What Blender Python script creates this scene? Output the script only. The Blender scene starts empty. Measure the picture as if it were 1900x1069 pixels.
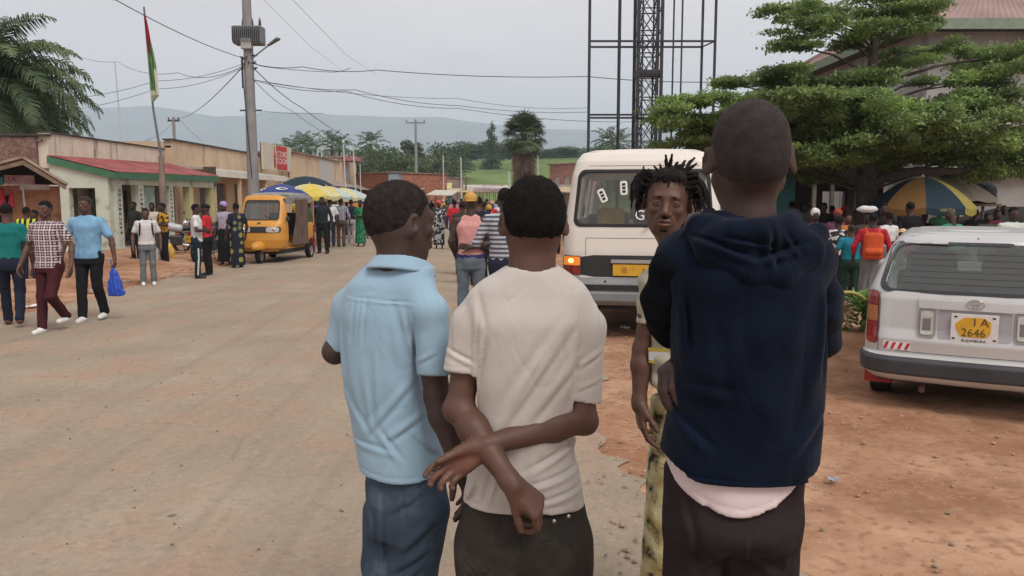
import bpy, math, random
import numpy as np
from mathutils import Vector, Matrix, Euler
R = math.radians
S = bpy.context.scene
COL = S.collection
# ---------------------------------------------------------------- camera
F_PX, PITCH, CAMZ = 1450.0, R(6.5), 1.67
cam_d = bpy.data.cameras.new('camera'); cam = bpy.data.objects.new('camera', cam_d); COL.objects.link(cam)
cam.location = (0, 0, CAMZ); cam.rotation_euler = (R(90) - PITCH, 0, 0)
cam_d.sensor_width = 36; cam_d.lens = F_PX / 1900 * 36; cam_d.clip_start = 0.05; cam_d.clip_end = 40000
S.camera = cam
# ---------------------------------------------------------------- sky and sun (overcast midday)
SUN_EL, SUN_AZ = R(54), R(146)        # azimuth measured from +Y towards +X
w = bpy.data.worlds.new('World'); S.world = w; w.use_nodes = True
nt = w.node_tree; nt.nodes.clear()
def wn(t, **k):
    n = nt.nodes.new(t)
    for a, b in k.items(): setattr(n, a, b)
    return n
sky = wn('ShaderNodeTexSky', sky_type='NISHITA', sun_disc=False, sun_elevation=SUN_EL, sun_rotation=SUN_AZ)
sky.dust_density = 3.0
tc = wn('ShaderNodeTexCoord'); mp = wn('ShaderNodeMapping'); mp.inputs['Scale'].default_value = (1.0, 1.0, 3.2)
ns = wn('ShaderNodeTexNoise'); ns.inputs['Scale'].default_value = 2.3; ns.inputs['Detail'].default_value = 5; ns.inputs['Roughness'].default_value = 0.5
rp = wn('ShaderNodeValToRGB'); rp.color_ramp.elements[0].position = 0.30; rp.color_ramp.elements[0].color = (5.8, 5.35, 5.4, 1)
rp.color_ramp.elements[1].position = 0.68; rp.color_ramp.elements[1].color = (7.3, 6.75, 6.7, 1)
mx = wn('ShaderNodeMixRGB'); mx.inputs[0].default_value = 0.93
bg = wn('ShaderNodeBackground'); bg.inputs['Strength'].default_value = 0.087
out = wn('ShaderNodeOutputWorld'); L = nt.links.new
L(tc.outputs['Generated'], mp.inputs[0]); L(mp.outputs[0], ns.inputs['Vector']); L(ns.outputs['Fac'], rp.inputs[0])
L(sky.outputs[0], mx.inputs[1]); L(rp.outputs[0], mx.inputs[2]); L(mx.outputs[0], bg.inputs[0]); L(bg.outputs[0], out.inputs[0])
sl = bpy.data.lights.new('sun', 'SUN'); sl.energy = 1.5; sl.angle = R(24); sl.color = (1, 0.97, 0.92)
so = bpy.data.objects.new('sun', sl); COL.objects.link(so)
sd = Vector((math.sin(SUN_AZ) * math.cos(SUN_EL), math.cos(SUN_AZ) * math.cos(SUN_EL), math.sin(SUN_EL)))
so.rotation_euler = sd.to_track_quat('Z', 'Y').to_euler()
S.view_settings.view_transform = 'Standard'; S.view_settings.look = 'None'; S.view_settings.gamma = 1
S.view_settings.exposure = 0.60; S.view_settings.use_curve_mapping = False
S.render.engine = 'CYCLES'; S.cycles.max_bounces = 6; S.cycles.transparent_max_bounces = 12; S.cycles.volume_bounces = 2
S.cycles.use_denoising = True

# ---------------------------------------------------------------- measuring helpers
def P(u, v, Y):
    """world point at depth Y that the photo shows at pixel (u, v) of its 1900x1069 frame"""
    xc, yc = (u - 950) / F_PX, (534.5 - v) / F_PX
    cp, sp = math.cos(PITCH), math.sin(PITCH)
    d = (xc, cp + yc * sp, -sp + yc * cp); k = Y / d[1]
    return np.array((d[0] * k, Y, CAMZ + d[2] * k))
def G(u, v, z=0.0):
    xc, yc = (u - 950) / F_PX, (534.5 - v) / F_PX
    cp, sp = math.cos(PITCH), math.sin(PITCH)
    d = (xc, cp + yc * sp, -sp + yc * cp); k = (z - CAMZ) / d[2]
    return np.array((d[0] * k, d[1] * k, z))

# ---------------------------------------------------------------- object helpers
def tag(o, label=None, cat=None, group=None, kind=None):
    if label: o['label'] = label
    if cat: o['category'] = cat
    if group: o['group'] = group
    if kind: o['kind'] = kind
    return o
def thing(name, label, cat, loc=(0, 0, 0), rz=0, group=None):
    o = bpy.data.objects.new(name, None); COL.objects.link(o); o.empty_display_size = 0.1
    o.location = tuple(float(c) for c in loc); o.rotation_euler = (0, 0, rz)
    return tag(o, label, cat, group)
def copy_tree(o, parent=None):
    c = o.copy(); COL.objects.link(c)
    if parent is not None: c.parent = parent
    for ch in list(o.children): copy_tree(ch, c)
    return c
def link_mesh(name, me, m, parent=None, smooth=False):
    o = bpy.data.objects.new(name, me); COL.objects.link(o)
    for x in (m if isinstance(m, (list, tuple)) else [m]): me.materials.append(x)
    if smooth: me.polygons.foreach_set('use_smooth', np.ones(len(me.polygons), bool))
    if parent is not None: o.parent = parent
    return o
def np_mesh(name, V, Fc):
    """V (n,3), Fc (m,k) of equal-sized faces"""
    me = bpy.data.meshes.new(name); V = np.asarray(V, np.float32); Fc = np.asarray(Fc, np.int32); m, k = Fc.shape
    me.vertices.add(len(V)); me.vertices.foreach_set('co', V.ravel())
    me.loops.add(m * k); me.loops.foreach_set('vertex_index', Fc.ravel())
    me.polygons.add(m); me.polygons.foreach_set('loop_start', np.arange(m, dtype=np.int32) * k)
    me.update(calc_edges=True); return me

class MB:
    """collects simple shapes into one mesh"""
    def __init__(s): s.v = []; s.f = []; s.mi = []; s.cur = 0
    def add(s, vs, fs):
        o = len(s.v); s.v += [tuple(map(float, p)) for p in vs]
        for f in fs: s.f.append(tuple(i + o for i in f)); s.mi.append(s.cur)
        return s
    def box(s, c, d, rz=0, rx=0, ry=0):
        M = Euler((rx, ry, rz)).to_matrix(); c = Vector([float(q) for q in c])
        vs = [c + M @ Vector((x * d[0] / 2, y * d[1] / 2, z * d[2] / 2)) for x in (-1, 1) for y in (-1, 1) for z in (-1, 1)]
        return s.add(vs, [(0, 1, 3, 2), (4, 6, 7, 5), (0, 4, 5, 1), (2, 3, 7, 6), (0, 2, 6, 4), (1, 5, 7, 3)])
    def bb(s, x0, x1, y0, y1, z0, z1):
        return s.box(((x0 + x1) / 2, (y0 + y1) / 2, (z0 + z1) / 2), (abs(x1 - x0), abs(y1 - y0), abs(z1 - z0)))
    def slab(s, q, t):
        """quad of 4 points thickened downwards along its normal"""
        q = [Vector([float(c) for c in p]) for p in q]; n = (q[1] - q[0]).cross(q[2] - q[0]).normalized() * t
        return s.add(q + [p - n for p in q], [(0, 1, 2, 3), (7, 6, 5, 4), (0, 4, 5, 1), (1, 5, 6, 2), (2, 6, 7, 3), (3, 7, 4, 0)])
    def tube(s, pts, r, n=8, cap=True):
        pts = [Vector([float(c) for c in p]) for p in pts]; rs = r if isinstance(r, (list, tuple)) else [r] * len(pts)
        rings = []; prev = None
        for i, p in enumerate(pts):
            t = (pts[min(i + 1, len(pts) - 1)] - pts[max(i - 1, 0)]).normalized()
            if prev is None:
                a = t.orthogonal().normalized()
            else:
                a = (prev - t * prev.dot(t))
                a = a.normalized() if a.length > 1e-6 else t.orthogonal().normalized()
            prev = a; b = t.cross(a)
            rings += [p + (a * math.cos(2 * math.pi * k / n) + b * math.sin(2 * math.pi * k / n)) * rs[i] for k in range(n)]
        fs = []
        for i in range(len(pts) - 1):
            for k in range(n): fs.append((i * n + k, i * n + (k + 1) % n, (i + 1) * n + (k + 1) % n, (i + 1) * n + k))
        if cap: fs += [tuple(range(n))[::-1], tuple((len(pts) - 1) * n + k for k in range(n))]
        return s.add(rings, fs)
    def cyl(s, a, b, r, n=12): return s.tube([a, b], r, n)
    def lathe(s, prof, c=(0, 0, 0), n=24, axis='z'):
        vs = []; fs = []
        for (r, h) in prof:
            for k in range(n):
                a = 2 * math.pi * k / n; x, y = r * math.cos(a), r * math.sin(a)
                p = {'z': (x, y, h), 'x': (h, x, y), 'y': (x, h, y)}[axis]
                vs.append((p[0] + c[0], p[1] + c[1], p[2] + c[2]))
        for i in range(len(prof) - 1):
            for k in range(n): fs.append((i * n + k, i * n + (k + 1) % n, (i + 1) * n + (k + 1) % n, (i + 1) * n + k))
        return s.add(vs, fs)
    def sphere(s, c, r, n=12, m=8):
        if not isinstance(r, (tuple, list)): r = (r, r, r)
        vs = [(c[0] + r[0] * math.sin(math.pi * i / m) * math.cos(2 * math.pi * k / n), c[1] + r[1] * math.sin(math.pi * i / m) * math.sin(2 * math.pi * k / n), c[2] + r[2] * math.cos(math.pi * i / m)) for i in range(m + 1) for k in range(n)]
        fs = [(i * n + k, (i + 1) * n + k, (i + 1) * n + (k + 1) % n, i * n + (k + 1) % n) for i in range(m) for k in range(n)]
        return s.add(vs, fs)
    def build(s, name, m, parent=None, smooth=False, bevel=0):
        me = bpy.data.meshes.new(name); me.from_pydata(s.v, [], s.f); me.update()
        o = link_mesh(name, me, m, parent, smooth)
        if max(s.mi, default=0): me.polygons.foreach_set('material_index', s.mi)
        if bevel:
            b = o.modifiers.new('bevel', 'BEVEL'); b.width = bevel; b.segments = 2; b.limit_method = 'ANGLE'
        if smooth: 
            try: me.set_sharp_from_angle(angle=R(40))
            except Exception: pass
        return o

# ---------------------------------------------------------------- materials
MATS = {}
def mat(name, col, rough=0.8, var=0.12, scale=6.0, bump=0.0, bscale=60.0, metal=0.0, spec=0.3, col2=None, dirt=None, attr=None, alpha=None, emit=None, coord='Object', sheen=0, bdetail=4, stretch=None, wr=0):
    if name in MATS: return MATS[name]
    m = bpy.data.materials.new(name); m.use_nodes = True; t = m.node_tree; b = t.nodes['Principled BSDF']; ln = t.links.new
    b.inputs['Roughness'].default_value = rough; b.inputs['Metallic'].default_value = metal
    b.inputs['Specular IOR Level'].default_value = spec
    if sheen: b.inputs['Sheen Weight'].default_value = sheen
    tcn = t.nodes.new('ShaderNodeTexCoord'); src = tcn.outputs[coord]
    if stretch:
        mpn = t.nodes.new('ShaderNodeMapping'); mpn.inputs['Scale'].default_value = stretch; ln(src, mpn.inputs[0]); src = mpn.outputs[0]
    n1 = t.nodes.new('ShaderNodeTexNoise'); n1.inputs['Scale'].default_value = scale; n1.inputs['Detail'].default_value = 6; ln(src, n1.inputs['Vector'])
    r1 = t.nodes.new('ShaderNodeValToRGB'); c1 = tuple(col) + (1,)
    c2 = tuple(col2) + (1,) if col2 else c1
    r1.color_ramp.elements[0].position = 0.35; r1.color_ramp.elements[1].position = 0.65
    r1.color_ramp.elements[0].color = tuple(max(0, x * (1 - var)) for x in c1[:3]) + (1,)
    r1.color_ramp.elements[1].color = tuple(min(1, x * (1 + var)) for x in c2[:3]) + (1,)
    ln(n1.outputs['Fac'], r1.inputs[0]); last = r1.outputs[0]
    if dirt:   # (colour, amount threshold, scale)
        n2 = t.nodes.new('ShaderNodeTexNoise'); n2.inputs['Scale'].default_value = dirt[2]; n2.inputs['Detail'].default_value = 8; n2.inputs['Roughness'].default_value = 0.65
        if len(dirt) > 3:
            mpd = t.nodes.new('ShaderNodeMapping'); mpd.inputs['Scale'].default_value = dirt[3]; ln(tcn.outputs[coord], mpd.inputs[0]); ln(mpd.outputs[0], n2.inputs['Vector'])
        else: ln(src, n2.inputs['Vector'])
        r2 = t.nodes.new('ShaderNodeValToRGB'); r2.color_ramp.elements[0].position = dirt[1]; r2.color_ramp.elements[1].position = dirt[1] + 0.15
        r2.color_ramp.elements[0].color = (0, 0, 0, 1); r2.color_ramp.elements[1].color = (1, 1, 1, 1)
        ln(n2.outputs['Fac'], r2.inputs[0]); mm = t.nodes.new('ShaderNodeMixRGB'); ln(r2.outputs[0], mm.inputs[0]); ln(last, mm.inputs[1]); mm.inputs[2].default_value = tuple(dirt[0]) + (1,); last = mm.outputs[0]
    if attr:   # vertex attribute 'tint' blends towards this colour
        at = t.nodes.new('ShaderNodeAttribute'); at.attribute_name = 'tint'; mm = t.nodes.new('ShaderNodeMixRGB')
        ln(at.outputs['Fac'], mm.inputs[0]); ln(last, mm.inputs[1]); mm.inputs[2].default_value = tuple(attr) + (1,); last = mm.outputs[0]
    ln(last, b.inputs['Base Color'])
    if bump:
        n3 = t.nodes.new('ShaderNodeTexNoise'); n3.inputs['Scale'].default_value = bscale; n3.inputs['Detail'].default_value = bdetail; ln(src, n3.inputs['Vector'])
        bp = t.nodes.new('ShaderNodeBump'); bp.inputs['Strength'].default_value = bump; bp.inputs['Distance'].default_value = 0.01; ln(n3.outputs['Fac'], bp.inputs['Height']); ln(bp.outputs[0], b.inputs['Normal'])
    if wr:     # soft creases of loose cloth
        n4 = t.nodes.new('ShaderNodeTexNoise'); n4.inputs['Scale'].default_value = 4.2; n4.inputs['Detail'].default_value = 2.5; n4.inputs['Distortion'].default_value = 0.5; q4 = t.nodes.new('ShaderNodeMapping'); q4.inputs['Scale'].default_value = (1.5, 1.5, 0.7); q4.inputs['Rotation'].default_value = (0.3, 0.5, 0.2); ln(tcn.outputs[coord], q4.inputs[0]); ln(q4.outputs[0], n4.inputs['Vector'])
        a4 = t.nodes.new('ShaderNodeMath'); a4.operation = 'SUBTRACT'; a4.inputs[1].default_value = 0.5; ln(n4.outputs['Fac'], a4.inputs[0]); b4 = t.nodes.new('ShaderNodeMath'); b4.operation = 'ABSOLUTE'; ln(a4.outputs[0], b4.inputs[0]); p4 = t.nodes.new('ShaderNodeMath'); p4.operation = 'POWER'; p4.inputs[1].default_value = 0.85; ln(b4.outputs[0], p4.inputs[0])
        bp4 = t.nodes.new('ShaderNodeBump'); bp4.inputs['Strength'].default_value = wr; bp4.inputs['Distance'].default_value = 0.035; ln(p4.outputs[0], bp4.inputs['Height'])
        if bump: ln(bp4.outputs[0], bp.inputs['Normal'])
        else: ln(bp4.outputs[0], b.inputs['Normal'])
    if alpha is not None: b.inputs['Alpha'].default_value = alpha
    if emit: b.inputs['Emission Color'].default_value = tuple(emit[0]) + (1,); b.inputs['Emission Strength'].default_value = emit[1]
    MATS[name] = m; return m
def nodes_of(m): return m.node_tree, m.node_tree.nodes['Principled BSDF']
def glass(name, tint=(0.6, 0.65, 0.65), a=0.35, rough=0.03, base=0.11):
    """thin pane: part see-through, part reflecting"""
    if name in MATS: return MATS[name]
    m = bpy.data.materials.new(name); m.use_nodes = True; t = m.node_tree; t.nodes.clear(); ln = t.links.new
    o = t.nodes.new('ShaderNodeOutputMaterial'); tr = t.nodes.new('ShaderNodeBsdfTransparent'); tr.inputs[0].default_value = tuple(tint) + (1,)
    pr = t.nodes.new('ShaderNodeBsdfPrincipled'); pr.inputs['Base Color'].default_value = (base, base * 1.05, base * 1.03, 1); pr.inputs['Roughness'].default_value = rough; pr.inputs['Specular IOR Level'].default_value = 1.0
    mxs = t.nodes.new('ShaderNodeMixShader'); mxs.inputs[0].default_value = a; ln(tr.outputs[0], mxs.inputs[1]); ln(pr.outputs[0], mxs.inputs[2]); ln(mxs.outputs[0], o.inputs[0])
    MATS[name] = m; return m
def leafmat(name, c1, c2, trans=0.25):
    if name in MATS: return MATS[name]
    m = mat(name, c1, 0.55, 0.25, 1.2, col2=c2, spec=0.3)
    t, b = nodes_of(m)
    at = t.nodes.new('ShaderNodeAttribute'); at.attribute_name = 'tint'
    # each leaf carries its own shade of green
    mul = t.nodes.new('ShaderNodeHueSaturation'); mr = t.nodes.new('ShaderNodeMapRange'); mr.inputs[3].default_value = 0.6; mr.inputs[4].default_value = 1.45
    t.links.new(at.outputs['Fac'], mr.inputs[0]); t.links.new(mr.outputs[0], mul.inputs['Value'])
    src = b.inputs['Base Color'].links[0].from_socket; t.links.new(src, mul.inputs['Color']); t.links.new(mul.outputs[0], b.inputs['Base Color'])
    tl = t.nodes.new('ShaderNodeBsdfTranslucent'); t.links.new(mul.outputs[0], tl.inputs[0]); ms = t.nodes.new('ShaderNodeMixShader'); ms.inputs[0].default_value = trans
    o = [n for n in t.nodes if n.type == 'OUTPUT_MATERIAL'][0]
    t.links.new(b.outputs[0], ms.inputs[1]); t.links.new(tl.outputs[0], ms.inputs[2]); t.links.new(ms.outputs[0], o.inputs[0])
    return m

# ---------------------------------------------------------------- distance-field modelling (for bodies, clothes and vehicle shells)
class Field:
    def __init__(s, lo, hi, h):
        s.lo = np.array(lo, float); s.h = h; s.n = np.maximum(4, np.ceil((np.array(hi, float) - s.lo) / h).astype(int) + 1)
        s.ax = [(s.lo[i] + h * np.arange(s.n[i])).astype(np.float32) for i in range(3)]
        s.F = np.full(s.n, 0.2, np.float32)
    def reg(s, lo, hi, pad):
        sl = []
        for i in range(3):
            a = int(max(0, math.floor((lo[i] - pad - s.lo[i]) / s.h))); b = int(min(s.n[i], math.ceil((hi[i] + pad - s.lo[i]) / s.h) + 1))
            if b <= a: return None, None
            sl.append(slice(a, b))
        x = s.ax[0][sl[0]][:, None, None]; y = s.ax[1][sl[1]][None, :, None]; z = s.ax[2][sl[2]][None, None, :]
        return tuple(sl), (x, y, z)
    def put(s, fn, lo, hi, k=0.01, op='u'):
        sl, g = s.reg(lo, hi, max(k, 2 * s.h) + s.h)
        if sl is None: return s
        d = fn(*g); A = s.F[sl]
        if op == 'u':
            if k > 0:
                t = np.clip(0.5 + 0.5 * (d - A) / k, 0, 1); s.F[sl] = d * (1 - t) + A * t - k * t * (1 - t)
            else: s.F[sl] = np.minimum(A, d)
        elif op == 's':
            d = -d
            if k > 0:
                t = np.clip(0.5 - 0.5 * (d - A) / k, 0, 1); s.F[sl] = d * (1 - t) + A * t + k * t * (1 - t)
            else: s.F[sl] = np.maximum(A, d)
        return s
    def cap(s, a, b, ra, rb=None, k=0.01, op='u', flat=None):
        rb = ra if rb is None else rb; a = np.array(a, float); b = np.array(b, float); m = max(ra, rb)
        ba = b - a; L2 = max(float(ba @ ba), 1e-9)
        def fn(x, y, z):
            t = np.clip(((x - a[0]) * ba[0] + (y - a[1]) * ba[1] + (z - a[2]) * ba[2]) / L2, 0, 1)
            px, py, pz = x - a[0] - t * ba[0], y - a[1] - t * ba[1], z - a[2] - t * ba[2]
            if flat is not None:      # (unit normal, squash factor < 1): squeezed along the normal
                nn, q = flat; dn = px * nn[0] + py * nn[1] + pz * nn[2]; e = dn * (1 / q - 1)
                px, py, pz = px + nn[0] * e, py + nn[1] * e, pz + nn[2] * e
                return (np.sqrt(px * px + py * py + pz * pz) - (ra + t * (rb - ra))) * (0.5 + 0.5 * q)
            return np.sqrt(px * px + py * py + pz * pz) - (ra + t * (rb - ra))
        return s.put(fn, np.minimum(a, b) - m, np.maximum(a, b) + m, k, op)
    def ell(s, c, r, k=0.01, op='u', M=None):
        c = np.array(c, float); r = np.array(r, float); m = float(r.max())
        def fn(x, y, z):
            x, y, z = x - c[0], y - c[1], z - c[2]
            if M is not None: x, y, z = (M[0][0] * x + M[1][0] * y + M[2][0] * z), (M[0][1] * x + M[1][1] * y + M[2][1] * z), (M[0][2] * x + M[1][2] * y + M[2][2] * z)
            k0 = np.sqrt((x / r[0]) ** 2 + (y / r[1]) ** 2 + (z / r[2]) ** 2); k1 = np.sqrt((x / r[0] ** 2) ** 2 + (y / r[1] ** 2) ** 2 + (z / r[2] ** 2) ** 2)
            return k0 * (k0 - 1) / np.maximum(k1, 1e-6)
        return s.put(fn, c - m, c + m, k, op)
    def loft(s, st, k=0.02, op='u', off=0.0, M=None, o=(0, 0, 0), n=2.3, ztop=None, zbot=None, capr=0.02):
        """st rows: z, cx, cy, a, b  - vertical stack of superellipses; M (3x3) and o place it"""
        st = np.array(sorted(st), float); zs = st[:, 0]
        M_ = None if M is None else np.array(M)
        o = np.array(o, float); rad = float(max(st[:, 3].max(), st[:, 4].max()) + np.abs(st[:, 1:3]).max() + abs(off))
        if M_ is None:
            lo = o + [(st[:, 1] - st[:, 3]).min() - abs(off), (st[:, 2] - st[:, 4]).min() - abs(off), zs[0]]; hi = o + [(st[:, 1] + st[:, 3]).max() + abs(off), (st[:, 2] + st[:, 4]).max() + abs(off), zs[-1]]
        else:
            cs = [M_ @ np.array((x, y, z)) for x in (-rad, rad) for y in (-rad, rad) for z in (zs[0], zs[-1])]; lo = o + np.min(cs, 0); hi = o + np.max(cs, 0)
        zt = zs[-1] if ztop is None else ztop; zb = zs[0] if zbot is None else zbot
        def smooth(zv, col):
            # cubic (Catmull) interpolation on the station table
            q = np.clip(zv, zs[0], zs[-1]); i = np.clip(np.searchsorted(zs, q) - 1, 0, len(zs) - 2)
            v = st[:, col]; m = np.zeros(len(zs)); sl = np.diff(v) / np.diff(zs)
            m[1:-1] = np.where(sl[1:] * sl[:-1] > 0, 2 * sl[1:] * sl[:-1] / np.where(sl[1:] + sl[:-1] == 0, 1, sl[1:] + sl[:-1]), 0); m[0], m[-1] = sl[0], sl[-1]
            hh = zs[i + 1] - zs[i]; t = (q - zs[i]) / hh
            return ((2 * t ** 3 - 3 * t ** 2 + 1) * v[i] + (t ** 3 - 2 * t ** 2 + t) * hh * m[i] + (-2 * t ** 3 + 3 * t ** 2) * v[i + 1] + (t ** 3 - t ** 2) * hh * m[i + 1]).astype(np.float32)
        def fn(x, y, z):
            x, y, z = x - o[0], y - o[1], z - o[2]
            if M_ is not None: x, y, z = (M_[0, 0] * x + M_[1, 0] * y + M_[2, 0] * z), (M_[0, 1] * x + M_[1, 1] * y + M_[2, 1] * z), (M_[0, 2] * x + M_[1, 2] * y + M_[2, 2] * z)
            cx, cy, a, b = (smooth(z, i) for i in (1, 2, 3, 4)); a = a + off; b = b + off
            r = (np.abs((x - cx) / a) ** n + np.abs((y - cy) / b) ** n) ** (1.0 / n)
            d = (r - 1) * np.minimum(a, b)
            e = np.maximum(z - zt, zb - z)
            return np.where((d > -capr) & (e > -capr), np.sqrt(np.maximum(d + capr, 0) ** 2 + np.maximum(e + capr, 0) ** 2) - capr, np.maximum(d, e))
        return s.put(fn, lo, hi, k, op)
    def cut(s, fn):
        """keep only where fn < 0"""
        x = s.ax[0][:, None, None]; y = s.ax[1][None, :, None]; z = s.ax[2][None, None, :]
        s.F = np.maximum(s.F, fn(x, y, z).astype(np.float32)); return s
    def band(s, fn, w=0.03):
        """add fn(x,y,z) (metres, positive pushes inwards) near the surface"""
        i = np.nonzero(np.abs(s.F) < w); x, y, z = s.ax[0][i[0]], s.ax[1][i[1]], s.ax[2][i[2]]
        s.F[i] += fn(x, y, z).astype(np.float32); return s
    def mesh(s, name, base=(0, 0, 0)):
        F = s.F; F[0], F[-1] = np.maximum(F[0], 1e-3), np.maximum(F[-1], 1e-3)
        F[:, 0] = np.maximum(F[:, 0], 1e-3); F[:, -1] = np.maximum(F[:, -1], 1e-3); F[:, :, 0] = np.maximum(F[:, :, 0], 1e-3); F[:, :, -1] = np.maximum(F[:, :, -1], 1e-3)
        I = F < 0; c = np.zeros(np.array(F.shape) - 1, np.uint8)
        for a in (0, 1):
            for b in (0, 1):
                for d in (0, 1): c += I[a:F.shape[0] - 1 + a, b:F.shape[1] - 1 + b, d:F.shape[2] - 1 + d]
        act = (c > 0) & (c < 8); idx = np.full(act.shape, -1, np.int32); N = int(act.sum()); idx[act] = np.arange(N)
        i, j, k = np.nonzero(act); pos = np.zeros((N, 3)); cnt = np.zeros(N)
        cor = [(a, b, d) for a in (0, 1) for b in (0, 1) for d in (0, 1)]
        val = {q: F[i + q[0], j + q[1], k + q[2]] for q in cor}
        for q in cor:
            for ax in range(3):
                if q[ax]: continue
                q2 = list(q); q2[ax] = 1; q2 = tuple(q2); fa, fb = val[q], val[q2]; m = (fa < 0) != (fb < 0)
                t = fa[m] / (fa[m] - fb[m]); pp = np.tile(np.array(q, float), (int(m.sum()), 1)); pp[:, ax] += t; pos[m] += pp; cnt[m] += 1
        V = s.lo + s.h * (np.stack([i, j, k], 1) + pos / cnt[:, None]); faces = []
        for ax in range(3):
            A = I.take(range(F.shape[ax] - 1), ax); B = I.take(range(1, F.shape[ax]), ax); m = A != B
            u, v = [(1, 2), (2, 0), (0, 1)][ax]
            e = np.nonzero(m); e = np.stack(e, 1); ok = (e[:, u] > 0) & (e[:, v] > 0) & (e[:, u] < F.shape[u] - 1) & (e[:, v] < F.shape[v] - 1); e = e[ok]
            inside = A[e[:, 0], e[:, 1], e[:, 2]]
            def cell(du, dv):
                q = e.copy(); q[:, u] -= du; q[:, v] -= dv; return idx[q[:, 0], q[:, 1], q[:, 2]]
            f = np.stack([cell(1, 1), cell(0, 1), cell(0, 0), cell(1, 0)], 1); f[~inside] = f[~inside][:, ::-1]; faces.append(f)
        Fc = np.concatenate(faces); Fc = Fc[(Fc >= 0).all(1)]
        # one relaxation pass evens the facets
        me = np_mesh(name, V - np.array(base), Fc); return me
def set_tint(me, fn):
    n = len(me.vertices); co = np.empty(n * 3, np.float32); me.vertices.foreach_get('co', co); co = co.reshape(-1, 3)
    a = me.attributes.new('tint', 'FLOAT', 'POINT'); a.data.foreach_set('value', np.clip(fn(co[:, 0], co[:, 1], co[:, 2]), 0, 1).astype(np.float32))
def rotz(a): c, s_ = math.cos(a), math.sin(a); return np.array(((c, -s_, 0), (s_, c, 0), (0, 0, 1)))
def unit(v): v = np.array(v, float); return v / np.linalg.norm(v)
def wob(x, y, z, f, seed=0):
    """smooth pseudo noise, about -1..1"""
    s_ = seed * 1.7
    a = np.sin(x * f + 1.3 * np.sin(y * f * 0.8 + s_) + s_) + np.sin(y * f * 1.1 + 1.7 * np.sin(z * f * 0.7 + s_ * 2)) + np.sin(z * f * 0.9 + 1.5 * np.sin(x * f * 0.75 - s_) + 2 * s_)
    return a / 3
def crease(x, y, z, p, q, w, h, ys=1):
    """a soft fold running from p to q seen in the x-z plane, positive h pushes in"""
    (x0, z0), (x1, z1) = p, q; L2 = (x1 - x0) ** 2 + (z1 - z0) ** 2
    t = np.clip(((x - x0) * (x1 - x0) + (z - z0) * (z1 - z0)) / L2, 0, 1); d2 = (x - x0 - t * (x1 - x0)) ** 2 + (z - z0 - t * (z1 - z0)) ** 2; sd_ = ((x - x0) * (z1 - z0) - (z - z0) * (x1 - x0)) / math.sqrt(L2); far_ = np.exp(-np.maximum(d2 - sd_ ** 2, 0) / w ** 2)
    return h * far_ * (np.exp(-(sd_ / (w * 0.62)) ** 2) - 0.75 * np.exp(-((sd_ - 1.5 * w) / (w * 0.9)) ** 2) + 0.25 * np.exp(-((sd_ - 3.0 * w) / w) ** 2)) * np.sin(np.pi * np.clip(t * 0.9 + 0.05, 0, 1)) ** 0.5
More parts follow.
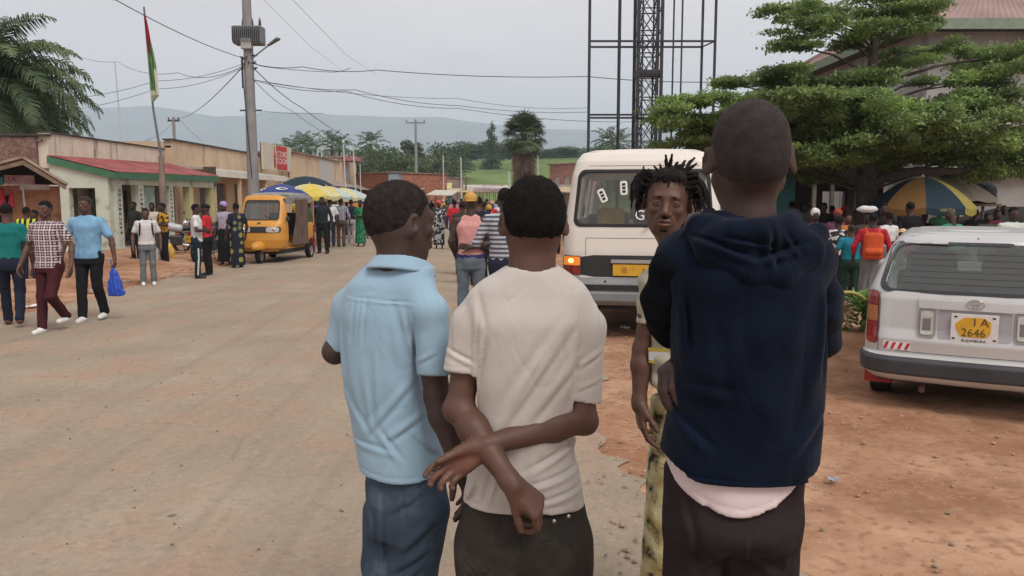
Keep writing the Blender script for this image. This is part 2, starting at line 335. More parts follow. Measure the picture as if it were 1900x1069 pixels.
# ================================================================ ground, road, hills, far mountains
def build_ground():
    m = mat('dirt_red_brown', (0.34, 0.175, 0.100), 0.95, 0.16, 1.3, col2=(0.40, 0.245, 0.155), bump=0.9, bscale=9, spec=0.1, dirt=((0.27, 0.130, 0.072), 0.48, 0.55), bdetail=12)
    t, b = nodes_of(m)
    # grit: small pale and dark specks
    vo = t.nodes.new('ShaderNodeTexVoronoi'); vo.inputs['Scale'].default_value = 26; tcn = t.nodes.new('ShaderNodeTexCoord'); t.links.new(tcn.outputs['Object'], vo.inputs['Vector'])
    r = t.nodes.new('ShaderNodeValToRGB'); r.color_ramp.elements[0].position = 0.10; r.color_ramp.elements[0].color = (1, 1, 1, 1); r.color_ramp.elements[1].position = 0.17; r.color_ramp.elements[1].color = (0, 0, 0, 1)
    n = t.nodes.new('ShaderNodeTexNoise'); n.inputs['Scale'].default_value = 1.7; n.inputs['Detail'].default_value = 3; t.links.new(tcn.outputs['Object'], n.inputs['Vector'])
    r2 = t.nodes.new('ShaderNodeValToRGB'); r2.color_ramp.elements[0].position = 0.50; r2.color_ramp.elements[1].position = 0.62
    t.links.new(n.outputs['Fac'], r2.inputs[0]); t.links.new(vo.outputs['Distance'], r.inputs[0])
    mu = t.nodes.new('ShaderNodeMath'); mu.operation = 'MULTIPLY'; t.links.new(r.outputs[0], mu.inputs[0]); t.links.new(r2.outputs[0], mu.inputs[1])
    src = b.inputs['Base Color'].links[0].from_socket; mm = t.nodes.new('ShaderNodeMixRGB'); t.links.new(mu.outputs[0], mm.inputs[0]); t.links.new(src, mm.inputs[1]); mm.inputs[2].default_value = (0.50, 0.42, 0.34, 1); t.links.new(mm.outputs[0], b.inputs['Base Color'])
    for sc_, a_, b_, c_, tp in ((13, 0.52, 0.66, (0.20, 0.095, 0.055), 0.55), (24, 0.56, 0.68, (0.42, 0.29, 0.20), 0.40), (3.1, 0.54, 0.64, (0.22, 0.115, 0.07), 0.5)):
        nn_ = t.nodes.new('ShaderNodeTexNoise'); nn_.inputs['Scale'].default_value = sc_; nn_.inputs['Detail'].default_value = 7; t.links.new(tcn.outputs['Object'], nn_.inputs['Vector']); rr_ = t.nodes.new('ShaderNodeValToRGB'); rr_.color_ramp.elements[0].position = a_; rr_.color_ramp.elements[1].position = b_; rr_.color_ramp.elements[0].color = (0, 0, 0, 1); rr_.color_ramp.elements[1].color = (tp, tp, tp, 1); t.links.new(nn_.outputs['Fac'], rr_.inputs[0]); s_ = b.inputs['Base Color'].links[0].from_socket; m2 = t.nodes.new('ShaderNodeMixRGB'); t.links.new(rr_.outputs[0], m2.inputs[0]); t.links.new(s_, m2.inputs[1]); m2.inputs[2].default_value = c_ + (1,); t.links.new(m2.outputs[0], b.inputs['Base Color'])
    # near part finely undulating, far part plain; one sheet
    xs = np.concatenate([[-9500, -3000, -900, -300, -120, -60, -40, -30], np.linspace(-24, -7.6, 60), np.linspace(-7.3, 0.5, 6), np.linspace(0.6, 14, 150), np.linspace(15, 40, 20), [60, 120, 300, 900, 3000, 9500]])
    ys = np.concatenate([[-40, -10, 0], np.linspace(2, 14, 150), np.linspace(14.2, 45, 90), [60, 90, 150, 300, 900, 3000, 9600]])
    X, Y = np.meshgrid(xs, ys, indexing='ij')
    near = np.clip((X - 0.95) / 1.2, 0, 1) + np.clip((-7.5 - X) / 0.8, 0, 1); fade = np.clip((60 - Y) / 20, 0, 1) * np.clip((35 - np.abs(X)) / 10, 0, 1)
    Z = near * fade * (0.024 * wob(X, Y, 0 * X, 2.1, 1) + 0.012 * wob(X, Y, 0 * X, 5.7, 2) + 0.007 * wob(X, Y, 0 * X, 13, 3) + 0.004 * wob(X * 1.3, Y, 0 * X, 31, 3) + 0.02) - 0.012 * (1 - np.clip(near, 0, 1))
    bank = np.clip((-7.6 - X) / 1.2, 0, 1) * np.clip((Y - 9) / 4, 0, 1) * fade; Z = Z + bank * (0.08 + 0.05 * wob(X, Y, 0 * X, 1.3, 7))
    nx, ny = X.shape; I = np.arange(nx * ny).reshape(nx, ny); F4 = np.stack([I[:-1, :-1], I[1:, :-1], I[1:, 1:], I[:-1, 1:]], -1).reshape(-1, 4)
    tag(link_mesh('ground', np_mesh('ground', np.stack([X, Y, Z], -1).reshape(-1, 3), F4), m, None, True), kind='structure')
build_ground()
def build_road():
    m = mat('asphalt_dusty', (0.275, 0.225, 0.165), 0.93, 0.05, 0.9, col2=(0.325, 0.262, 0.195), bump=0.35, bscale=70, spec=0.15, dirt=((0.335, 0.232, 0.165), 0.47, 1.1), bdetail=8)
    t, b = nodes_of(m); tcn = t.nodes.new('ShaderNodeTexCoord'); L_ = t.links.new
    def mix(fac, col):
        src = b.inputs['Base Color'].links[0].from_socket; mm = t.nodes.new('ShaderNodeMixRGB'); L_(fac, mm.inputs[0]); L_(src, mm.inputs[1]); mm.inputs[2].default_value = col + (1,); L_(mm.outputs[0], b.inputs['Base Color'])
    def ramp(src, a, b_, inv=False, top=1.0):
        r = t.nodes.new('ShaderNodeValToRGB'); r.color_ramp.elements[0].position = a; r.color_ramp.elements[1].position = b_; c0, c1 = ((top,) * 3 + (1,), (0, 0, 0, 1)) if inv else ((0, 0, 0, 1), (top,) * 3 + (1,))
        r.color_ramp.elements[0].color = c0; r.color_ramp.elements[1].color = c1; L_(src, r.inputs[0]); return r.outputs[0]
    def noise(sc, det=4, sx=None):
        n = t.nodes.new('ShaderNodeTexNoise'); n.inputs['Scale'].default_value = sc; n.inputs['Detail'].default_value = det
        if sx: q = t.nodes.new('ShaderNodeMapping'); q.inputs['Scale'].default_value = sx; L_(tcn.outputs['Object'], q.inputs[0]); L_(q.outputs[0], n.inputs['Vector'])
        else: L_(tcn.outputs['Object'], n.inputs['Vector'])
        return n.outputs['Fac']
    def mul(a, c):
        q = t.nodes.new('ShaderNodeMath'); q.operation = 'MULTIPLY'; L_(a, q.inputs[0]); L_(c, q.inputs[1]); return q.outputs[0]
    # exposed aggregate, worn streaks, cracks and dark spots
    mix(ramp(noise(140, 2), 0.60, 0.72, top=0.35), (0.52, 0.46, 0.38)); mix(ramp(noise(95, 2), 0.30, 0.40, True, 0.4), (0.16, 0.12, 0.09))
    mix(ramp(noise(17, 7), 0.50, 0.66, top=0.40), (0.21, 0.165, 0.125)); mix(ramp(noise(31, 5), 0.56, 0.66, top=0.35), (0.42, 0.34, 0.26)); mix(ramp(noise(2.2, 8, (2.6, 0.06, 1)), 0.52, 0.66, top=0.35), (0.22, 0.175, 0.135))
    mix(ramp(noise(1.6, 6, (1.6, 0.22, 1)), 0.45, 0.75, top=0.45), (0.25, 0.205, 0.155))
    vo = t.nodes.new('ShaderNodeTexVoronoi'); vo.feature = 'DISTANCE_TO_EDGE'; vo.inputs['Scale'].default_value = 0.55
    nn = t.nodes.new('ShaderNodeTexNoise'); nn.inputs['Scale'].default_value = 3.0; nn.inputs['Detail'].default_value = 6; L_(tcn.outputs['Object'], nn.inputs['Vector']); ad = t.nodes.new('ShaderNodeMixRGB'); ad.inputs[0].default_value = 0.22; L_(tcn.outputs['Object'], ad.inputs[1]); L_(nn.outputs['Color'], ad.inputs[2]); L_(ad.outputs[0], vo.inputs['Vector'])
    mix(mul(ramp(vo.outputs['Distance'], 0.001, 0.006, True, 0.55), ramp(noise(0.5, 3), 0.55, 0.62)), (0.17, 0.13, 0.10))
    vs = t.nodes.new('ShaderNodeTexVoronoi'); vs.inputs['Scale'].default_value = 1.9; L_(tcn.outputs['Object'], vs.inputs['Vector']); mix(mul(ramp(vs.outputs['Distance'], 0.035, 0.06, True, 0.8), ramp(noise(0.9, 2), 0.5, 0.55)), (0.12, 0.09, 0.07))
    rnd = random.Random(3); ys = [-10 + 0.12 * i for i in range(500)] + [50 + 2 * i for i in range(60)]; V = []
    for i, y in enumerate(ys):
        e = 0.75 + 0.12 * math.sin(y * 0.9) + 0.05 * math.sin(y * 2.7 + 1) + 0.05 * math.sin(y * 7.1) + 0.03 * math.sin(y * 17) + rnd.uniform(-0.05, 0.05) + (0.5 * max(0, 4.6 - y) if y > 0 else 0)
        l = -7.2 + 0.10 * math.sin(y * 1.1) + 0.06 * math.sin(y * 3.3) + rnd.uniform(-0.03, 0.03)
        for k, x in enumerate(np.linspace(l, e, 9)): V.append((x, y, 0.004 + (0.012 if 0 < k < 8 else -0.006)))
    F4 = [(i * 9 + k, i * 9 + k + 1, (i + 1) * 9 + k + 1, (i + 1) * 9 + k) for i in range(len(ys) - 1) for k in range(8)]
    tag(link_mesh('road', np_mesh('road', V, F4), m, None, True), kind='structure')
build_road()
def pebbles(name, label, n, box, size, m, seed, grp=None):
    rnd = np.random.RandomState(seed); V = []; Fc = []
    ico = np.array([(0, 0, 1), (.9, 0, .4), (.28, .85, .4), (-.72, .53, .4), (-.72, -.53, .4), (.28, -.85, .4), (.6, .5, -.3), (-.3, .8, -.3), (-.8, 0, -.3), (-.3, -.8, -.3), (.6, -.5, -.3)])
    fs = [(0, 1, 2), (0, 2, 3), (0, 3, 4), (0, 4, 5), (0, 5, 1), (1, 6, 2), (2, 6, 7), (2, 7, 3), (3, 7, 8), (3, 8, 4), (4, 8, 9), (4, 9, 5), (5, 9, 10), (5, 10, 1), (1, 10, 6)]
    for i in range(n):
        x, y = rnd.uniform(box[0], box[1]), box[2] + (box[3] - box[2]) * rnd.rand() ** 1.5; s_ = size * (0.4 + rnd.rand() ** 3 * 2.2); q = ico * (1 + 0.35 * (rnd.rand(11, 3) - 0.5)) * s_ * (1, rnd.uniform(0.6, 1.2), rnd.uniform(0.35, 0.7)); c, s2 = math.cos(i), math.sin(i)
        q = np.stack([q[:, 0] * c - q[:, 1] * s2, q[:, 0] * s2 + q[:, 1] * c, q[:, 2]], 1) + (x, y, 0.022)
        o = len(V) * 11; V.append(q); Fc += [tuple(a + o for a in f) for f in fs]
    tag(link_mesh(name, np_mesh(name, np.concatenate(V), Fc), m, None, True), label, kind='stuff')
pebbles('gravel', 'scattered stones on the red dirt', 5500, (0.9, 9.5, 2.2, 14), 0.0075, mat('stone_pale', (0.40, 0.32, 0.25), 0.9, 0.4, 3, col2=(0.30, 0.20, 0.14), spec=0.1), 1)
pebbles('gravel', 'grit and crumbs on the road', 900, (-5.5, 0.8, 2.2, 12), 0.0042, mat('stone_grit', (0.36, 0.28, 0.21), 0.9, 0.5, 9, col2=(0.14, 0.10, 0.08), spec=0.1), 2)
pebbles('gravel', 'crumbled stones along the broken asphalt edge', 1300, (0.45, 1.35, 2.5, 12), 0.008, mat('stone_pale', ()), 7)
pebbles('gravel', 'rubble along the left roadside', 1500, (-12, -7.4, 9, 30), 0.030, mat('stone_brown', (0.25, 0.17, 0.12), 0.9, 0.4, 5, col2=(0.36, 0.28, 0.22), spec=0.1), 4)

def heightsheet(name, us, prof, Y0, Y1, rows, m, rough, seed, zbase=-1.0, smooth=True, fr=0.2):
    """a hillside whose crest follows prof (height at Y1) rising from Y0"""
    V = []; nx = len(us)
    for r in range(rows):
        a = r / (rows - 1); y = Y0 + (Y1 - Y0) * a
        for i, u in enumerate(us):
            z = zbase + (prof[i] - zbase) * (a ** 1.1) + rough * (a * (1.10 - a)) * 2.4 * float(wob(np.float64(u), np.float64(y), 0.0, fr, seed) + 0.4 * wob(np.float64(u), np.float64(y * 0.5), 0.0, fr * 2.7, seed + 1)); V.append((u, y, z))
    for i, u in enumerate(us): V.append((u, Y1 + (Y1 - Y0) * 0.5, zbase))
    R_ = rows + 1; F4 = [(r * nx + i, r * nx + i + 1, (r + 1) * nx + i + 1, (r + 1) * nx + i) for r in range(R_ - 1) for i in range(nx - 1)]
    return tag(link_mesh(name, np_mesh(name, V, F4), m, None, smooth), kind='structure')
def prof_px(us_px, tab, Y):
    a = np.interp(us_px, [t[0] for t in tab], [t[1] for t in tab]); return [(float(P(u, v, Y)[0]), float(P(u, v, Y)[2])) for u, v in zip(us_px, a)]
up = np.linspace(-600, 2500, 190)
pp = prof_px(up, [(-600, 230), (-200, 215), (60, 212), (150, 203), (190, 200), (230, 199), (262, 196), (310, 199), (350, 208), (400, 216), (450, 214), (480, 206), (520, 207), (580, 211), (640, 213), (700, 214), (760, 217), (820, 219), (860, 224), (930, 230), (1000, 238), (1060, 241), (1120, 240), (1180, 236), (1250, 240), (1350, 244), (1600, 250), (2500, 255)], 4000)
mtn = mat('mountain_forest', (0.050, 0.080, 0.070), 0.95, 0.30, 0.007, col2=(0.075, 0.10, 0.08), spec=0.05)
heightsheet('hills', [p[0] for p in pp], [p[1] for p in pp], 2700, 4000, 34, mtn, 34, 3, fr=0.011)
grassm = mat('grass_field', (0.105, 0.165, 0.045), 0.9, 0.22, 0.06, col2=(0.14, 0.19, 0.060), bump=0.5, bscale=3, spec=0.1, dirt=((0.075, 0.105, 0.035), 0.56, 0.16))
xs_ = np.linspace(-160, 190, 90); Yh = 260.0
crest = [1.67 + (369 - (297 if 820 < 950 + x / Yh * 1450 < 1100 else 305)) / 1450 * Yh + 0.6 * math.sin(x * 0.05) for x in xs_]
heightsheet('hillside', list(xs_), crest, 135, Yh, 24, grassm, 0.5, 5, -0.5, fr=0.12)

# ---------------------------------------------------------------- trees
def leaves(name, clusters, n, size, m, parent, seed=0, flat=0.5, aspect=0.5, droop=0.0, clump=1.0):
    """clusters rows: x y z rx ry rz; n leaves spread through them as small folded faces"""
    rs = np.random.RandomState(seed); C_ = np.array(clusters, float); wgt = (C_[:, 3] * C_[:, 4] * C_[:, 5]) ** 0.75; wgt /= wgt.sum(); k = rs.choice(len(C_), n, p=wgt)
    d = rs.normal(size=(n, 3)); d /= np.linalg.norm(d, axis=1)[:, None]; rad = rs.rand(n) ** 0.45 * np.where(rs.rand(n) < 0.14, 1.45, 1.0)
    p = C_[k, :3] + d * rad[:, None] * C_[k, 3:6]
    nrm = rs.normal(size=(n, 3)) * (1, 1, 1) ; nrm[:, 2] = np.abs(nrm[:, 2]) + flat * 2.5; nrm /= np.linalg.norm(nrm, axis=1)[:, None]
    t1 = np.cross(nrm, rs.normal(size=(n, 3))); t1 /= np.linalg.norm(t1, axis=1)[:, None]; t1[:, 2] -= droop; t2 = np.cross(nrm, t1)
    sz = size * (0.6 + 0.8 * rs.rand(n))[:, None]
    V = np.stack([p - t1 * sz, p + t2 * sz * aspect, p + t1 * sz, p - t2 * sz * aspect], 1).reshape(-1, 3); Fc = np.arange(n * 4).reshape(n, 4)
    me = np_mesh(name, V, Fc); cl = rs.rand(len(C_)) * clump; tv = np.clip(0.30 + 0.35 * cl[k] + 0.35 * (rs.rand(n) - 0.5) + 0.0 * p[:, 2], 0, 1)
    a = me.attributes.new('tint', 'FLOAT', 'POINT'); a.data.foreach_set('value', np.repeat(tv, 4).astype(np.float32))
    return link_mesh(name, me, m, parent)
bark = mat('bark', (0.10, 0.075, 0.055), 0.9, 0.3, 6, bump=0.6, bscale=20, spec=0.1)
LEAF_FAR = leafmat('leaf_far', (0.050, 0.085, 0.035), (0.080, 0.120, 0.045), 0.2)
LEAF_BIG = leafmat('leaf_terminalia', (0.135, 0.200, 0.078), (0.225, 0.315, 0.100), 0.40)
LEAF_PALM = leafmat('leaf_palm', (0.065, 0.105, 0.050), (0.105, 0.145, 0.065), 0.25)
LEAF_DRY = leafmat('leaf_dry', (0.17, 0.125, 0.085), (0.24, 0.18, 0.12), 0.15)

def far_tree_proto(i, w_, h_):
    t = thing('broadleaf_tree', None, 'tree', (0, 0, 0)); rnd = random.Random(i * 7 + 1); cl = []
    for q in range(16):
        a = rnd.uniform(0, 6.28); r_ = rnd.uniform(0.1, 0.8) * w_ / 2; z = h_ * rnd.uniform(0.38, 0.92); f = 1.15 - abs(z / h_ - 0.6)
        cl.append((r_ * math.cos(a) * f, r_ * math.sin(a) * f, z, w_ * rnd.uniform(0.13, 0.24), w_ * rnd.uniform(0.13, 0.24), h_ * rnd.uniform(0.07, 0.13)))
    leaves('crown', cl, 3000, 0.22, LEAF_FAR, t, i, 0.2)
    m = MB(); m.tube([(0, 0, -1), (0.1, 0, h_ * 0.3), (0, 0.1, h_ * 0.62)], [0.32, 0.24, 0.1], 7); m.tube([(0.05, 0, h_ * 0.3), (w_ * 0.25, 0.2, h_ * 0.6)], [0.16, 0.06], 6); m.tube([(0.05, 0, h_ * 0.33), (-w_ * 0.22, -0.2, h_ * 0.6)], [0.15, 0.06], 6); m.build('trunk', bark, t); return t
def palm_tree(name, label, loc, H, L_, nf, leafm, seed, group=None, lean=0.0, leaflet=0.5, droop=1.0, k=26, wleaf=0.035, trunk=True, tr=0.22, cr_drop=0.0):
    t = thing(name, label, 'palm tree', loc, 0, group); rnd = random.Random(seed); V = []; Fc = []; T = []; top = np.array((lean, 0, H))
    for f in range(nf):
        az = 2 * math.pi * f * 0.381966 * 1.0 + rnd.uniform(-.1, .1); el = R(78 - 105 * (f / nf) ** 0.85 + rnd.uniform(-6, 6)); Lf = L_ * rnd.uniform(0.85, 1.1)
        dirh = np.array((math.cos(az), math.sin(az), 0)); side = np.array((-math.sin(az), math.cos(az), 0)); p = top.copy(); ang = el; seg = Lf / k; pts = [p.copy()]; tn = []
        for q in range(k):
            dv = dirh * math.cos(ang) + np.array((0, 0, 1)) * math.sin(ang); tn.append(dv); p = p + dv * seg; pts.append(p.copy()); ang -= R(75 * droop) / k * (0.5 + q / k)
        shade = rnd.uniform(0.2, 0.8)
        for q in range(2, k):
            dv = tn[q]; up = np.cross(side, dv) * -1; lf = leaflet * (math.sin(math.pi * min(1, (q / k) * 0.92 + 0.08)) ** 0.6) * rnd.uniform(0.8, 1.1)
            for sg in (-1, 1):
                base_ = pts[q]; d2 = unit(side * sg * 0.85 + dv * 0.55 + up * rnd.uniform(-0.1, 0.35)); e = base_ + d2 * lf * 0.55; e2 = e + unit(d2 + np.array((0, 0, -1.0 * droop))) * lf * 0.5; wv = dv * wleaf
                o = len(V); V += [base_ - wv, base_ + wv, e + wv, e - wv, e2 + wv * 0.25, e2 - wv * 0.25]; Fc += [(o, o + 1, o + 2, o + 3), (o + 3, o + 2, o + 4, o + 5)]; T += [min(1, max(0, shade + rnd.uniform(-.2, .2)))] * 6
            o = len(V); wv = side * 0.03 * (1.2 - q / k); V += [pts[q] - wv, pts[q] + wv, pts[q + 1] + wv, pts[q + 1] - wv]; Fc.append((o, o + 1, o + 2, o + 3)); T += [0.5] * 4
    me = np_mesh('crown', V, Fc); a = me.attributes.new('tint', 'FLOAT', 'POINT'); a.data.foreach_set('value', np.array(T, np.float32)); link_mesh('crown', me, leafm, t)
    if trunk:
        m = MB(); n = 14; pts = [(lean * (i / n) ** 2, 0, H * i / n - 0.5 * (i == 0)) for i in range(n + 1)]; m.tube(pts, [tr * (1 + 0.08 * (i % 2)) * (1.25 - 0.25 * i / n) for i in range(n + 1)], 10); m.build('trunk', bark, t, True)
    return t
def place_px(o, u, v_base, Y, z=0.0): p = P(u, 369, Y); o.location = (float(p[0]), Y, z)

protos = [far_tree_proto(0, 9, 8), far_tree_proto(1, 7, 9), far_tree_proto(2, 11, 8), far_tree_proto(3, 4.5, 10)]
# (u, v_top, Y, proto, width scale)
far = [(700, 268, 120, 0, 1.1), (668, 270, 130, 1, 1.2), (735, 283, 110, 2, 0.8), (688, 262, 150, 1, 1.2), (715, 275, 140, 2, 1.1), (650, 285, 125, 0, 0.9), (772, 258, 150, 3, 1.3), (760, 288, 120, 0, 0.9), (750, 275, 160, 1, 1.0), (800, 287, 140, 2, 0.9), (820, 275, 190, 0, 1.1),
       (840, 265, 200, 2, 1.0), (860, 268, 210, 1, 1.1), (885, 262, 230, 0, 1.2), (905, 258, 240, 1, 1.2), (925, 270, 230, 2, 1.1), (945, 268, 235, 0, 1.0), (1005, 275, 240, 2, 1.0), (1030, 275, 245, 0, 1.0), (1050, 272, 225, 1, 1.0), (1075, 270, 215, 0, 1.1), (1115, 268, 180, 2, 0.8), (1140, 262, 170, 1, 1.0), (1165, 270, 190, 0, 1.1), (1200, 266, 180, 2, 1.0), (870, 282, 190, 2, 0.8), (835, 292, 150, 0, 0.8), (780, 300, 105, 2, 0.6),
       (1240, 275, 150, 0, 1.0), (1285, 268, 130, 1, 1.0), (590, 285, 170, 0, 1.0), (560, 290, 180, 1, 1.0), (620, 290, 160, 2, 0.9), (1100, 285, 110, 3, 0.8)]
labels = ['dark bushy tree', 'tall rounded tree', 'broad spreading tree', 'narrow upright tree']
first = [True] * 4
for i, (u, v, Y, k, ws) in enumerate(far):
    H0 = (8, 9, 8, 10)[k]; z0 = 0 if Y < 135 else (1.67 + 60 / 1450 * Y) * min(1, max(0, (Y - 135) / 125)) * 0.8 - 0.5
    o = protos[k] if first[k] else copy_tree(protos[k]); first[k] = False
    if 848 < u < 1112: Y = 268; z0 = 12.5
    ztop = float(P(u, v, Y)[2]); sz = max(0.5, (ztop - z0) / H0); ws2 = ws * Y / 120 * (0.85 if k != 2 else 1.0); o.location = (float(P(u, 369, Y)[0]), Y, z0); o.scale = (ws2, ws2, sz); o.rotation_euler = (0, 0, i * 1.7)
    where = 'left of the brick shop' if u < 640 else 'above the red brick shop' if u < 720 else 'behind the crossarm power pole' if u < 790 else 'above the long low shop' if u < 870 else 'beside the pointed conifer' if u < 940 else 'behind the fan palm' if u < 1020 else 'above the white van' if u < 1120 else 'behind the billboard frame' if u < 1210 else 'behind the layered tree'
    far_n = 'nearer' if Y < 145 else 'farther'
    o['label'] = far_n + ' ' + labels[k] + ' ' + where; o['group'] = 'trees beyond the market street'
for i, (u, v, Y) in enumerate([(560, 268, 150), (578, 272, 160), (618, 265, 150), (632, 270, 170), (690, 262, 165), (1128, 258, 150), (1145, 262, 155), (540, 276, 165)]):
    zt = float(P(u, v, Y)[2]); p = P(u, 369, Y); palm_tree('palm_tree', 'feathery palm above the roofs, ' + ('left of the flagpoles' if u < 600 else 'between the flagpoles' if u < 640 else 'right of the flagpoles' if u < 800 else 'behind the billboard frame'), (p[0], Y, 0), zt - 0.5, 4.2, 18, LEAF_FAR, i, 'feathery palms in the tree belt', leaflet=1.1, k=9, wleaf=0.16, tr=0.3)
def spread_labels(nm):
    d = {}
    for o in [q for q in COL.objects if q.name.split('.')[0] == nm]: d.setdefault(o['label'], []).append(o)
    for l, os_ in d.items():
        if len(os_) > 1:
            for o, w_ in zip(sorted(os_, key=lambda q: q.location.x / q.location.y), ('left one of its pair', 'right one of its pair') if len(os_) == 2 else ('leftmost of three', 'middle of three', 'rightmost of three')): o['label'] = l + ', ' + w_
spread_labels('broadleaf_tree'); spread_labels('palm_tree')
# conifer
def conifer():
    p = P(912, 369, 230); zt = float(P(912, 229, 230)[2]); t = thing('conifer_tree', 'tall dark pointed conifer above the tree belt', 'tree', (p[0], 230, 6)); cl = [(0.6 * math.sin(i * 2), 0.5 * math.cos(i * 2), 3 + i * (zt - 9.5) / 14, 2.9 * (1.05 - i / 15) + 0.3, 2.9 * (1.05 - i / 15) + 0.3, 1.1) for i in range(15)]
    leaves('crown', cl, 5000, 0.30, LEAF_FAR, t, 44, 0.1); MB().tube([(0, 0, -2), (0, 0, zt - 7)], [0.5, 0.08], 8).build('trunk', bark, t)
conifer()
# fan palm with a skirt of dead leaves
def fan_palm():
    Y = 62.0; p = P(972, 369, Y); zt = float(P(972, 246, Y)[2]); t = thing('fan_palm', 'tall fan palm with a skirt of dead brown leaves, alone in the middle distance', 'palm tree', (p[0], Y, 0)); rs = random.Random(5)
    def fans(name, n, m, e0, e1, zc, seed, stalk=(0.75, 1.2), Lf=1.02):
        V = []; Fc = []; T = []
        for i in range(n):
            az = i * 2.39996; el = R(e0 + (e1 - e0) * i / n + rs.uniform(-8, 8)); d = np.array((math.cos(az) * math.cos(el), math.sin(az) * math.cos(el), math.sin(el))); sd = np.array((-math.sin(az), math.cos(az), 0)); c = np.array((0, 0, zc - (0 if m is LEAF_PALM else 2.6 * i / n))); q = c + d * rs.uniform(*stalk); o = len(V); V += [c - sd * .03, c + sd * .03, q + sd * .03, q - sd * .03]; Fc.append((o, o + 1, o + 2, o + 3)); sh = rs.uniform(0.1, 0.9); T += [sh] * 4; up = np.cross(d, sd)
            for k in range(15):
                a = R(-78 + 156 * k / 14); dd = d * math.cos(a) + sd * math.sin(a) + up * rs.uniform(-.12, .12); w_ = np.cross(dd, up) * 0.055; e = q + dd * Lf * 0.6; e2 = e + unit(dd + np.array((0, 0, -0.7))) * Lf * 0.45; o = len(V); V += [q - w_ * .3, q + w_ * .3, e + w_, e - w_, e2 + w_ * .2, e2 - w_ * .2]; Fc += [(o, o + 1, o + 2, o + 3), (o + 3, o + 2, o + 4, o + 5)]; T += [sh] * 6
        me = np_mesh(name, V, Fc); a = me.attributes.new('tint', 'FLOAT', 'POINT'); a.data.foreach_set('value', np.array(T, np.float32)); link_mesh(name, me, m, t)
    fans('crown', 95, LEAF_PALM, 85, -48, zt - 0.3, 1); fans('dead_leaf_skirt', 110, LEAF_DRY, -62, -82, zt - 0.7, 2, (0.15, 0.4), 1.1)
    MB().tube([(0, 0, -0.2), (0.05, 0, zt * 0.5), (0, 0, zt)], [0.30, 0.24, 0.22], 12).build('trunk', bark, t, True)
fan_palm()
# feather palm at the left edge, close
p = P(-8, 369, 28); palm_tree('oil_palm', 'big oil palm with drooping fronds behind the brick wall at far left', (p[0], 28, 0), float(P(0, 150, 28)[2]), 4.0, 62, LEAF_PALM, 3, leaflet=0.85, k=44, wleaf=0.034, droop=1.35, tr=0.32)

p = P(52, 369, 33); palm_tree('oil_palm', 'second oil palm, lower and behind the big one at far left', (p[0], 33, 0), float(P(0, 205, 33)[2]), 3.3, 50, LEAF_PALM, 9, leaflet=0.8, k=34, wleaf=0.036, droop=1.35, tr=0.3)

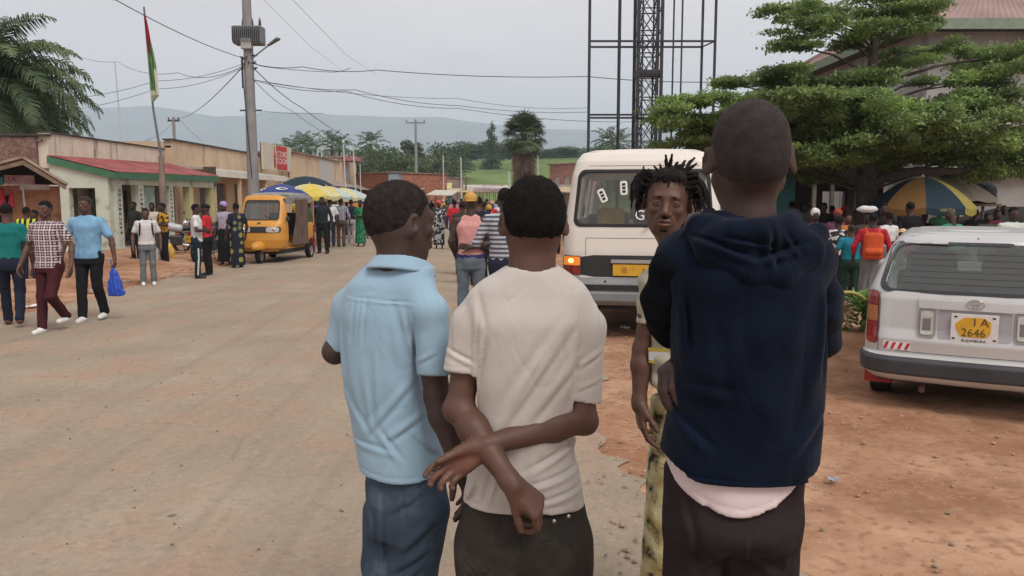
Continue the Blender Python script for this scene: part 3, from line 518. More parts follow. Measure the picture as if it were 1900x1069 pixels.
def terminalia():
    """big tree with flat storeys of foliage"""
    Y0 = 17.0; base = P(1612, 369, Y0); t = thing('terminalia_tree', 'big tree with flat layered branches shading the market on the right', 'tree', (base[0], Y0, 0)); bz = np.array((base[0], Y0, 0.0)); rnd = random.Random(8); cl = []; mb = MB()
    top = P(1622, 20, Y0) - bz; pts = [np.array((0.1, 0, -0.1)), np.array((0.0, 0, 1.0)), P(1606, 300, Y0) - bz, P(1612, 200, Y0) - bz, P(1622, 90, Y0) - bz, top]
    mb.tube(pts, [0.26, 0.22, 0.19, 0.14, 0.09, 0.03], 10)
    # pads: (u, v, dY, half width px, half thickness px)
    pads = [(1500, 22, 0, 62, 9), (1455, 10, 0.3, 42, 8), (1560, 45, -0.3, 85, 13), (1640, 25, 0.2, 75, 14), (1700, 10, 0.4, 48, 9), (1480, 48, 0.2, 60, 8), (1545, 70, 0, 95, 10), (1600, 5, 0.6, 80, 14), (1620, 60, 0, 70, 10), (1680, 45, 0.6, 60, 9), (1470, 80, -.2, 40, 5),
        (1395, 145, 0.5, 70, 10), (1450, 132, 0, 60, 12), (1360, 152, -0.3, 50, 8), (1520, 150, 0.2, 90, 12), (1600, 140, -0.3, 70, 10),
        (1680, 120, 0.6, 70, 10), (1760, 85, 0.8, 40, 10), (1700, 95, 0.8, 60, 10), (1840, 105, 1.2, 90, 14), (1890, 95, 1.0, 60, 12), (1860, 135, 1.0, 90, 14), (1800, 150, 1.0, 80, 14), (1730, 150, 0.8, 40, 6),
        (1290, 185, -0.5, 80, 9), (1250, 205, -0.6, 55, 10), (1370, 180, -0.8, 110, 14), (1460, 185, -1.0, 120, 16), (1560, 180, -0.8, 100, 14), (1400, 215, -0.3, 130, 14), (1500, 220, -0.6, 120, 18), (1300, 222, -0.4, 80, 12), (1240, 222, -0.4, 35, 8),
        (1640, 205, -1.0, 90, 14), (1700, 225, -1.2, 100, 18), (1620, 235, -0.8, 110, 16), (1720, 245, -0.8, 90, 14), (1760, 195, 0.2, 80, 12), (1840, 200, 0.4, 90, 14), (1810, 225, -0.6, 90, 16), (1880, 215, 0.2, 60, 12), (1850, 250, -0.2, 90, 16), (1785, 180, 0.6, 90, 12), (1870, 175, 0.9, 80, 12), (1910, 240, 0.2, 60, 14),
        (1330, 245, 0.2, 90, 13), (1270, 265, 0.2, 60, 10), (1390, 262, 0.4, 110, 16), (1480, 255, 0.3, 120, 20), (1310, 275, 0.6, 60, 10), (1440, 290, 0.9, 90, 18), (1530, 275, 0.6, 110, 22), (1600, 275, 0.6, 90, 22), (1510, 305, 1.2, 110, 16), (1590, 305, 1.2, 80, 16),
        (1670, 275, 0, 80, 12), (1740, 275, -0.2, 80, 12), (1800, 275, 0.2, 80, 14), (1860, 285, 0.3, 80, 18), (1900, 300, 0.3, 60, 22), (1850, 318, 0.5, 80, 14), (1770, 300, 0.6, 50, 10), (1680, 295, 0.5, 50, 10), (1890, 270, 0.4, 60, 14), (1470, 230, 0.8, 130, 20), (1560, 235, 1.0, 130, 20), (1420, 245, 1.4, 120, 16), (1500, 200, 1.0, 120, 14), (1650, 255, 1.2, 120, 16), (1350, 298, 1.2, 60, 12), (1420, 305, 1.6, 80, 14), (1500, 322, 1.8, 90, 14), (1570, 325, 1.6, 70, 14), (1650, 292, 1.4, 80, 14), (1720, 288, 1.2, 80, 12), (1540, 295, -0.6, 90, 14), (1440, 275, -0.8, 90, 14), (1620, 262, -1.2, 90, 12)]
    for (u, v, dy, hw, ht) in pads:
        Y = Y0 + dy * 1.3; c = P(u, v, Y) - bz; k = Y / 1450; W_ = hw * k; n = max(5, int(hw / 8))
        for q in range(n):
            ox = rnd.uniform(-0.85, 0.85) * W_; oy = rnd.uniform(-1.0, 1.0) * min(W_, 1.1); rr_ = rnd.uniform(0.20, 0.50) * (1.1 - abs(ox) / W_ * 0.5); cl.append((c[0] + ox, c[1] + oy, c[2] - abs(ox / W_) ** 2 * ht * k * 0.9 + rnd.uniform(-.3, .3) * ht * k, rr_, rr_, max(0.07, ht * k * rnd.uniform(0.45, 1.15))))
        s_ = np.array((0.0, 0.0, max(1.5, c[2] - 0.35 * abs(c[0]) * 0.5 - 0.3))); zt = min(s_[2], float(top[2]) - 0.1); s_[2] = zt; s_[0] = float(np.interp(zt, [q[2] for q in pts], [q[0] for q in pts])); mid = (s_ + c) / 2 + np.array((0, 0, 0.10)); 
        if v < 200 or len(cl) % 3 == 0: mb.tube([s_, mid, c + np.array((0, 0, -0.05))], [0.034, 0.022, 0.010], 6)
    big = [P(u, v, Y0) - bz for u, v in ((1606, 352), (1640, 330), (1700, 318), (1780, 318), (1860, 300))]; mb.tube(big, [0.15, 0.12, 0.10, 0.08, 0.04], 8)
    b2 = [P(u, v, Y0) - bz for u, v in ((1606, 345), (1560, 318), (1500, 300), (1420, 285), (1330, 270))]; mb.tube(b2, [0.13, 0.11, 0.09, 0.06, 0.03], 8)
    mb.build('trunk', mat('bark_dark', (0.055, 0.045, 0.038), 0.9, 0.3, 8, bump=0.5, bscale=20), t, True)
    leaves('crown', cl, 280000, 0.042, LEAF_BIG, t, 9, 0.30, 0.45, clump=1.0, droop=0.25)
terminalia()
# ================================================================ buildings
def wall(mb, p0, p1, z0, z1, t, ops=()):
    """upright wall along p0-p1 (plan), openings (s0, s1, zb, zt) measured along it in metres"""
    p0, p1 = Vector(p0), Vector(p1); L_ = (p1 - p0).length; d = (p1 - p0) / L_; rz = math.atan2(d.y, d.x)
    def piece(a, b, c, e):
        if b - a < 1e-3 or e - c < 1e-3: return
        m_ = p0 + d * (a + b) / 2; mb.box((m_.x, m_.y, (c + e) / 2), (b - a, t, e - c), rz)
    s = 0
    for (a, b, zb, zt) in sorted(ops): piece(s, a, z0, z1); piece(a, b, z0, zb); piece(a, b, zt, z1); s = b
    piece(s, L_, z0, z1)
STAIN = ((0.17, 0.135, 0.10), 0.535, 1.5, (2.2, 2.2, 0.30))
w_brick = mat('wall_brown_brick', (0.155, 0.092, 0.075), 0.9, 0.25, 9, col2=(0.20, 0.125, 0.10), bump=0.5, bscale=14, dirt=((0.10, 0.065, 0.055), 0.58, 2))
w_white = mat('wall_limewash_stained', (0.62, 0.55, 0.45), 0.9, 0.08, 2, dirt=STAIN, bump=0.1)
w_mint = mat('wall_white_mint', (0.50, 0.53, 0.44), 0.9, 0.08, 2, dirt=((0.24, 0.21, 0.16), 0.56, 1.8), bump=0.1)
w_beige = mat('wall_beige_plaster', (0.56, 0.42, 0.29), 0.9, 0.08, 1.2, dirt=((0.28, 0.19, 0.13), 0.55, 1.4, (2.0, 2.0, 0.3)), bump=0.1)
w_red = mat('wall_red_brick', (0.26, 0.105, 0.065), 0.9, 0.2, 7, col2=(0.34, 0.15, 0.09), bump=0.3, bscale=12)
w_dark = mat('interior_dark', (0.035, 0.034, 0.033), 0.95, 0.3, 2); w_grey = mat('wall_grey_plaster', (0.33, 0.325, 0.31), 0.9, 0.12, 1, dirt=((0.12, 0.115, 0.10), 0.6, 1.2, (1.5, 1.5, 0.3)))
green_paint = mat('paint_green', (0.055, 0.150, 0.085), 0.7, 0.12, 4, dirt=((0.10, 0.09, 0.07), 0.66, 3)); yellow_paint = mat('paint_pale_yellow', (0.46, 0.43, 0.22), 0.85, 0.1, 3)
door_m = mat('door_grey_metal', (0.13, 0.13, 0.14), 0.7, 0.2, 5); wood = mat('wood_weathered', (0.17, 0.12, 0.085), 0.85, 0.3, 5, stretch=(1, 1, 8)); rust = mat('roof_iron_rusty', (0.22, 0.15, 0.12), 0.75, 0.25, 3, col2=(0.30, 0.23, 0.19), dirt=((0.13, 0.08, 0.06), 0.55, 2))
def corrug(name, q, m, parent, n=None, pitch=0.10, amp=0.018, thick=0.0):
    """corrugated sheet over quad q (a,b along the eave; c,d along the ridge)"""
    a, b, c, d = [np.array(p, float) for p in q]; W_ = np.linalg.norm(b - a); N = int(min(900, W_ / pitch * 4)); nr = unit(np.cross(b - a, d - a)); V = []; Fc = []
    for i in range(N + 1):
        s_ = i / N; o = nr * amp * math.sin(2 * math.pi * i / 4 + 0.4); V += [a + (b - a) * s_ + o, d + (c - d) * s_ + o]
    for i in range(N): Fc.append((2 * i, 2 * i + 2, 2 * i + 3, 2 * i + 1))
    return link_mesh(name, np_mesh(name, V, Fc), m, parent, True)
def label_glyphs(mb, origin, right, up, text_rows, cell):
    """small block marks: rows of 5-high bitmap strings"""
    for r, row in enumerate(text_rows):
        for c, ch in enumerate(row):
            if ch == '#': mb.box(origin + right * (c * cell) - up * (r * cell), (cell * 0.9, cell * 0.9, cell * 0.9))
def text_mesh(name, body, size, m, parent, loc, rot, extrude=0.002, sx=1.0):
    cu = bpy.data.curves.new(name, 'FONT'); cu.body = body; cu.size = size; cu.extrude = extrude; cu.align_x = 'CENTER'; cu.align_y = 'CENTER'; cu.resolution_u = 2
    o = bpy.data.objects.new('tmp', cu); COL.objects.link(o); dg = bpy.context.evaluated_depsgraph_get(); me = bpy.data.meshes.new_from_object(o.evaluated_get(dg)); bpy.data.objects.remove(o)
    me.materials.clear(); r = link_mesh(name, me, m, parent); r.location = loc; r.rotation_euler = rot; r.scale = (sx, 1, 1); return r

def porch_house():
    """long whitewashed block with a brick side, and the green-trimmed porch in front of it"""
    Y0, Y1, XB, XE = 24.0, 32.0, -14.2, -12.25
    t = thing('shop_building', 'long low flat building with brown brick side and stained whitewashed parapet', 'building', (XB, Y0, 0)); B = lambda p: (p[0] - XB, p[1] - Y0)
    m = MB(); wall(m, (-10, 0), (-0.15, 0), 0, 3.52, 0.25); m.build('side_wall', w_brick, t)
    m = MB(); wall(m, (0, 0), (0, Y1 - Y0), 2.6, 3.65, 0.3); wall(m, (-0.05, 0.15), (-0.05, Y1 - Y0), 0, 2.6, 0.25, [(0.5, 1.4, 0, 2.1), (2.6, 3.5, 0, 2.1), (4.6, 5.4, 0.8, 2.0), (6.2, 7.1, 0, 2.1)]); wall(m, (-10, Y1 - Y0), (0, Y1 - Y0), 0, 3.6, 0.25); wall(m, (-10, 0.1), (-10, Y1 - Y0), 0, 3.4, 0.25); m.build('front_wall', w_white, t)
    m = MB(); m.bb(-10, 0, -0.1, Y1 - Y0 + 0.1, 3.40, 3.46); m.build('roof', rust, t)
    m = MB(); m.bb(-10.1, 0.2, -0.18, 0.14, 3.56, 3.62); m.bb(-0.2, 0.2, 0.14, Y1 - Y0, 3.66, 3.70); m.build('coping', mat('coping_blackened', (0.07, 0.062, 0.055), 0.95, 0.3, 4), t)
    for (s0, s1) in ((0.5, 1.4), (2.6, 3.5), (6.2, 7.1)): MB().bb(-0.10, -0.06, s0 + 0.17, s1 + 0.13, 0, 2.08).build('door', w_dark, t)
    t2 = thing('porch', 'porch with red iron roof, green fascia and mint columns in front of the whitewashed building', 'porch', (XB, Y0, 0)); W_ = XE - XB
    zr, ze = 2.98, 2.50
    corrug('roof', [(W_ + 0.25, -0.15, ze), (W_ + 0.25, 8.3, ze + 0.10), (0.16, 8.3, zr + 0.12), (0.16, -0.15, zr)], mat('roof_iron_red', (0.235, 0.052, 0.050), 0.6, 0.18, 1.5, col2=(0.30, 0.085, 0.075), dirt=((0.33, 0.20, 0.18), 0.60, 1.6)), t2)
    m = MB(); m.slab([(0.2, -0.17, zr - 0.03), (W_ + 0.27, -0.17, ze - 0.03), (W_ + 0.27, -0.17, ze - 0.22), (0.2, -0.17, zr - 0.24)], 0.03); m.slab([(W_ + 0.27, -0.17, ze - 0.02), (W_ + 0.27, 8.3, ze + 0.08), (W_ + 0.27, 8.3, ze - 0.12), (W_ + 0.27, -0.17, ze - 0.22)], 0.03); m.build('fascia', green_paint, t2)
    m = MB(); wall(m, (0.2, 0), (W_, 0), 0, ze - 0.05, 0.22, [(0.55, 1.35, 0, 2.0)]); m.add([(0.2, -0.11, ze - 0.05), (W_, -0.11, ze - 0.05), (W_, -0.11, ze - 0.01), (0.2, -0.11, zr - 0.06), (0.2, 0.11, ze - 0.05), (W_, 0.11, ze - 0.05), (W_, 0.11, ze - 0.01), (0.2, 0.11, zr - 0.06)], [(0, 1, 2, 3), (7, 6, 5, 4), (0, 4, 5, 1), (3, 2, 6, 7), (1, 5, 6, 2), (0, 3, 7, 4)]); m.build('end_wall', w_mint, t2)
    m = MB(); wall(m, (W_, 0.12), (W_, 8.1), 2.12, ze - 0.06, 0.2); m.build('beam', w_mint, t2)
    for i, y in enumerate((0.30, 1.75, 4.0, 5.75, 7.9)):
        m = MB(); m.bb(W_ - 0.13, W_ + 0.13, y - (0.17 if i else 0.18), y + 0.17, 0.16, 2.12); m.bb(W_ - 0.16, W_ + 0.16, y - 0.2, y + 0.2, 0.0, 0.16); c = m.build('column', w_mint if i in (0, 1, 2) else yellow_paint, t2)
        if i < 3:   # worn hand-painted lettering running down the column
            g = MB(); rnd = random.Random(i); z = 2.0
            while z > 0.55:
                for q in range(3):
                    if rnd.random() < 0.75: g.bb(W_ + 0.131, W_ + 0.135, y - 0.09 + 0.06 * q, y - 0.09 + 0.06 * q + 0.025, z - 0.10, z)
                g.bb(W_ + 0.131, W_ + 0.136, y - 0.09, y + 0.07, z - (0.055 if rnd.random() < 0.5 else 0.10), z - (0.03 if rnd.random() < 0.5 else 0.075)); z -= 0.145
            g.build('painted_letters', mat('letters_black_worn', (0.06, 0.065, 0.06), 0.9, 0.3), c)
    m = MB(); m.bb(0.13, W_ + 0.3, 0, 8.2, -0.1, 0.14); m.build('floor', mat('cement_floor', (0.24, 0.21, 0.18), 0.9, 0.2, 3), t2)
    m = MB(); wall(m, (0.2, 0.3), (0.2, 8.1), 0.14, 2.6, 0.06, [(1.0, 1.9, 0.15, 2.0), (3.2, 4.3, 0.15, 2.0), (6.3, 7.1, 0.15, 2.0)]); m.build('inner_wall', mat('wall_green_old', (0.20, 0.24, 0.14), 0.9, 0.25, 1.5, dirt=((0.07, 0.09, 0.06), 0.5, 1.5)), t2)
    m = MB(); wall(m, (W_ - 0.02, 2.0), (W_ - 0.02, 3.0), 0.14, 2.1, 0.03); m.build('curtain', mat('curtain_mint', (0.25, 0.33, 0.28), 0.9, 0.2, 3), t2)
    text_mesh('notice', 'A', 0.25, mat('letters_black_worn', (0.06,) * 3), t2, (0.35, -0.125, 1.2), (R(90), 0, 0))
    return t
porch_house()
def canopy_house():
    Y0, Y1, XB = 32.3, 44.6, -14.0
    t = thing('shop_building', 'beige shop row with rounded canopy and barred grey doors behind the concrete pole', 'building', (XB, Y0, 0)); L_ = Y1 - Y0; m = MB(); wall(m, (0, 0), (0, L_), 0, 4.05, 0.3, [(0.8, 1.9, 0.3, 2.3), (2.6, 3.8, 0, 2.4), (4.6, 5.8, 0.0, 2.4), (7, 8, 0, 2.4), (9.4, 10.6, 0, 2.4)]); wall(m, (-9, 0.0), (-0.15, 0.0), 0, 4.0, 0.25); wall(m, (-9, L_), (-0.15, L_), 0, 4.0, 0.25); m.build('wall', w_beige, t)
    MB().bb(-9, 0.1, 0, L_, 3.75, 3.83).build('roof', rust, t); MB().bb(-0.2, 0.22, -0.1, L_ + 0.05, 4.05, 4.11).build('coping', mat('coping_blackened', (0, 0, 0)), t)
    for (a, b) in ((0.8, 1.9), (2.6, 3.8), (4.6, 5.8), (7, 8), (9.4, 10.6)):
        d = MB().bb(-0.05, 0.03, a, b, 0, 2.4).build('door', door_m, t); m = MB()
        for k in range(6): m.cyl((0.06, a + (k + 0.5) * (b - a) / 6, 0.1), (0.06, a + (k + 0.5) * (b - a) / 6, 2.35), 0.012, 6)
        m.build('bars', mat('iron_bars', (0.30, 0.29, 0.28), 0.6, 0.1), d)
    cm = mat('canopy_grey_white', (0.40, 0.37, 0.32), 0.85, 0.1, 2, dirt=((0.18, 0.15, 0.12), 0.6, 1.5)); prof = [(0.16, 3.05), (1.0, 3.0), (1.35, 2.88), (1.5, 2.62), (1.46, 2.60), (1.30, 2.80), (0.98, 2.9), (0.16, 2.95)]
    m = MB()
    for y0, y1 in ((1.0, L_),):
        n = len(prof); vs = [(x, y0, z) for x, z in prof] + [(x, y1, z) for x, z in prof]; m.add(vs, [(i, (i + 1) % n, n + (i + 1) % n, n + i) for i in range(n)] + [tuple(range(n))[::-1], tuple(range(n, 2 * n))])
    m.build('canopy', cm, t); MB().bb(1.0, 1.52, 0.93, 1.0, 2.2, 3.02).build('canopy_end', mat('wood_dark', (0.10, 0.07, 0.055), 0.9, 0.2), t)
    for y in (1.1, 4.2, 8.0, 11.8): MB().bb(1.30, 1.44, y - 0.07, y + 0.07, 0, 2.75).build('post', w_beige, t)
canopy_house()
def roof_sign():
    p, q = P(487, 300, 41.0), P(539, 300, 45.5); t = thing('advert_hoarding', 'cream painted hoarding with red panel above the canopy roof', 'sign', (p[0], 41.0, 3.1)); d = Vector((q[0] - p[0], 4.5, 0)); L_ = d.length; rz = math.atan2(d.y, d.x); t.rotation_euler = (0, 0, rz)
    MB().bb(0, L_, -0.05, 0.05, 0.12, 1.50).build('board', mat('board_cream', (0.52, 0.49, 0.40), 0.85, 0.08, 1, dirt=((0.40, 0.38, 0.30), 0.6, 2)), t)
    MB().bb(L_ * 0.45, L_ * 0.83, -0.065, -0.052, 0.17, 1.46).build('red_panel', mat('paint_sign_red', (0.45, 0.045, 0.05), 0.7, 0.1, 3), t)
    m = MB(); m.lathe([(0.0, 0.0), (0.13, 0.02), (0.15, 0.35), (0.12, 0.5), (0.15, 0.62), (0.06, 0.85), (0.05, 1.1), (0.0, 1.1)], (L_ * 0.38, -0.09, 0.25), 12); 
    for i in range(len(m.v)): m.v[i] = (m.v[i][0], -0.07 + (m.v[i][1] + 0.09) * 0.06, m.v[i][2])
    m.build('painted_bottle', mat('paint_bottle_red', (0.40, 0.08, 0.06), 0.8, 0.3, 6), t)
    wt = mat('paint_sign_white', (0.66, 0.62, 0.60), 0.8, 0.05)
    text_mesh('lettering', 'CORE', 0.46, wt, t, (L_ * 0.64, -0.072, 1.00), (R(90), 0, 0), 0.003, 1.35); text_mesh('lettering', 'COOK', 0.46, wt, t, (L_ * 0.64, -0.072, 0.62), (R(90), 0, 0), 0.003, 1.35)
    for x in (0.1, L_ - 0.1): MB().cyl((x, 0.1, -0.2), (x, 0.1, 1.5), 0.04).build('support', wood, t)
roof_sign()
def simple_block(name, label, u0, u1, vt, Y0, Y1, m, depth=6, side=-1, zb=0, parts=(), hroof=0.0, ztop=None):
    a, b = P(u0, vt, Y0), P(u1, vt, Y1); z = ztop or float((a[2] + b[2]) / 2); t = thing(name, label, 'building', (a[0], Y0, 0)); d = Vector((b[0] - a[0], Y1 - Y0, 0)); L_ = d.length; t.rotation_euler = (0, 0, math.atan2(d.y, d.x))
    mb = MB(); ops = [(s0 * L_, s1 * L_, zb_, zt_) for (k, s0, s1, zb_, zt_, mm) in parts if k in ('door', 'window')]; wall(mb, (0, 0), (L_, 0), zb, z, 0.25, ops); wall(mb, (0.0, 0.12), (0.0, depth), zb, z, 0.2); wall(mb, (L_, 0.12), (L_, depth), zb, z, 0.2); wall(mb, (0, depth), (L_, depth), zb, z, 0.2); mb.build('wall', m, t)
    MB().bb(-0.2, L_ + 0.2, -0.25, depth + 0.1, z, z + 0.07).build('roof', rust, t)
    for (k, s0, s1, zb_, zt_, mm) in parts:
        if k in ('door', 'window'): MB().bb(s0 * L_, s1 * L_, -0.02, 0.03, zb_, zt_).build(k, mm, t)
        elif k == 'panel': MB().bb(s0 * L_, s1 * L_, -0.16, -0.13, zb_, zt_).build('painted_panel', mm, t)
        elif k == 'awning': MB().slab([(s0 * L_, -1.6, zb_), (s1 * L_, -1.6, zb_), (s1 * L_, -0.12, zt_), (s0 * L_, -0.12, zt_)], 0.05).build('awning', mm, t)
    return t
pale = mat('paint_pale_grey', (0.45, 0.43, 0.40), 0.8, 0.08); awn = mat('awning_iron_grey', (0.26, 0.22, 0.19), 0.8, 0.25, 2); bluegrey = mat('paint_blue_grey', (0.26, 0.31, 0.36), 0.8, 0.1)
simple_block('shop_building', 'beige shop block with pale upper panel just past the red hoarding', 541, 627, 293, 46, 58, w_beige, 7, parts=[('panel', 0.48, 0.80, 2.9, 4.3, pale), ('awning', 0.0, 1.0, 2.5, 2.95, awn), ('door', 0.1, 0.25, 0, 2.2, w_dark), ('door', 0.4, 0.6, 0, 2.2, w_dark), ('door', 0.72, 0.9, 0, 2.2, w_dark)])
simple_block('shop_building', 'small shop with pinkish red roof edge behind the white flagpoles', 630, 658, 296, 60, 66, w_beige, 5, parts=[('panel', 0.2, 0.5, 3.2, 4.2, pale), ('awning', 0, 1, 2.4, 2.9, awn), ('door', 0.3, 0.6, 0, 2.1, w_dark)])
MB_ = MB(); q = P(645, 297, 62); MB_.box((q[0], 61.5, q[2] + 0.05), (1.9, 2.5, 0.35)); tag(MB_.build('roof_canopy', mat('paint_dusty_pink', (0.36, 0.16, 0.15), 0.8, 0.15)), 'dusty pink slab roof above the small shop', 'canopy')
t = simple_block('shop_building', 'red brick shop with pale grey lower shutters facing the street', 664, 721, 322, 66, 63, w_red, 6, parts=[('panel', 0.36, 0.98, 2.2, 2.32, pale), ('door', 0.40, 0.98, 0, 2.2, mat('shutter_dark_grey', (0.10, 0.11, 0.12), 0.7, 0.15))])
simple_block('shop_building', 'narrow blue-grey painted shop beside the red brick shop', 721, 741, 320, 63, 63, bluegrey, 5, parts=[('door', 0.3, 0.7, 0, 2.1, w_dark)])
simple_block('shop_building', 'long low shop with pale rusty roof in the middle distance', 735, 851, 330, 85, 85, mat('wall_dusty_brown', (0.27, 0.20, 0.16), 0.9, 0.2), 7, parts=[('awning', 0.2, 0.9, 2.7, 3.4, mat('awning_pale_yellow', (0.50, 0.44, 0.22), 0.8, 0.1)), ('door', 0.1, 0.2, 0, 2.1, w_dark), ('door', 0.45, 0.6, 0, 2.1, w_dark), ('window', 0.75, 0.9, 0.8, 2.0, mat('paint_teal', (0.05, 0.22, 0.22), 0.6, 0.1))])
simple_block('shop_building', 'brick red shop with white framed windows left of the white van', 1022, 1075, 305, 62, 60, mat('wall_pinkish_brick', (0.36, 0.19, 0.15), 0.9, 0.2), 2.5, parts=[('window', 0.15, 0.35, 1.2, 3.4, pale), ('window', 0.5, 0.7, 1.2, 3.4, pale), ('awning', 0, 1, 2.4, 2.8, awn)])
simple_block('house', 'small cream gabled house among the trees on the slope', 783, 822, 296, 150, 150, mat('wall_cream_far', (0.55, 0.50, 0.40), 0.9, 0.05), 8, zb=3, parts=[('window', 0.3, 0.4, 6, 7, w_dark)])
rnd = random.Random(4)
# market shacks and stalls down the middle distance
shack_m = [mat('iron_sheet_grey', (0.33, 0.31, 0.29), 0.7, 0.2, 2), rust, mat('tarp_blue', (0.10, 0.16, 0.30), 0.7, 0.2), mat('tarp_pale', (0.46, 0.44, 0.38), 0.8, 0.15), mat('tarp_tan', (0.42, 0.32, 0.20), 0.8, 0.2)]
shlab = ['grey iron sheet', 'rusty iron sheet', 'blue tarpaulin', 'pale tarpaulin', 'tan tarpaulin']
for i, (u, v, Y, w_, k) in enumerate([(858, 352, 70, 3.0, 4), (884, 349, 78, 3.4, 0), (905, 352, 66, 2.4, 1), (925, 347, 84, 3.2, 3), (945, 351, 72, 2.4, 0), (1012, 352, 60, 2.6, 3), (1036, 350, 54, 2.2, 4), (838, 352, 82, 3.0, 0), (868, 345, 92, 3.6, 3), (900, 344, 100, 4.0, 1), (960, 345, 96, 3.4, 4), (990, 345, 92, 3.4, 0), (746, 352, 50, 2.4, 1), (822, 356, 56, 1.8, 3)]):
    p = P(u, v, Y); t = thing('market_stall', 'distant market stall roofed with %s, %s' % (shlab[k], ['left of the yellow cap', 'behind the yellow cap', 'right of the yellow cap', 'by the white van', 'at the back of the market'][0 if u < 850 else 1 if u < 890 else 2 if u < 1000 and Y < 90 else 3 if u >= 1000 else 4]), 'market stall', (p[0], Y, 0), rnd.uniform(-.2, .2), 'distant market stalls'); z = float(p[2])
    MB().slab([(-w_ / 2, -1.2, z - 0.2), (w_ / 2, -1.2, z - 0.25), (w_ / 2, 1.2, z + 0.12), (-w_ / 2, 1.2, z + 0.15)], 0.05).build('roof', shack_m[k], t)
    for sx in (-1, 1):
        for sy in (-1, 1): MB().cyl((sx * w_ * 0.45, sy * 1.05, 0), (sx * w_ * 0.45, sy * 1.05, z - 0.1 + 0.1 * sy), 0.04, 6).build('post', wood, t)
    MB().bb(-w_ * 0.42, w_ * 0.42, -0.9, 0.2, 0.75, 0.85).build('counter', wood, t)

def kiosk_left():
    Y = 17.0; a = P(45, 298, Y); tip = P(112, 344, Y); L0 = P(-70, 340, Y); t = thing('kiosk', 'small shop kiosk with gabled iron roof and orange wall at the far left', 'kiosk', (a[0], Y, 0), R(31)); W_ = lambda u, v, dy=0: np.array((P(u, v, Y)[0] - a[0], dy, P(u, v, Y)[2]))
    m = MB(); m.slab([W_(43, 297, -0.9), W_(113, 345, -0.9), W_(113, 345, 3.5), W_(43, 297, 3.5)][::-1], 0.05); m.slab([W_(-70, 335, -0.9), W_(43, 297, -0.9), W_(43, 297, 3.5), W_(-70, 335, 3.5)][::-1], 0.05); m.build('roof', rust, t)
    m = MB(); m.slab([W_(45, 301, -0.93), W_(112, 348, -0.93), W_(110, 353, -0.93), W_(44, 309, -0.93)], 0.04); m.slab([W_(-70, 339, -0.93), W_(45, 301, -0.93), W_(44, 309, -0.93), W_(-70, 345, -0.93)], 0.04); m.build('bargeboard', wood, t)
    m = MB(); x1 = W_(96, 345)[0]; x0 = W_(-70, 345)[0]; wall(m, (x0, 0.1), (x1, 0.1), 0, 1.95, 0.15, [(x1 - x0 - 1.55, x1 - x0 - 0.85, 0, 1.75)]); wall(m, (x1, 0.1), (x1, 3.3), 0, 1.95, 0.15); m.build('wall', mat('paint_orange_faded', (0.38, 0.20, 0.12), 0.85, 0.15, 2, dirt=((0.20, 0.11, 0.08), 0.52, 2)), t)
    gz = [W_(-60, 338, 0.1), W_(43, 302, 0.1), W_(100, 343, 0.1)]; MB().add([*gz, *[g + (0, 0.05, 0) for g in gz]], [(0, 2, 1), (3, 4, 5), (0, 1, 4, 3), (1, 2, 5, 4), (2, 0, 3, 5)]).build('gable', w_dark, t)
    MB().bb(x1 - 1.6, x1 - 0.8, 0.25, 0.3, 0, 1.75).build('door', w_dark, t)
    s_ = MB().bb(W_(-40, 340)[0], W_(13, 340)[0], -0.2, -0.15, W_(0, 344)[2], W_(0, 330)[2]).build('sign_board', mat('paint_teal', (0.05, 0.22, 0.22)), t)
    text_mesh('lettering', 'MTI', 0.13, pale, s_, (W_(-2, 337)[0], -0.215, W_(0, 337)[2]), (R(90), 0, 0))
    s_ = MB().bb(W_(15, 340)[0], W_(62, 340)[0], -0.2, -0.15, W_(0, 342)[2], W_(0, 326)[2]).build('sign_board', mat('board_pinkish', (0.38, 0.26, 0.27), 0.8, 0.2, 9), t); text_mesh('lettering', 'TA', 0.14, mat('letters_maroon', (0.20, 0.03, 0.06)), s_, (W_(26, 334)[0], -0.215, W_(0, 334)[2]), (R(90), 0, 0))
    m = MB(); n = 12
    for k in range(n): xa = W_(14 + 48 * k / n, 0)[0]; xb = W_(14 + 48 * (k + 1) / n, 0)[0]; m.add([(xa, -0.22, W_(0, 343)[2]), (xb, -0.22, W_(0, 343)[2]), (xb, -0.24, W_(0, 350 + 2 * (k % 2))[2]), ((xa + xb) / 2, -0.24, W_(0, 354)[2]), (xa, -0.24, W_(0, 350 + 2 * (k % 2))[2])], [(0, 1, 2, 3, 4)])
    m.build('awning_valance', mat('cloth_offwhite', (0.50, 0.46, 0.42), 0.9, 0.1), t)
    f = Field(W_(-50, 400, -0.6) - 0.1, W_(30, 340, 0.1) + 0.1, 0.02); p0, p1 = W_(-40, 350, -0.3), W_(16, 350, -0.3); f.loft([(W_(0, 386)[2], 0.75 * 0 + (p0[0] + p1[0]) / 2 + 0.10, -0.35, 0.36, 0.05), (W_(0, 350)[2], (p0[0] + p1[0]) / 2 + 0.05, -0.3, 0.31, 0.04)], 0, n=6); f.band(lambda x, y, z: 0.015 * np.sin(x * 30)); link_mesh('red_cloth', f.mesh('red_cloth'), mat('cloth_crimson', (0.30, 0.02, 0.035), 0.9, 0.15), t, True)
    g = W_(24, 400); MB().cyl((W_(24, 0)[0], -0.3, 0), (W_(19, 0)[0], -0.3, 1.9), 0.02).build('post', pale, t)
kiosk_left()

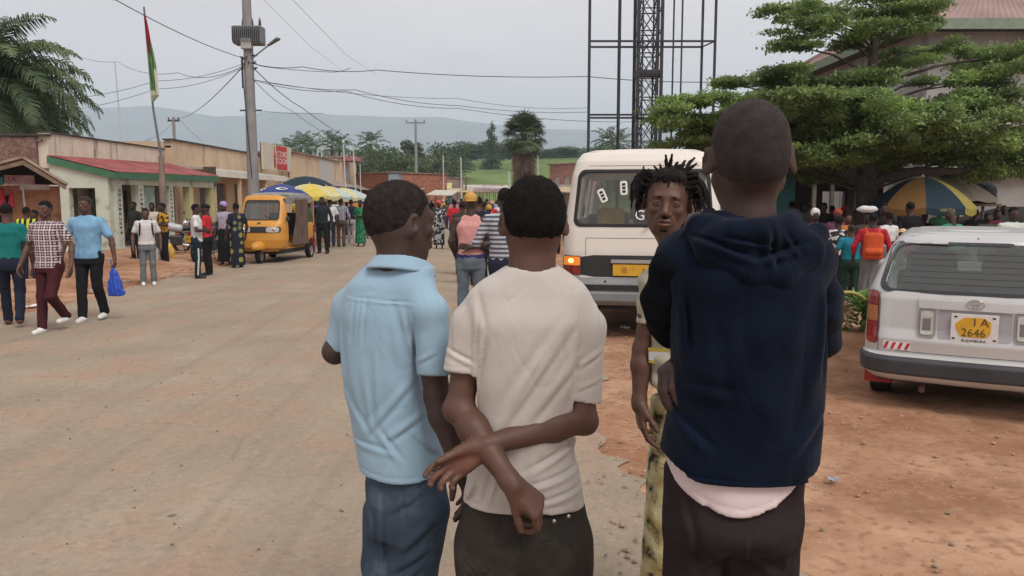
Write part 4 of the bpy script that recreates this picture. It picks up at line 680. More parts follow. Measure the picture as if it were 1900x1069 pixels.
def big_hip_house():
    X0, Y0 = 12.9, 25.0; t = thing('civic_building', 'large grey building with faded pink hipped iron roof behind the layered tree', 'building', (X0, Y0, 0)); W_, D_ = 15.0, 15.0; ez = 7.0; az = 11.1
    m = MB(); wall(m, (0, 0), (W_, 0), 0, ez, 0.3, [(1.0, 2.2, 4.9, 5.9), (3.4, 4.6, 4.9, 5.9), (6.0, 7.4, 4.9, 5.9), (9.4, 10.6, 4.9, 5.9)]); wall(m, (0, 0.15), (0, D_), 0, ez, 0.3, [(2, 3.2, 4.9, 5.9), (6, 7.2, 4.9, 5.9)]); wall(m, (W_, 0), (W_, D_), 0, ez, 0.3); wall(m, (0, D_), (W_, D_), 0, ez, 0.3); m.build('wall', w_grey, t)
    ov = 0.9; e = [(-ov, -ov, ez), (W_ + ov, -ov, ez), (W_ + ov, D_ + ov, ez), (-ov, D_ + ov, ez)]; r1, r2 = (W_ * 0.40, D_ / 2, az), (W_ * 0.52, D_ / 2, az)
    rm = mat('roof_iron_faded_pink', (0.255, 0.165, 0.150), 0.75, 0.10, 0.5, col2=(0.31, 0.215, 0.195), dirt=((0.20, 0.115, 0.10), 0.56, 0.5), stretch=None)
    corrug('roof_slope', [e[0], e[1], r2, r1], rm, t, pitch=0.2, amp=0.02); corrug('roof_slope', [e[3], e[0], r1, r1], rm, t, pitch=0.2, amp=0.02); corrug('roof_slope', [e[1], e[2], r2, r2], rm, t, pitch=0.2, amp=0.02); corrug('roof_slope', [e[2], e[3], r1, r2], rm, t, pitch=0.2, amp=0.02)
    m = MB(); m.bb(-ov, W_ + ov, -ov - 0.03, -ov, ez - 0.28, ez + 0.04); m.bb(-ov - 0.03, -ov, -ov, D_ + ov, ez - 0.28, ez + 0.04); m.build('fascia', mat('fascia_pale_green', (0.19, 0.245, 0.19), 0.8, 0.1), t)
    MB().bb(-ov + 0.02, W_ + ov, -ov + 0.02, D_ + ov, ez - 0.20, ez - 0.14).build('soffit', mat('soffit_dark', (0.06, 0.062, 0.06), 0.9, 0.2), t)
    for (a, b) in ((1.0, 2.2), (3.4, 4.6), (6.0, 7.4), (9.4, 10.6)):
        w_ = MB().bb(a, b, 0.0, 0.05, 4.9, 5.9).build('window', mat('window_dark_glass', (0.05, 0.055, 0.06), 0.15, 0.1, spec=0.7), t); m = MB(); m.bb(a - 0.06, b + 0.06, -0.19, -0.15, 4.84, 4.9); m.bb(a - 0.06, b + 0.06, -0.19, -0.15, 5.9, 5.96); m.bb(a - 0.06, a, -0.19, -0.15, 4.9, 5.9); m.bb(b, b + 0.06, -0.19, -0.15, 4.9, 5.9); m.build('frame', mat('frame_white', (0.62, 0.62, 0.60), 0.7, 0.05), w_)
    for x in (2.8, 5.3, 8.4): MB().bb(x, x + 0.18, -0.75, -0.57, 0, ez - 0.2).build('pillar', w_grey, t)
    MB().bb(1.0, W_, -0.6, -0.15, 3.9, 4.05).build('balcony_slab', mat('frame_white', (0.62,) * 3), t)
big_hip_house()
def veranda_row():
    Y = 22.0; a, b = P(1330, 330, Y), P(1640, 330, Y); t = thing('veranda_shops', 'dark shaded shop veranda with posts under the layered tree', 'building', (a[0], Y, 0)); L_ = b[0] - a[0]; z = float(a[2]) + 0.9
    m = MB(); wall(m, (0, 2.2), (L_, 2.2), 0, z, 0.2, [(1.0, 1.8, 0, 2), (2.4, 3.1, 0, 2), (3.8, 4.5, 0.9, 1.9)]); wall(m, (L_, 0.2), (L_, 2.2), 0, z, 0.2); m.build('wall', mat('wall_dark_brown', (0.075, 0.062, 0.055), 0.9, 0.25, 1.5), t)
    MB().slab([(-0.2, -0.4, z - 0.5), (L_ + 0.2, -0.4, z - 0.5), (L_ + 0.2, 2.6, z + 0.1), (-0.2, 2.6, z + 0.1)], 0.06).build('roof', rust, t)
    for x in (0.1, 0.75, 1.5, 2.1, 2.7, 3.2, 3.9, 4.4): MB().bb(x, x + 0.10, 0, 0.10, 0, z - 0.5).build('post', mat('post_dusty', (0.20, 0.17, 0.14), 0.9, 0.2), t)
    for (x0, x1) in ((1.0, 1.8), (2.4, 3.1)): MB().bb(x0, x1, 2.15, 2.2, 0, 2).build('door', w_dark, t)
    k = P(1310, 300, 18.5); t = thing('teal_kiosk', 'teal painted metal kiosk behind the white van', 'kiosk', (k[0], 18.5, 0)); w_ = P(1478, 300, 18.5)[0] - k[0]; zt = float(P(1310, 305, 18.5)[2]); tm = mat('paint_teal_kiosk', (0.035, 0.145, 0.155), 0.6, 0.12, 2)
    MB().bb(0, w_, 0, 1.6, 0.05, zt).build('body', tm, t, bevel=0.02); MB().bb(-0.1, w_ + 0.1, -0.3, 1.7, zt, zt + 0.06).build('roof', rust, t); MB().bb(0.3, 1.2, -0.03, 0, 0.9, 1.7).build('shutter', mat('shutter_dark_grey', (0.1,) * 3), t)
    q = P(1440, 341, 18.3); s_ = MB().box((q[0] - k[0], -0.25, q[2]), (0.32, 0.03, 0.26)).build('sign_panel', mat('paint_lime', (0.30, 0.42, 0.05), 0.6, 0.1), t)
    MB().cyl((q[0] - k[0], -0.22, 0), (q[0] - k[0], -0.22, q[2] - 0.13), 0.018).build('sign_post', pale, t)
veranda_row()
def white_stair_block():
    Y = 20.5; a = P(1655, 300, Y); t = thing('market_hall', 'low whitewashed market wall with sloping dark canopy behind the silver car', 'building', (a[0], Y, 0)); L_ = P(1960, 300, Y)[0] - a[0]
    m = MB(); wall(m, (0, 0), (L_, 0), 0, 2.35, 0.25); m.build('wall', mat('wall_greyish_white', (0.33, 0.32, 0.30), 0.9, 0.1, 1.5, dirt=((0.2, 0.19, 0.17), 0.6, 1.5)), t); MB().bb(-0.1, L_, -0.4, 3, 2.35, 2.45).build('roof', rust, t)
    m = MB(); q = [P(u, v, Y) - np.array((a[0], Y, 0)) + np.array((0, dy, 0)) for u, v, dy in ((1725, 415, -2.6), (1850, 383, -2.6), (1850, 383, -0.2), (1725, 415, -0.2))]; m.slab(q, 0.08); m.build('sloping_canopy', w_dark, t)
    for u in (1728, 1845): x = P(u, 400, Y)[0] - a[0]; MB().cyl((x, -2.4, 0), (x, -2.4, 1.1 if u < 1800 else 1.5), 0.04).build('post', wood, t)
    p = P(1815, 378, 19.0); t = thing('water_tank', 'dark blue-black round water tank beside the market wall', 'tank', (p[0], 19.0, 0)); zb = float(p[2]); m = MB(); m.lathe([(0, 0), (0.36, 0.0), (0.38, 0.05), (0.37, 0.12), (0.385, 0.17), (0.37, 0.24), (0.385, 0.30), (0.36, 0.40), (0.25, 0.50), (0.10, 0.54), (0, 0.54)], (0, 0, zb), 28); m.build('tank', mat('plastic_dark_navy', (0.018, 0.022, 0.032), 0.5, 0.1), t, True)
    m = MB(); m.bb(-0.35, 0.35, -0.35, 0.35, zb - 0.06, zb); m.build('platform', wood, t)
    for sx in (-1, 1):
        for sy in (-1, 1): MB().cyl((sx * 0.3, sy * 0.3, 0), (sx * 0.3, sy * 0.3, zb - 0.06), 0.035, 6).build('leg', wood, t)
white_stair_block()
# ================================================================ people
SKIN = {
 'a': mat('skin_dark', (0.062, 0.032, 0.023), 0.55, 0.10, 14, bump=0.05, bscale=240, spec=0.35, attr=(0.24, 0.095, 0.065)),
 'b': mat('skin_deep', (0.054, 0.031, 0.025), 0.58, 0.10, 14, bump=0.05, bscale=240, spec=0.35, attr=(0.20, 0.085, 0.06)),
 'c': mat('skin_brown', (0.100, 0.050, 0.035), 0.55, 0.10, 14, bump=0.05, bscale=240, spec=0.35, attr=(0.26, 0.11, 0.08))}
HAIR = mat('hair_short', (0.014, 0.012, 0.012), 0.95, 0.35, 60, bump=0.9, bscale=330, spec=0.12)
HAIR_SHAVED = mat('hair_shaved', (0.034, 0.026, 0.025), 0.85, 0.25, 40, bump=0.35, bscale=420, spec=0.2)
EYE = mat('eyeball', (0.42, 0.35, 0.31), 0.2, 0.02, spec=0.6); IRIS = mat('iris', (0.012, 0.008, 0.006), 0.15, 0.02, spec=0.8)

def head_sdf(f, c, M, s=1.0, face=1, ears=1, k=0.018, wx=1.0, es=1.0):
    """c: point between the ears at eye height; M columns: right, forward, up"""
    c = np.array(c, float); M = np.array(M)
    W = lambda x, y, z: c + M @ (np.array((x * wx, y, z)) * s)
    def el(p, r, k_=k, op='u'): f.ell(W(*p), np.array(r) * (wx, 1, 1) * s, k_ * s, op, M)
    def cp(a, b, ra, rb, k_=k, op='u'): f.cap(W(*a), W(*b), ra * s, rb * s, k_ * s, op)
    el((0, -0.012, 0.030), (0.074, 0.098, 0.084), 0.01)
    el((0, 0.028, -0.028), (0.060, 0.062, 0.080), 0.03)
    el((0, -0.035, -0.02), (0.062, 0.062, 0.055), 0.03)
    el((0, 0.052, -0.090), (0.030, 0.030, 0.024), 0.025)
    for sx in (-1, 1):
        cp((sx * 0.053, 0.0, -0.045), (sx * 0.022, 0.056, -0.088), 0.020, 0.018, 0.02)
        if face: el((sx * 0.042, 0.064, -0.024), (0.020, 0.018, 0.016), 0.015)
        if ears:
            e = W(sx * 0.083, -0.014, -0.006); Me = M @ np.array(Matrix.Rotation(R(-12), 3, 'X')) @ np.array(Matrix.Rotation(R(sx * -38), 3, 'Z'))
            f.ell(e, np.array((0.0095, 0.023, 0.034)) * s * es, 0.006 * s, 'u', Me)
            f.ell(e + M @ (np.array((sx * 0.010, 0.006, 0.004)) * s), np.array((0.007, 0.012, 0.019)) * s, 0.004 * s, 's', Me)
    if face:
        cp((-0.034, 0.078, 0.020), (0.034, 0.078, 0.020), 0.014, 0.014, 0.014)
        for sx in (-1, 1): el((sx * 0.031, 0.103, 0.002), (0.019, 0.022, 0.012), 0.014, 's')
        for sx in (-1, 1): el((sx * 0.031, 0.0755, 0.001), (0.0175, 0.0155, 0.0125), 0.004)
        for sx in ((-1, 1) if face > 1 else ()): el((sx * 0.031, 0.0925, -0.001), (0.0135, 0.0085, 0.0042), 0.0025, 's')
        cp((0, 0.084, 0.010), (0, 0.108, -0.030), 0.008, 0.0115, 0.012)
        for sx in (-1, 1): el((sx * 0.014, 0.096, -0.036), (0.009, 0.011, 0.009), 0.006)
        el((0, 0.082, -0.060), (0.034, 0.018, 0.022), 0.012)
        el((0, 0.097, -0.058), (0.024, 0.010, 0.0065), 0.006); el((0, 0.095, -0.071), (0.022, 0.011, 0.0075), 0.006)
        el((0, 0.108, -0.0645), (0.024, 0.012, 0.0022), 0.003, 's')

def fuzz(me, n, L_, m, parent, seed=0):
    """short curly stubble standing on a hair surface"""
    nv = len(me.vertices); co = np.empty(nv * 3, np.float32); me.vertices.foreach_get('co', co); co = co.reshape(-1, 3); no = np.empty(nv * 3, np.float32); me.vertices.foreach_get('normal', no); no = no.reshape(-1, 3)
    rs = np.random.RandomState(seed); i = rs.randint(0, nv, n); p = co[i] + rs.normal(size=(n, 3)) * 0.0015 - no[i] * 0.001; d = no[i] + 0.75 * rs.normal(size=(n, 3)); d /= np.linalg.norm(d, axis=1)[:, None]; s_ = np.cross(d, rs.normal(size=(n, 3))); s_ /= np.linalg.norm(s_, axis=1)[:, None]; l = L_ * (0.4 + 0.8 * rs.rand(n))[:, None]
    V = np.stack([p - s_ * 0.0006, p + s_ * 0.0006, p + d * l], 1).reshape(-1, 3); link_mesh('hair_ends', np_mesh('hair_ends', V, np.arange(n * 3).reshape(n, 3)), m, parent)
def hair_mesh(c, M, s, h, base, thick=0.006, low=-0.035, seed=0, front=0.05, rough=0.0015, lowf=0.045, wx=1.0):
    """close hair cap: follows the skull, ends in a hairline"""
    c = np.array(c, float); M = np.array(M); f = Field(c - 0.15 * s, c + 0.16 * s, h)
    W = lambda x, y, z: c + M @ (np.array((x, y, z)) * s)
    f.ell(W(0, -0.012, 0.030), (np.array((0.074 * wx, 0.098, 0.084)) + thick) * s, 0.01, 'u', M)
    f.ell(W(0, -0.035, -0.02), (np.array((0.062 * wx, 0.062, 0.055)) + thick) * s, 0.03 * s, 'u', M)
    def fn(x, y, z):
        x, y, z = x - c[0], y - c[1], z - c[2]
        X = (M[0, 0] * x + M[1, 0] * y + M[2, 0] * z) / s; Y = (M[0, 1] * x + M[1, 1] * y + M[2, 1] * z) / s; Z = (M[0, 2] * x + M[1, 2] * y + M[2, 2] * z) / s
        line = np.where(Y > 0.0, lowf - (0.06 - np.abs(X)) * 0.1, low) + np.clip((Y + 0.01) / 0.05, 0, 1) * 0.0
        t = np.clip((Y + 0.02) / (front + 0.02), 0, 1); line = low * (1 - t) + lowf * t + 0.0015 * np.sin(X * 170 + Y * 90)
        ear = np.sqrt((np.maximum(np.abs(X) - 0.05, 0) - 0.03) ** 2 * 0.2 + (Y + 0.005) ** 2 + (Z + 0.016) ** 2) - 0.030
        taper[0] = thick * s * np.clip(1.15 - (Z - line) / 0.040, 0, 1.15); return np.maximum((line - Z) * 0.7, -ear)
    taper = [0]; keep = fn(f.ax[0][:, None, None], f.ax[1][None, :, None], f.ax[2][None, None, :]); f.F = np.maximum(f.F + taper[0], keep).astype(np.float32)
    f.band(lambda x, y, z: rough * wob(x, y, z, 190, seed) + rough * wob(x, y, z, 320, seed + 3), 0.012)
    return f.mesh('hair', base)

def hand_sdf(f, wrist, d, n, side, s=1.0, curl=(20, 25, 18), spread=5, thumb=(0.55, 0.55, 0.25), tcurl=20, fcurl=None, k=0.007):
    """wrist point, d finger direction, n palm normal, side +1 if thumb lies along n x d ... returns tips"""
    d = unit(d); n = unit(np.array(n) - d * np.dot(n, d)); t = np.cross(n, d) * side; w0 = np.array(wrist, float)
    A = lambda a, b, c_: w0 + (d * a + t * b + n * c_) * s
    roots = [(0.090, 0.030), (0.094, 0.010), (0.090, -0.010), (0.082, -0.028)]; ln_ = [(0.042, 0.026, 0.022), (0.046, 0.029, 0.023), (0.043, 0.027, 0.022), (0.034, 0.021, 0.020)]
    rr = [0.0092, 0.0095, 0.0090, 0.0080]
    for (a, b) in roots: f.cap(A(0.012, b * 0.55, 0), A(a, b, 0), 0.0145 * s, 0.0115 * s, 0.012 * s)
    f.cap(A(0.02, 0.018, 0.010), A(0.055, 0.030, 0.010), 0.015 * s, 0.010 * s, 0.012 * s)   # thumb mound
    f.cap(A(0.02, -0.018, 0.006), A(0.06, -0.024, 0.005), 0.014 * s, 0.010 * s, 0.012 * s)
    for i in range(4):
        a, b = roots[i]; p = A(a, b, 0); ang = 0; sp = R(spread) * (1.5 - i); dd0 = d * math.cos(sp) + t * math.sin(sp); cu = curl if fcurl is None else fcurl[i]; r = rr[i] * s
        for q in range(3):
            ang += R(cu[q]); dd = dd0 * math.cos(ang) + n * math.sin(ang); p2 = p + dd * ln_[i][q] * s
            f.cap(p, p2, r * (1.04 - 0.07 * q), r * (0.97 - 0.07 * q), 0.002 * s if q else 0.004 * s); p = p2
    td = unit(d * thumb[0] + t * thumb[1] + n * thumb[2]); p = A(0.018, 0.022, 0.004); p2 = p + td * 0.042 * s; f.cap(p, p2, 0.0145 * s, 0.0115 * s, 0.012 * s)
    ax = unit(d + n * 0.4); td2 = unit(td * math.cos(R(tcurl)) + ax * math.sin(R(tcurl))); p3 = p2 + td2 * 0.032 * s; f.cap(p2, p3, 0.0112 * s, 0.0102 * s, 0.005 * s)
    td3 = unit(td2 * math.cos(R(tcurl)) + ax * math.sin(R(tcurl))); f.cap(p3, p3 + td3 * 0.024 * s, 0.0102 * s, 0.0085 * s, 0.004 * s)

def arm_sdf(f, sh, el, wr, s=1.0, k=0.012, fat=1.0):
    sh, el, wr = (np.array(q, float) for q in (sh, el, wr)); m = sh + (el - sh) * 0.45
    f.cap(sh, m, 0.044 * s * fat, 0.043 * s * fat, 0.02); f.cap(m, el, 0.043 * s * fat, 0.037 * s * fat, k)
    b = el + (wr - el) * 0.30; f.cap(el, b, 0.038 * s * fat, 0.041 * s * fat, k); f.cap(b, wr, 0.041 * s * fat, 0.026 * s * fat, k)
    f.cap(wr, wr + unit(wr - el) * 0.02, 0.026 * s, 0.025 * s, k)

PCOUNT = [0]
def person(label, loc, yaw, H=1.72, h=0.012, shirt=None, pants=None, hair=None, skin='a', elbows=None, wrists=None, legs=None, sleeve=0.62, build=1.0,
           dress=None, shoes=None, hat=None, extra=None, group=None, hem=0.93, head_yaw=0, head_pitch=0, face=None, fingers=None, lean=0.0, hands=None, vest=False, shortpants=None, long_skirt=None, sit=False):
    """background figure in its own frame: x right, y forward, z up. Measures are for 1.75 m and scaled."""
    PCOUNT[0] += 1; seed = PCOUNT[0]; s = H / 1.75
    t = thing('person', label, 'person', loc, yaw, group)
    fw = build
    el = elbows or [(-0.265 * fw, -0.03, 1.13), (0.265 * fw, -0.03, 1.13)]
    wr = wrists or [(-0.27 * fw, 0.06, 0.87), (0.27 * fw, 0.06, 0.87)]
    lg = legs or [((-0.10, 0.01, 0.50), (-0.11, -0.02, 0.09)), ((0.10, 0.01, 0.50), (0.11, -0.02, 0.09))]
    sc = lambda p: np.array(p, float) * s
    shl = [sc((-0.172 * fw, -0.01 + lean * 0.4, 1.405)), sc((0.172 * fw, -0.01 + lean * 0.4, 1.405))]
    hips = [sc((-0.09, 0, 0.90)), sc((0.09, 0, 0.90))]
    hc = sc((0, 0.015 + lean * 0.55, 1.632)); HM = rotz(R(head_yaw)) @ np.array(Matrix.Rotation(R(head_pitch), 3, 'X'))
    face = (h < 0.02) if face is None else face
    allp = [sc(q) for q in el + wr] + [sc(a) for q in lg for a in q]
    lo = np.min(allp + [sc((-0.27, -0.2, -0.02))], 0) - 0.16 * s; hi = np.max(allp + [sc((0.27, 0.2, 1.78))], 0) + 0.16 * s; lo[2] = -0.02; hi[2] = 1.82 * s
    skin_m = SKIN[skin]
    # --- body: one continuous surface
    f = Field(lo, hi, h)
    head_sdf(f, hc, HM, s * 0.98, face, 1)
    f.cap(hc + HM @ sc((0, -0.018, -0.05)), sc((0, -0.02 + lean * 0.4, 1.46)), 0.056 * s, 0.060 * s, 0.03)
    f.cap(shl[0], shl[1], 0.045 * s, 0.045 * s, 0.05)
    f.loft([(0.86 * s, 0, 0, 0.125 * s * fw, 0.085 * s), (1.1 * s, 0, 0.0, 0.115 * s * fw, 0.08 * s), (1.3 * s, 0, lean * 0.3, 0.145 * s * fw, 0.09 * s), (1.44 * s, 0, lean * 0.4, 0.12 * s, 0.06 * s)], 0.03)
    for i in (0, 1):
        arm_sdf(f, shl[i], sc(el[i]), sc(wr[i]), s, 0.012, 0.95)
        e_, w_ = sc(el[i]), sc(wr[i]); dd = unit(w_ - e_); hd = (hands or {}).get(i)
        if hd: hand_sdf(f, w_, hd[0], hd[1], hd[2], s, curl=hd[3])
        else: hand_sdf(f, w_, unit(dd + np.array((0, 0.15, -0.5))), (1 - 2 * i, 0, 0), 1 if i == 1 else -1, s, curl=(22, 28, 20), thumb=(0.75, 0.45, 0.3))
        k_, a_ = sc(lg[i][0]), sc(lg[i][1])
        f.cap(hips[i], k_, 0.062 * s, 0.046 * s, 0.03); f.cap(k_, a_, 0.046 * s, 0.03 * s, 0.02)
        f.cap(a_ + sc((0, 0.0, -0.045)), a_ + sc((0, 0.13, -0.062)), 0.030 * s, 0.022 * s, 0.02)
    me = f.mesh('body'); set_tint(me, lambda x, y, z: 0 * x); link_mesh('body', me, skin_m, t, True)
    # --- trousers
    def legs_cloth(rt, rb, cover=1.0, name='trousers', m=None, skirt=False):
        g = Field(lo, hi, h)
        if skirt:
            zb = cover
            g.loft([(zb * s, 0, 0.02, 0.20 * s, 0.15 * s), ((zb + 0.45) * s, 0, 0.01, 0.185 * s, 0.135 * s), (0.93 * s, 0, 0.0, 0.185 * s, 0.13 * s), (1.06 * s, 0, 0, 0.15 * s, 0.11 * s)], 0.02)
            g.band(lambda x, y, z: 0.010 * np.sin(np.arctan2(y, x) * 9 + 2 * np.sin(z * 6)) * np.clip((0.9 - z) * 2, 0, 1))
        else:
            g.loft([(0.80 * s, 0, -0.005, 0.165 * s * fw, 0.118 * s), (0.90 * s, 0, -0.012, 0.172 * s * fw, 0.125 * s), (1.04 * s, 0, 0, 0.150 * s * fw, 0.105 * s)], 0.02)
            for i in (0, 1):
                k_, a_ = sc(lg[i][0]), sc(lg[i][1]); hp = hips[i] + sc((0, 0, -0.05)); g.cap(hp, k_, 0.092 * s, rt * s, 0.03)
                q = k_ + (a_ - k_) * cover; g.cap(k_, q, rt * s, rb * s, 0.02)
            g.band(lambda x, y, z: 0.006 * wob(x * 1.4, y, z, 24, seed) + 0.0035 * wob(x, y, z, 55, seed + 2))
        link_mesh(name, g.mesh(name), m, t, True)
    if pants is not None: legs_cloth(0.068, 0.060, 1.0 if shortpants is None else shortpants, 'trousers', pants)
    if long_skirt is not None: legs_cloth(0, 0, long_skirt[1], 'skirt', long_skirt[0], True)
    # --- shirt / dress
    if shirt is not None:
        g = Field(lo, hi, h); z0 = hem * s; ww = 1.0
        g.loft([(z0, 0, 0.0, 0.176 * s * fw, 0.128 * s), (1.05 * s, 0, 0.0, 0.158 * s * fw, 0.118 * s), (1.2 * s, 0, lean * 0.15, 0.165 * s * fw, 0.122 * s), (1.33 * s, 0, lean * 0.3, 0.178 * s * fw, 0.122 * s), (1.42 * s, 0, lean * 0.4, 0.155 * s * fw, 0.09 * s), (1.485 * s, 0, lean * 0.42, 0.075 * s, 0.068 * s)], 0.02)
        if not vest:
            g.cap(shl[0], shl[1], 0.050 * s, 0.050 * s, 0.05)
            for i in (0, 1):
                e_, w_ = sc(el[i]), sc(wr[i])
                if sleeve <= 1: g.cap(shl[i], shl[i] + (e_ - shl[i]) * sleeve, 0.053 * s, 0.060 * s, 0.03)
                else: g.cap(shl[i], e_, 0.053 * s, 0.048 * s, 0.03); g.cap(e_, e_ + (w_ - e_) * (sleeve - 1), 0.052 * s, 0.040 * s, 0.02)
        g.cap(sc((0, -0.018 + lean * 0.45, 1.475)), sc((0, 0.03 + lean * 0.5, 1.60)), 0.060 * s, 0.075 * s, 0.01, 's')
        if dress: pass
        g.band(lambda x, y, z: 0.006 * wob(x, y, z, 24, seed) + 0.004 * wob(x * 2, y, z, 40, seed + 5))
        g.cut(lambda x, y, z: (z0 - z) + 0 * x + 0 * y)
        link_mesh('shirt' if not dress else 'dress', g.mesh('shirt'), shirt, t, True)
    if hair is not None:
        link_mesh('hair', hair_mesh(hc, HM, s * 0.98, max(h * 0.8, 0.004), (0, 0, 0), 0.006, rough=0.001), hair, t, True)
    if shoes is not None:
        for i in (0, 1):
            a_ = sc(lg[i][1]); g = Field(a_ - 0.13 * s, a_ + np.array((0.13, 0.26, 0.10)) * s, min(h, 0.009)); g.cap(a_ + sc((0, -0.01, -0.035)), a_ + sc((0, 0.02, -0.03)), 0.045 * s, 0.045 * s, 0.02); g.cap(a_ + sc((0, 0.0, -0.05)), a_ + sc((0, 0.155, -0.058)), 0.042 * s, 0.036 * s, 0.02)
            zf = a_[2] - 0.088 * s; g.cut(lambda x, y, z: zf - z + 0 * x + 0 * y); link_mesh('shoe', g.mesh('shoe'), shoes, t, True)
    if hat:
        kind, hm = hat; g = Field(hc - 0.22, hc + 0.24, max(h * 0.8, 0.005)); W = lambda x, y, z: hc + HM @ sc((x, y, z))
        if kind == 'cap':
            g.ell(W(0, -0.01, 0.045), np.array((0.088, 0.112, 0.085)) * s, 0, 'u', HM); g.cut(lambda x, y, z: (hc[2] + 0.030 * s) - z + 0 * x + 0 * y); g.ell(W(0, 0.12, 0.040), np.array((0.065, 0.07, 0.010)) * s, 0.01, 'u', HM)
        elif kind == 'capback':
            g.ell(W(0, -0.01, 0.045), np.array((0.088, 0.112, 0.088)) * s, 0, 'u', HM); g.cut(lambda x, y, z: (hc[2] + 0.012 * s) - z + 0 * x + 0 * y); g.ell(W(0, -0.105, 0.020), np.array((0.060, 0.05, 0.010)) * s, 0.01, 'u', HM)
        elif kind == 'scarf':
            g.ell(W(0, -0.02, 0.04), np.array((0.092, 0.115, 0.098)) * s, 0.01, 'u', HM); g.ell(W(0.01, -0.10, 0.03), np.array((0.06, 0.05, 0.05)) * s, 0.02, 'u', HM); g.ell(W(0, 0.09, -0.02), np.array((0.06, 0.06, 0.06)) * s, 0.01, 's', HM); g.band(lambda x, y, z: 0.006 * wob(x, y, z, 70, seed)); g.cut(lambda x, y, z: (hc[2] - 0.02 * s) - z + 0 * x + 0 * y)
        elif kind == 'brim':
            g.ell(W(0, 0, 0.06), np.array((0.085, 0.10, 0.07)) * s, 0, 'u', HM); g.cut(lambda x, y, z: (hc[2] + 0.045 * s) - z + 0 * x + 0 * y); g.ell(W(0, 0, 0.050), np.array((0.16, 0.17, 0.012)) * s, 0.01, 'u', HM)
        elif kind == 'bundle':
            g.ell(W(0.02, 0.02, 0.15), np.array((0.20, 0.13, 0.075)) * s, 0.01, 'u', HM); g.band(lambda x, y, z: 0.010 * wob(x, y, z, 40, seed))
        link_mesh('hat' if kind != 'scarf' else 'headscarf', g.mesh('hat'), hm, t, True)
    return t
WALK = lambda a=1: [((-0.10, 0.10 * a + 0.02, 0.50), (-0.10, 0.20 * a, 0.10 if a > 0 else 0.16)), ((0.10, -0.02 * a + 0.02, 0.51), (0.10, -0.24 * a, 0.16 if a > 0 else 0.10))]
FOLD = dict(elbows=[(-0.27, 0.02, 1.14), (0.27, 0.02, 1.14)], wrists=[(-0.06, 0.20, 1.16), (0.08, 0.22, 1.12)])
# ================================================================ the four people close to the camera
def ST(v, uL, uR, Y, b, dy=0.0):
    p, q = P(uL, v, Y), P(uR, v, Y); return (float(p[2] + q[2]) / 2, float(p[0] + q[0]) / 2, Y + dy, float(q[0] - p[0]) / 2, b)
def creases(f, Y, rows, seed=0, amp=0.003, fr=16, back=True):
    rows = [(P(r[0], r[1], Y), P(r[2], r[3], Y), r[4], r[5]) for r in rows]
    def fn(x, y, z):
        d = np.zeros_like(x)
        for p, q, w_, h_ in rows: d = d + crease(x, y, z, (p[0], p[2]), (q[0], q[2]), w_, h_)
        if back: d = d * np.clip((Y + 0.02 - y) / 0.05, 0, 1)
        return d + amp * wob(x, y, z, fr, seed) + amp * 0.5 * wob(x, y * 1.3, z * 0.7, fr * 2.3, seed + 4)
    f.band(fn, 0.035)
def lower_body(f, legs, H=1.75):
    """legs: [(hip, knee, ankle)] closed inside the trousers, feet included"""
    for hp, kn, an in legs:
        hp, kn, an = (np.array(q, float) for q in (hp, kn, an))
        hp = hp + (kn - hp) * 0.3; f.cap(hp, kn, 0.050, 0.044, 0.03); f.cap(kn, an, 0.048, 0.034, 0.02)
def make_shoes(t, ankles, fwd, m, base, L=0.25):
    fwd = unit(fwd)
    for a_ in ankles:
        a_ = np.array(a_, float); g = Field(a_ - 0.28, a_ + 0.28, 0.010); g.cap(a_ + (0, 0, -0.04), a_ + fwd * 0.03 + (0, 0, -0.045), 0.045, 0.045, 0.02); g.cap(a_ - fwd * 0.02 + (0, 0, -0.05), a_ + fwd * 0.16 + (0, 0, -0.055), 0.042, 0.038, 0.02)
        g.cut(lambda x, y, z: 0.002 - z + 0 * x + 0 * y); link_mesh('shoe', g.mesh('shoe', base), m, t, True)
palm = lambda pts, r: (lambda x, y, z: sum(np.exp(-((x - p[0]) ** 2 + (y - p[1]) ** 2 + (z - p[2]) ** 2) / r ** 2) for p in pts))
dark_shoe = mat('black_shoe', (0.02, 0.02, 0.022), 0.6, 0.2)

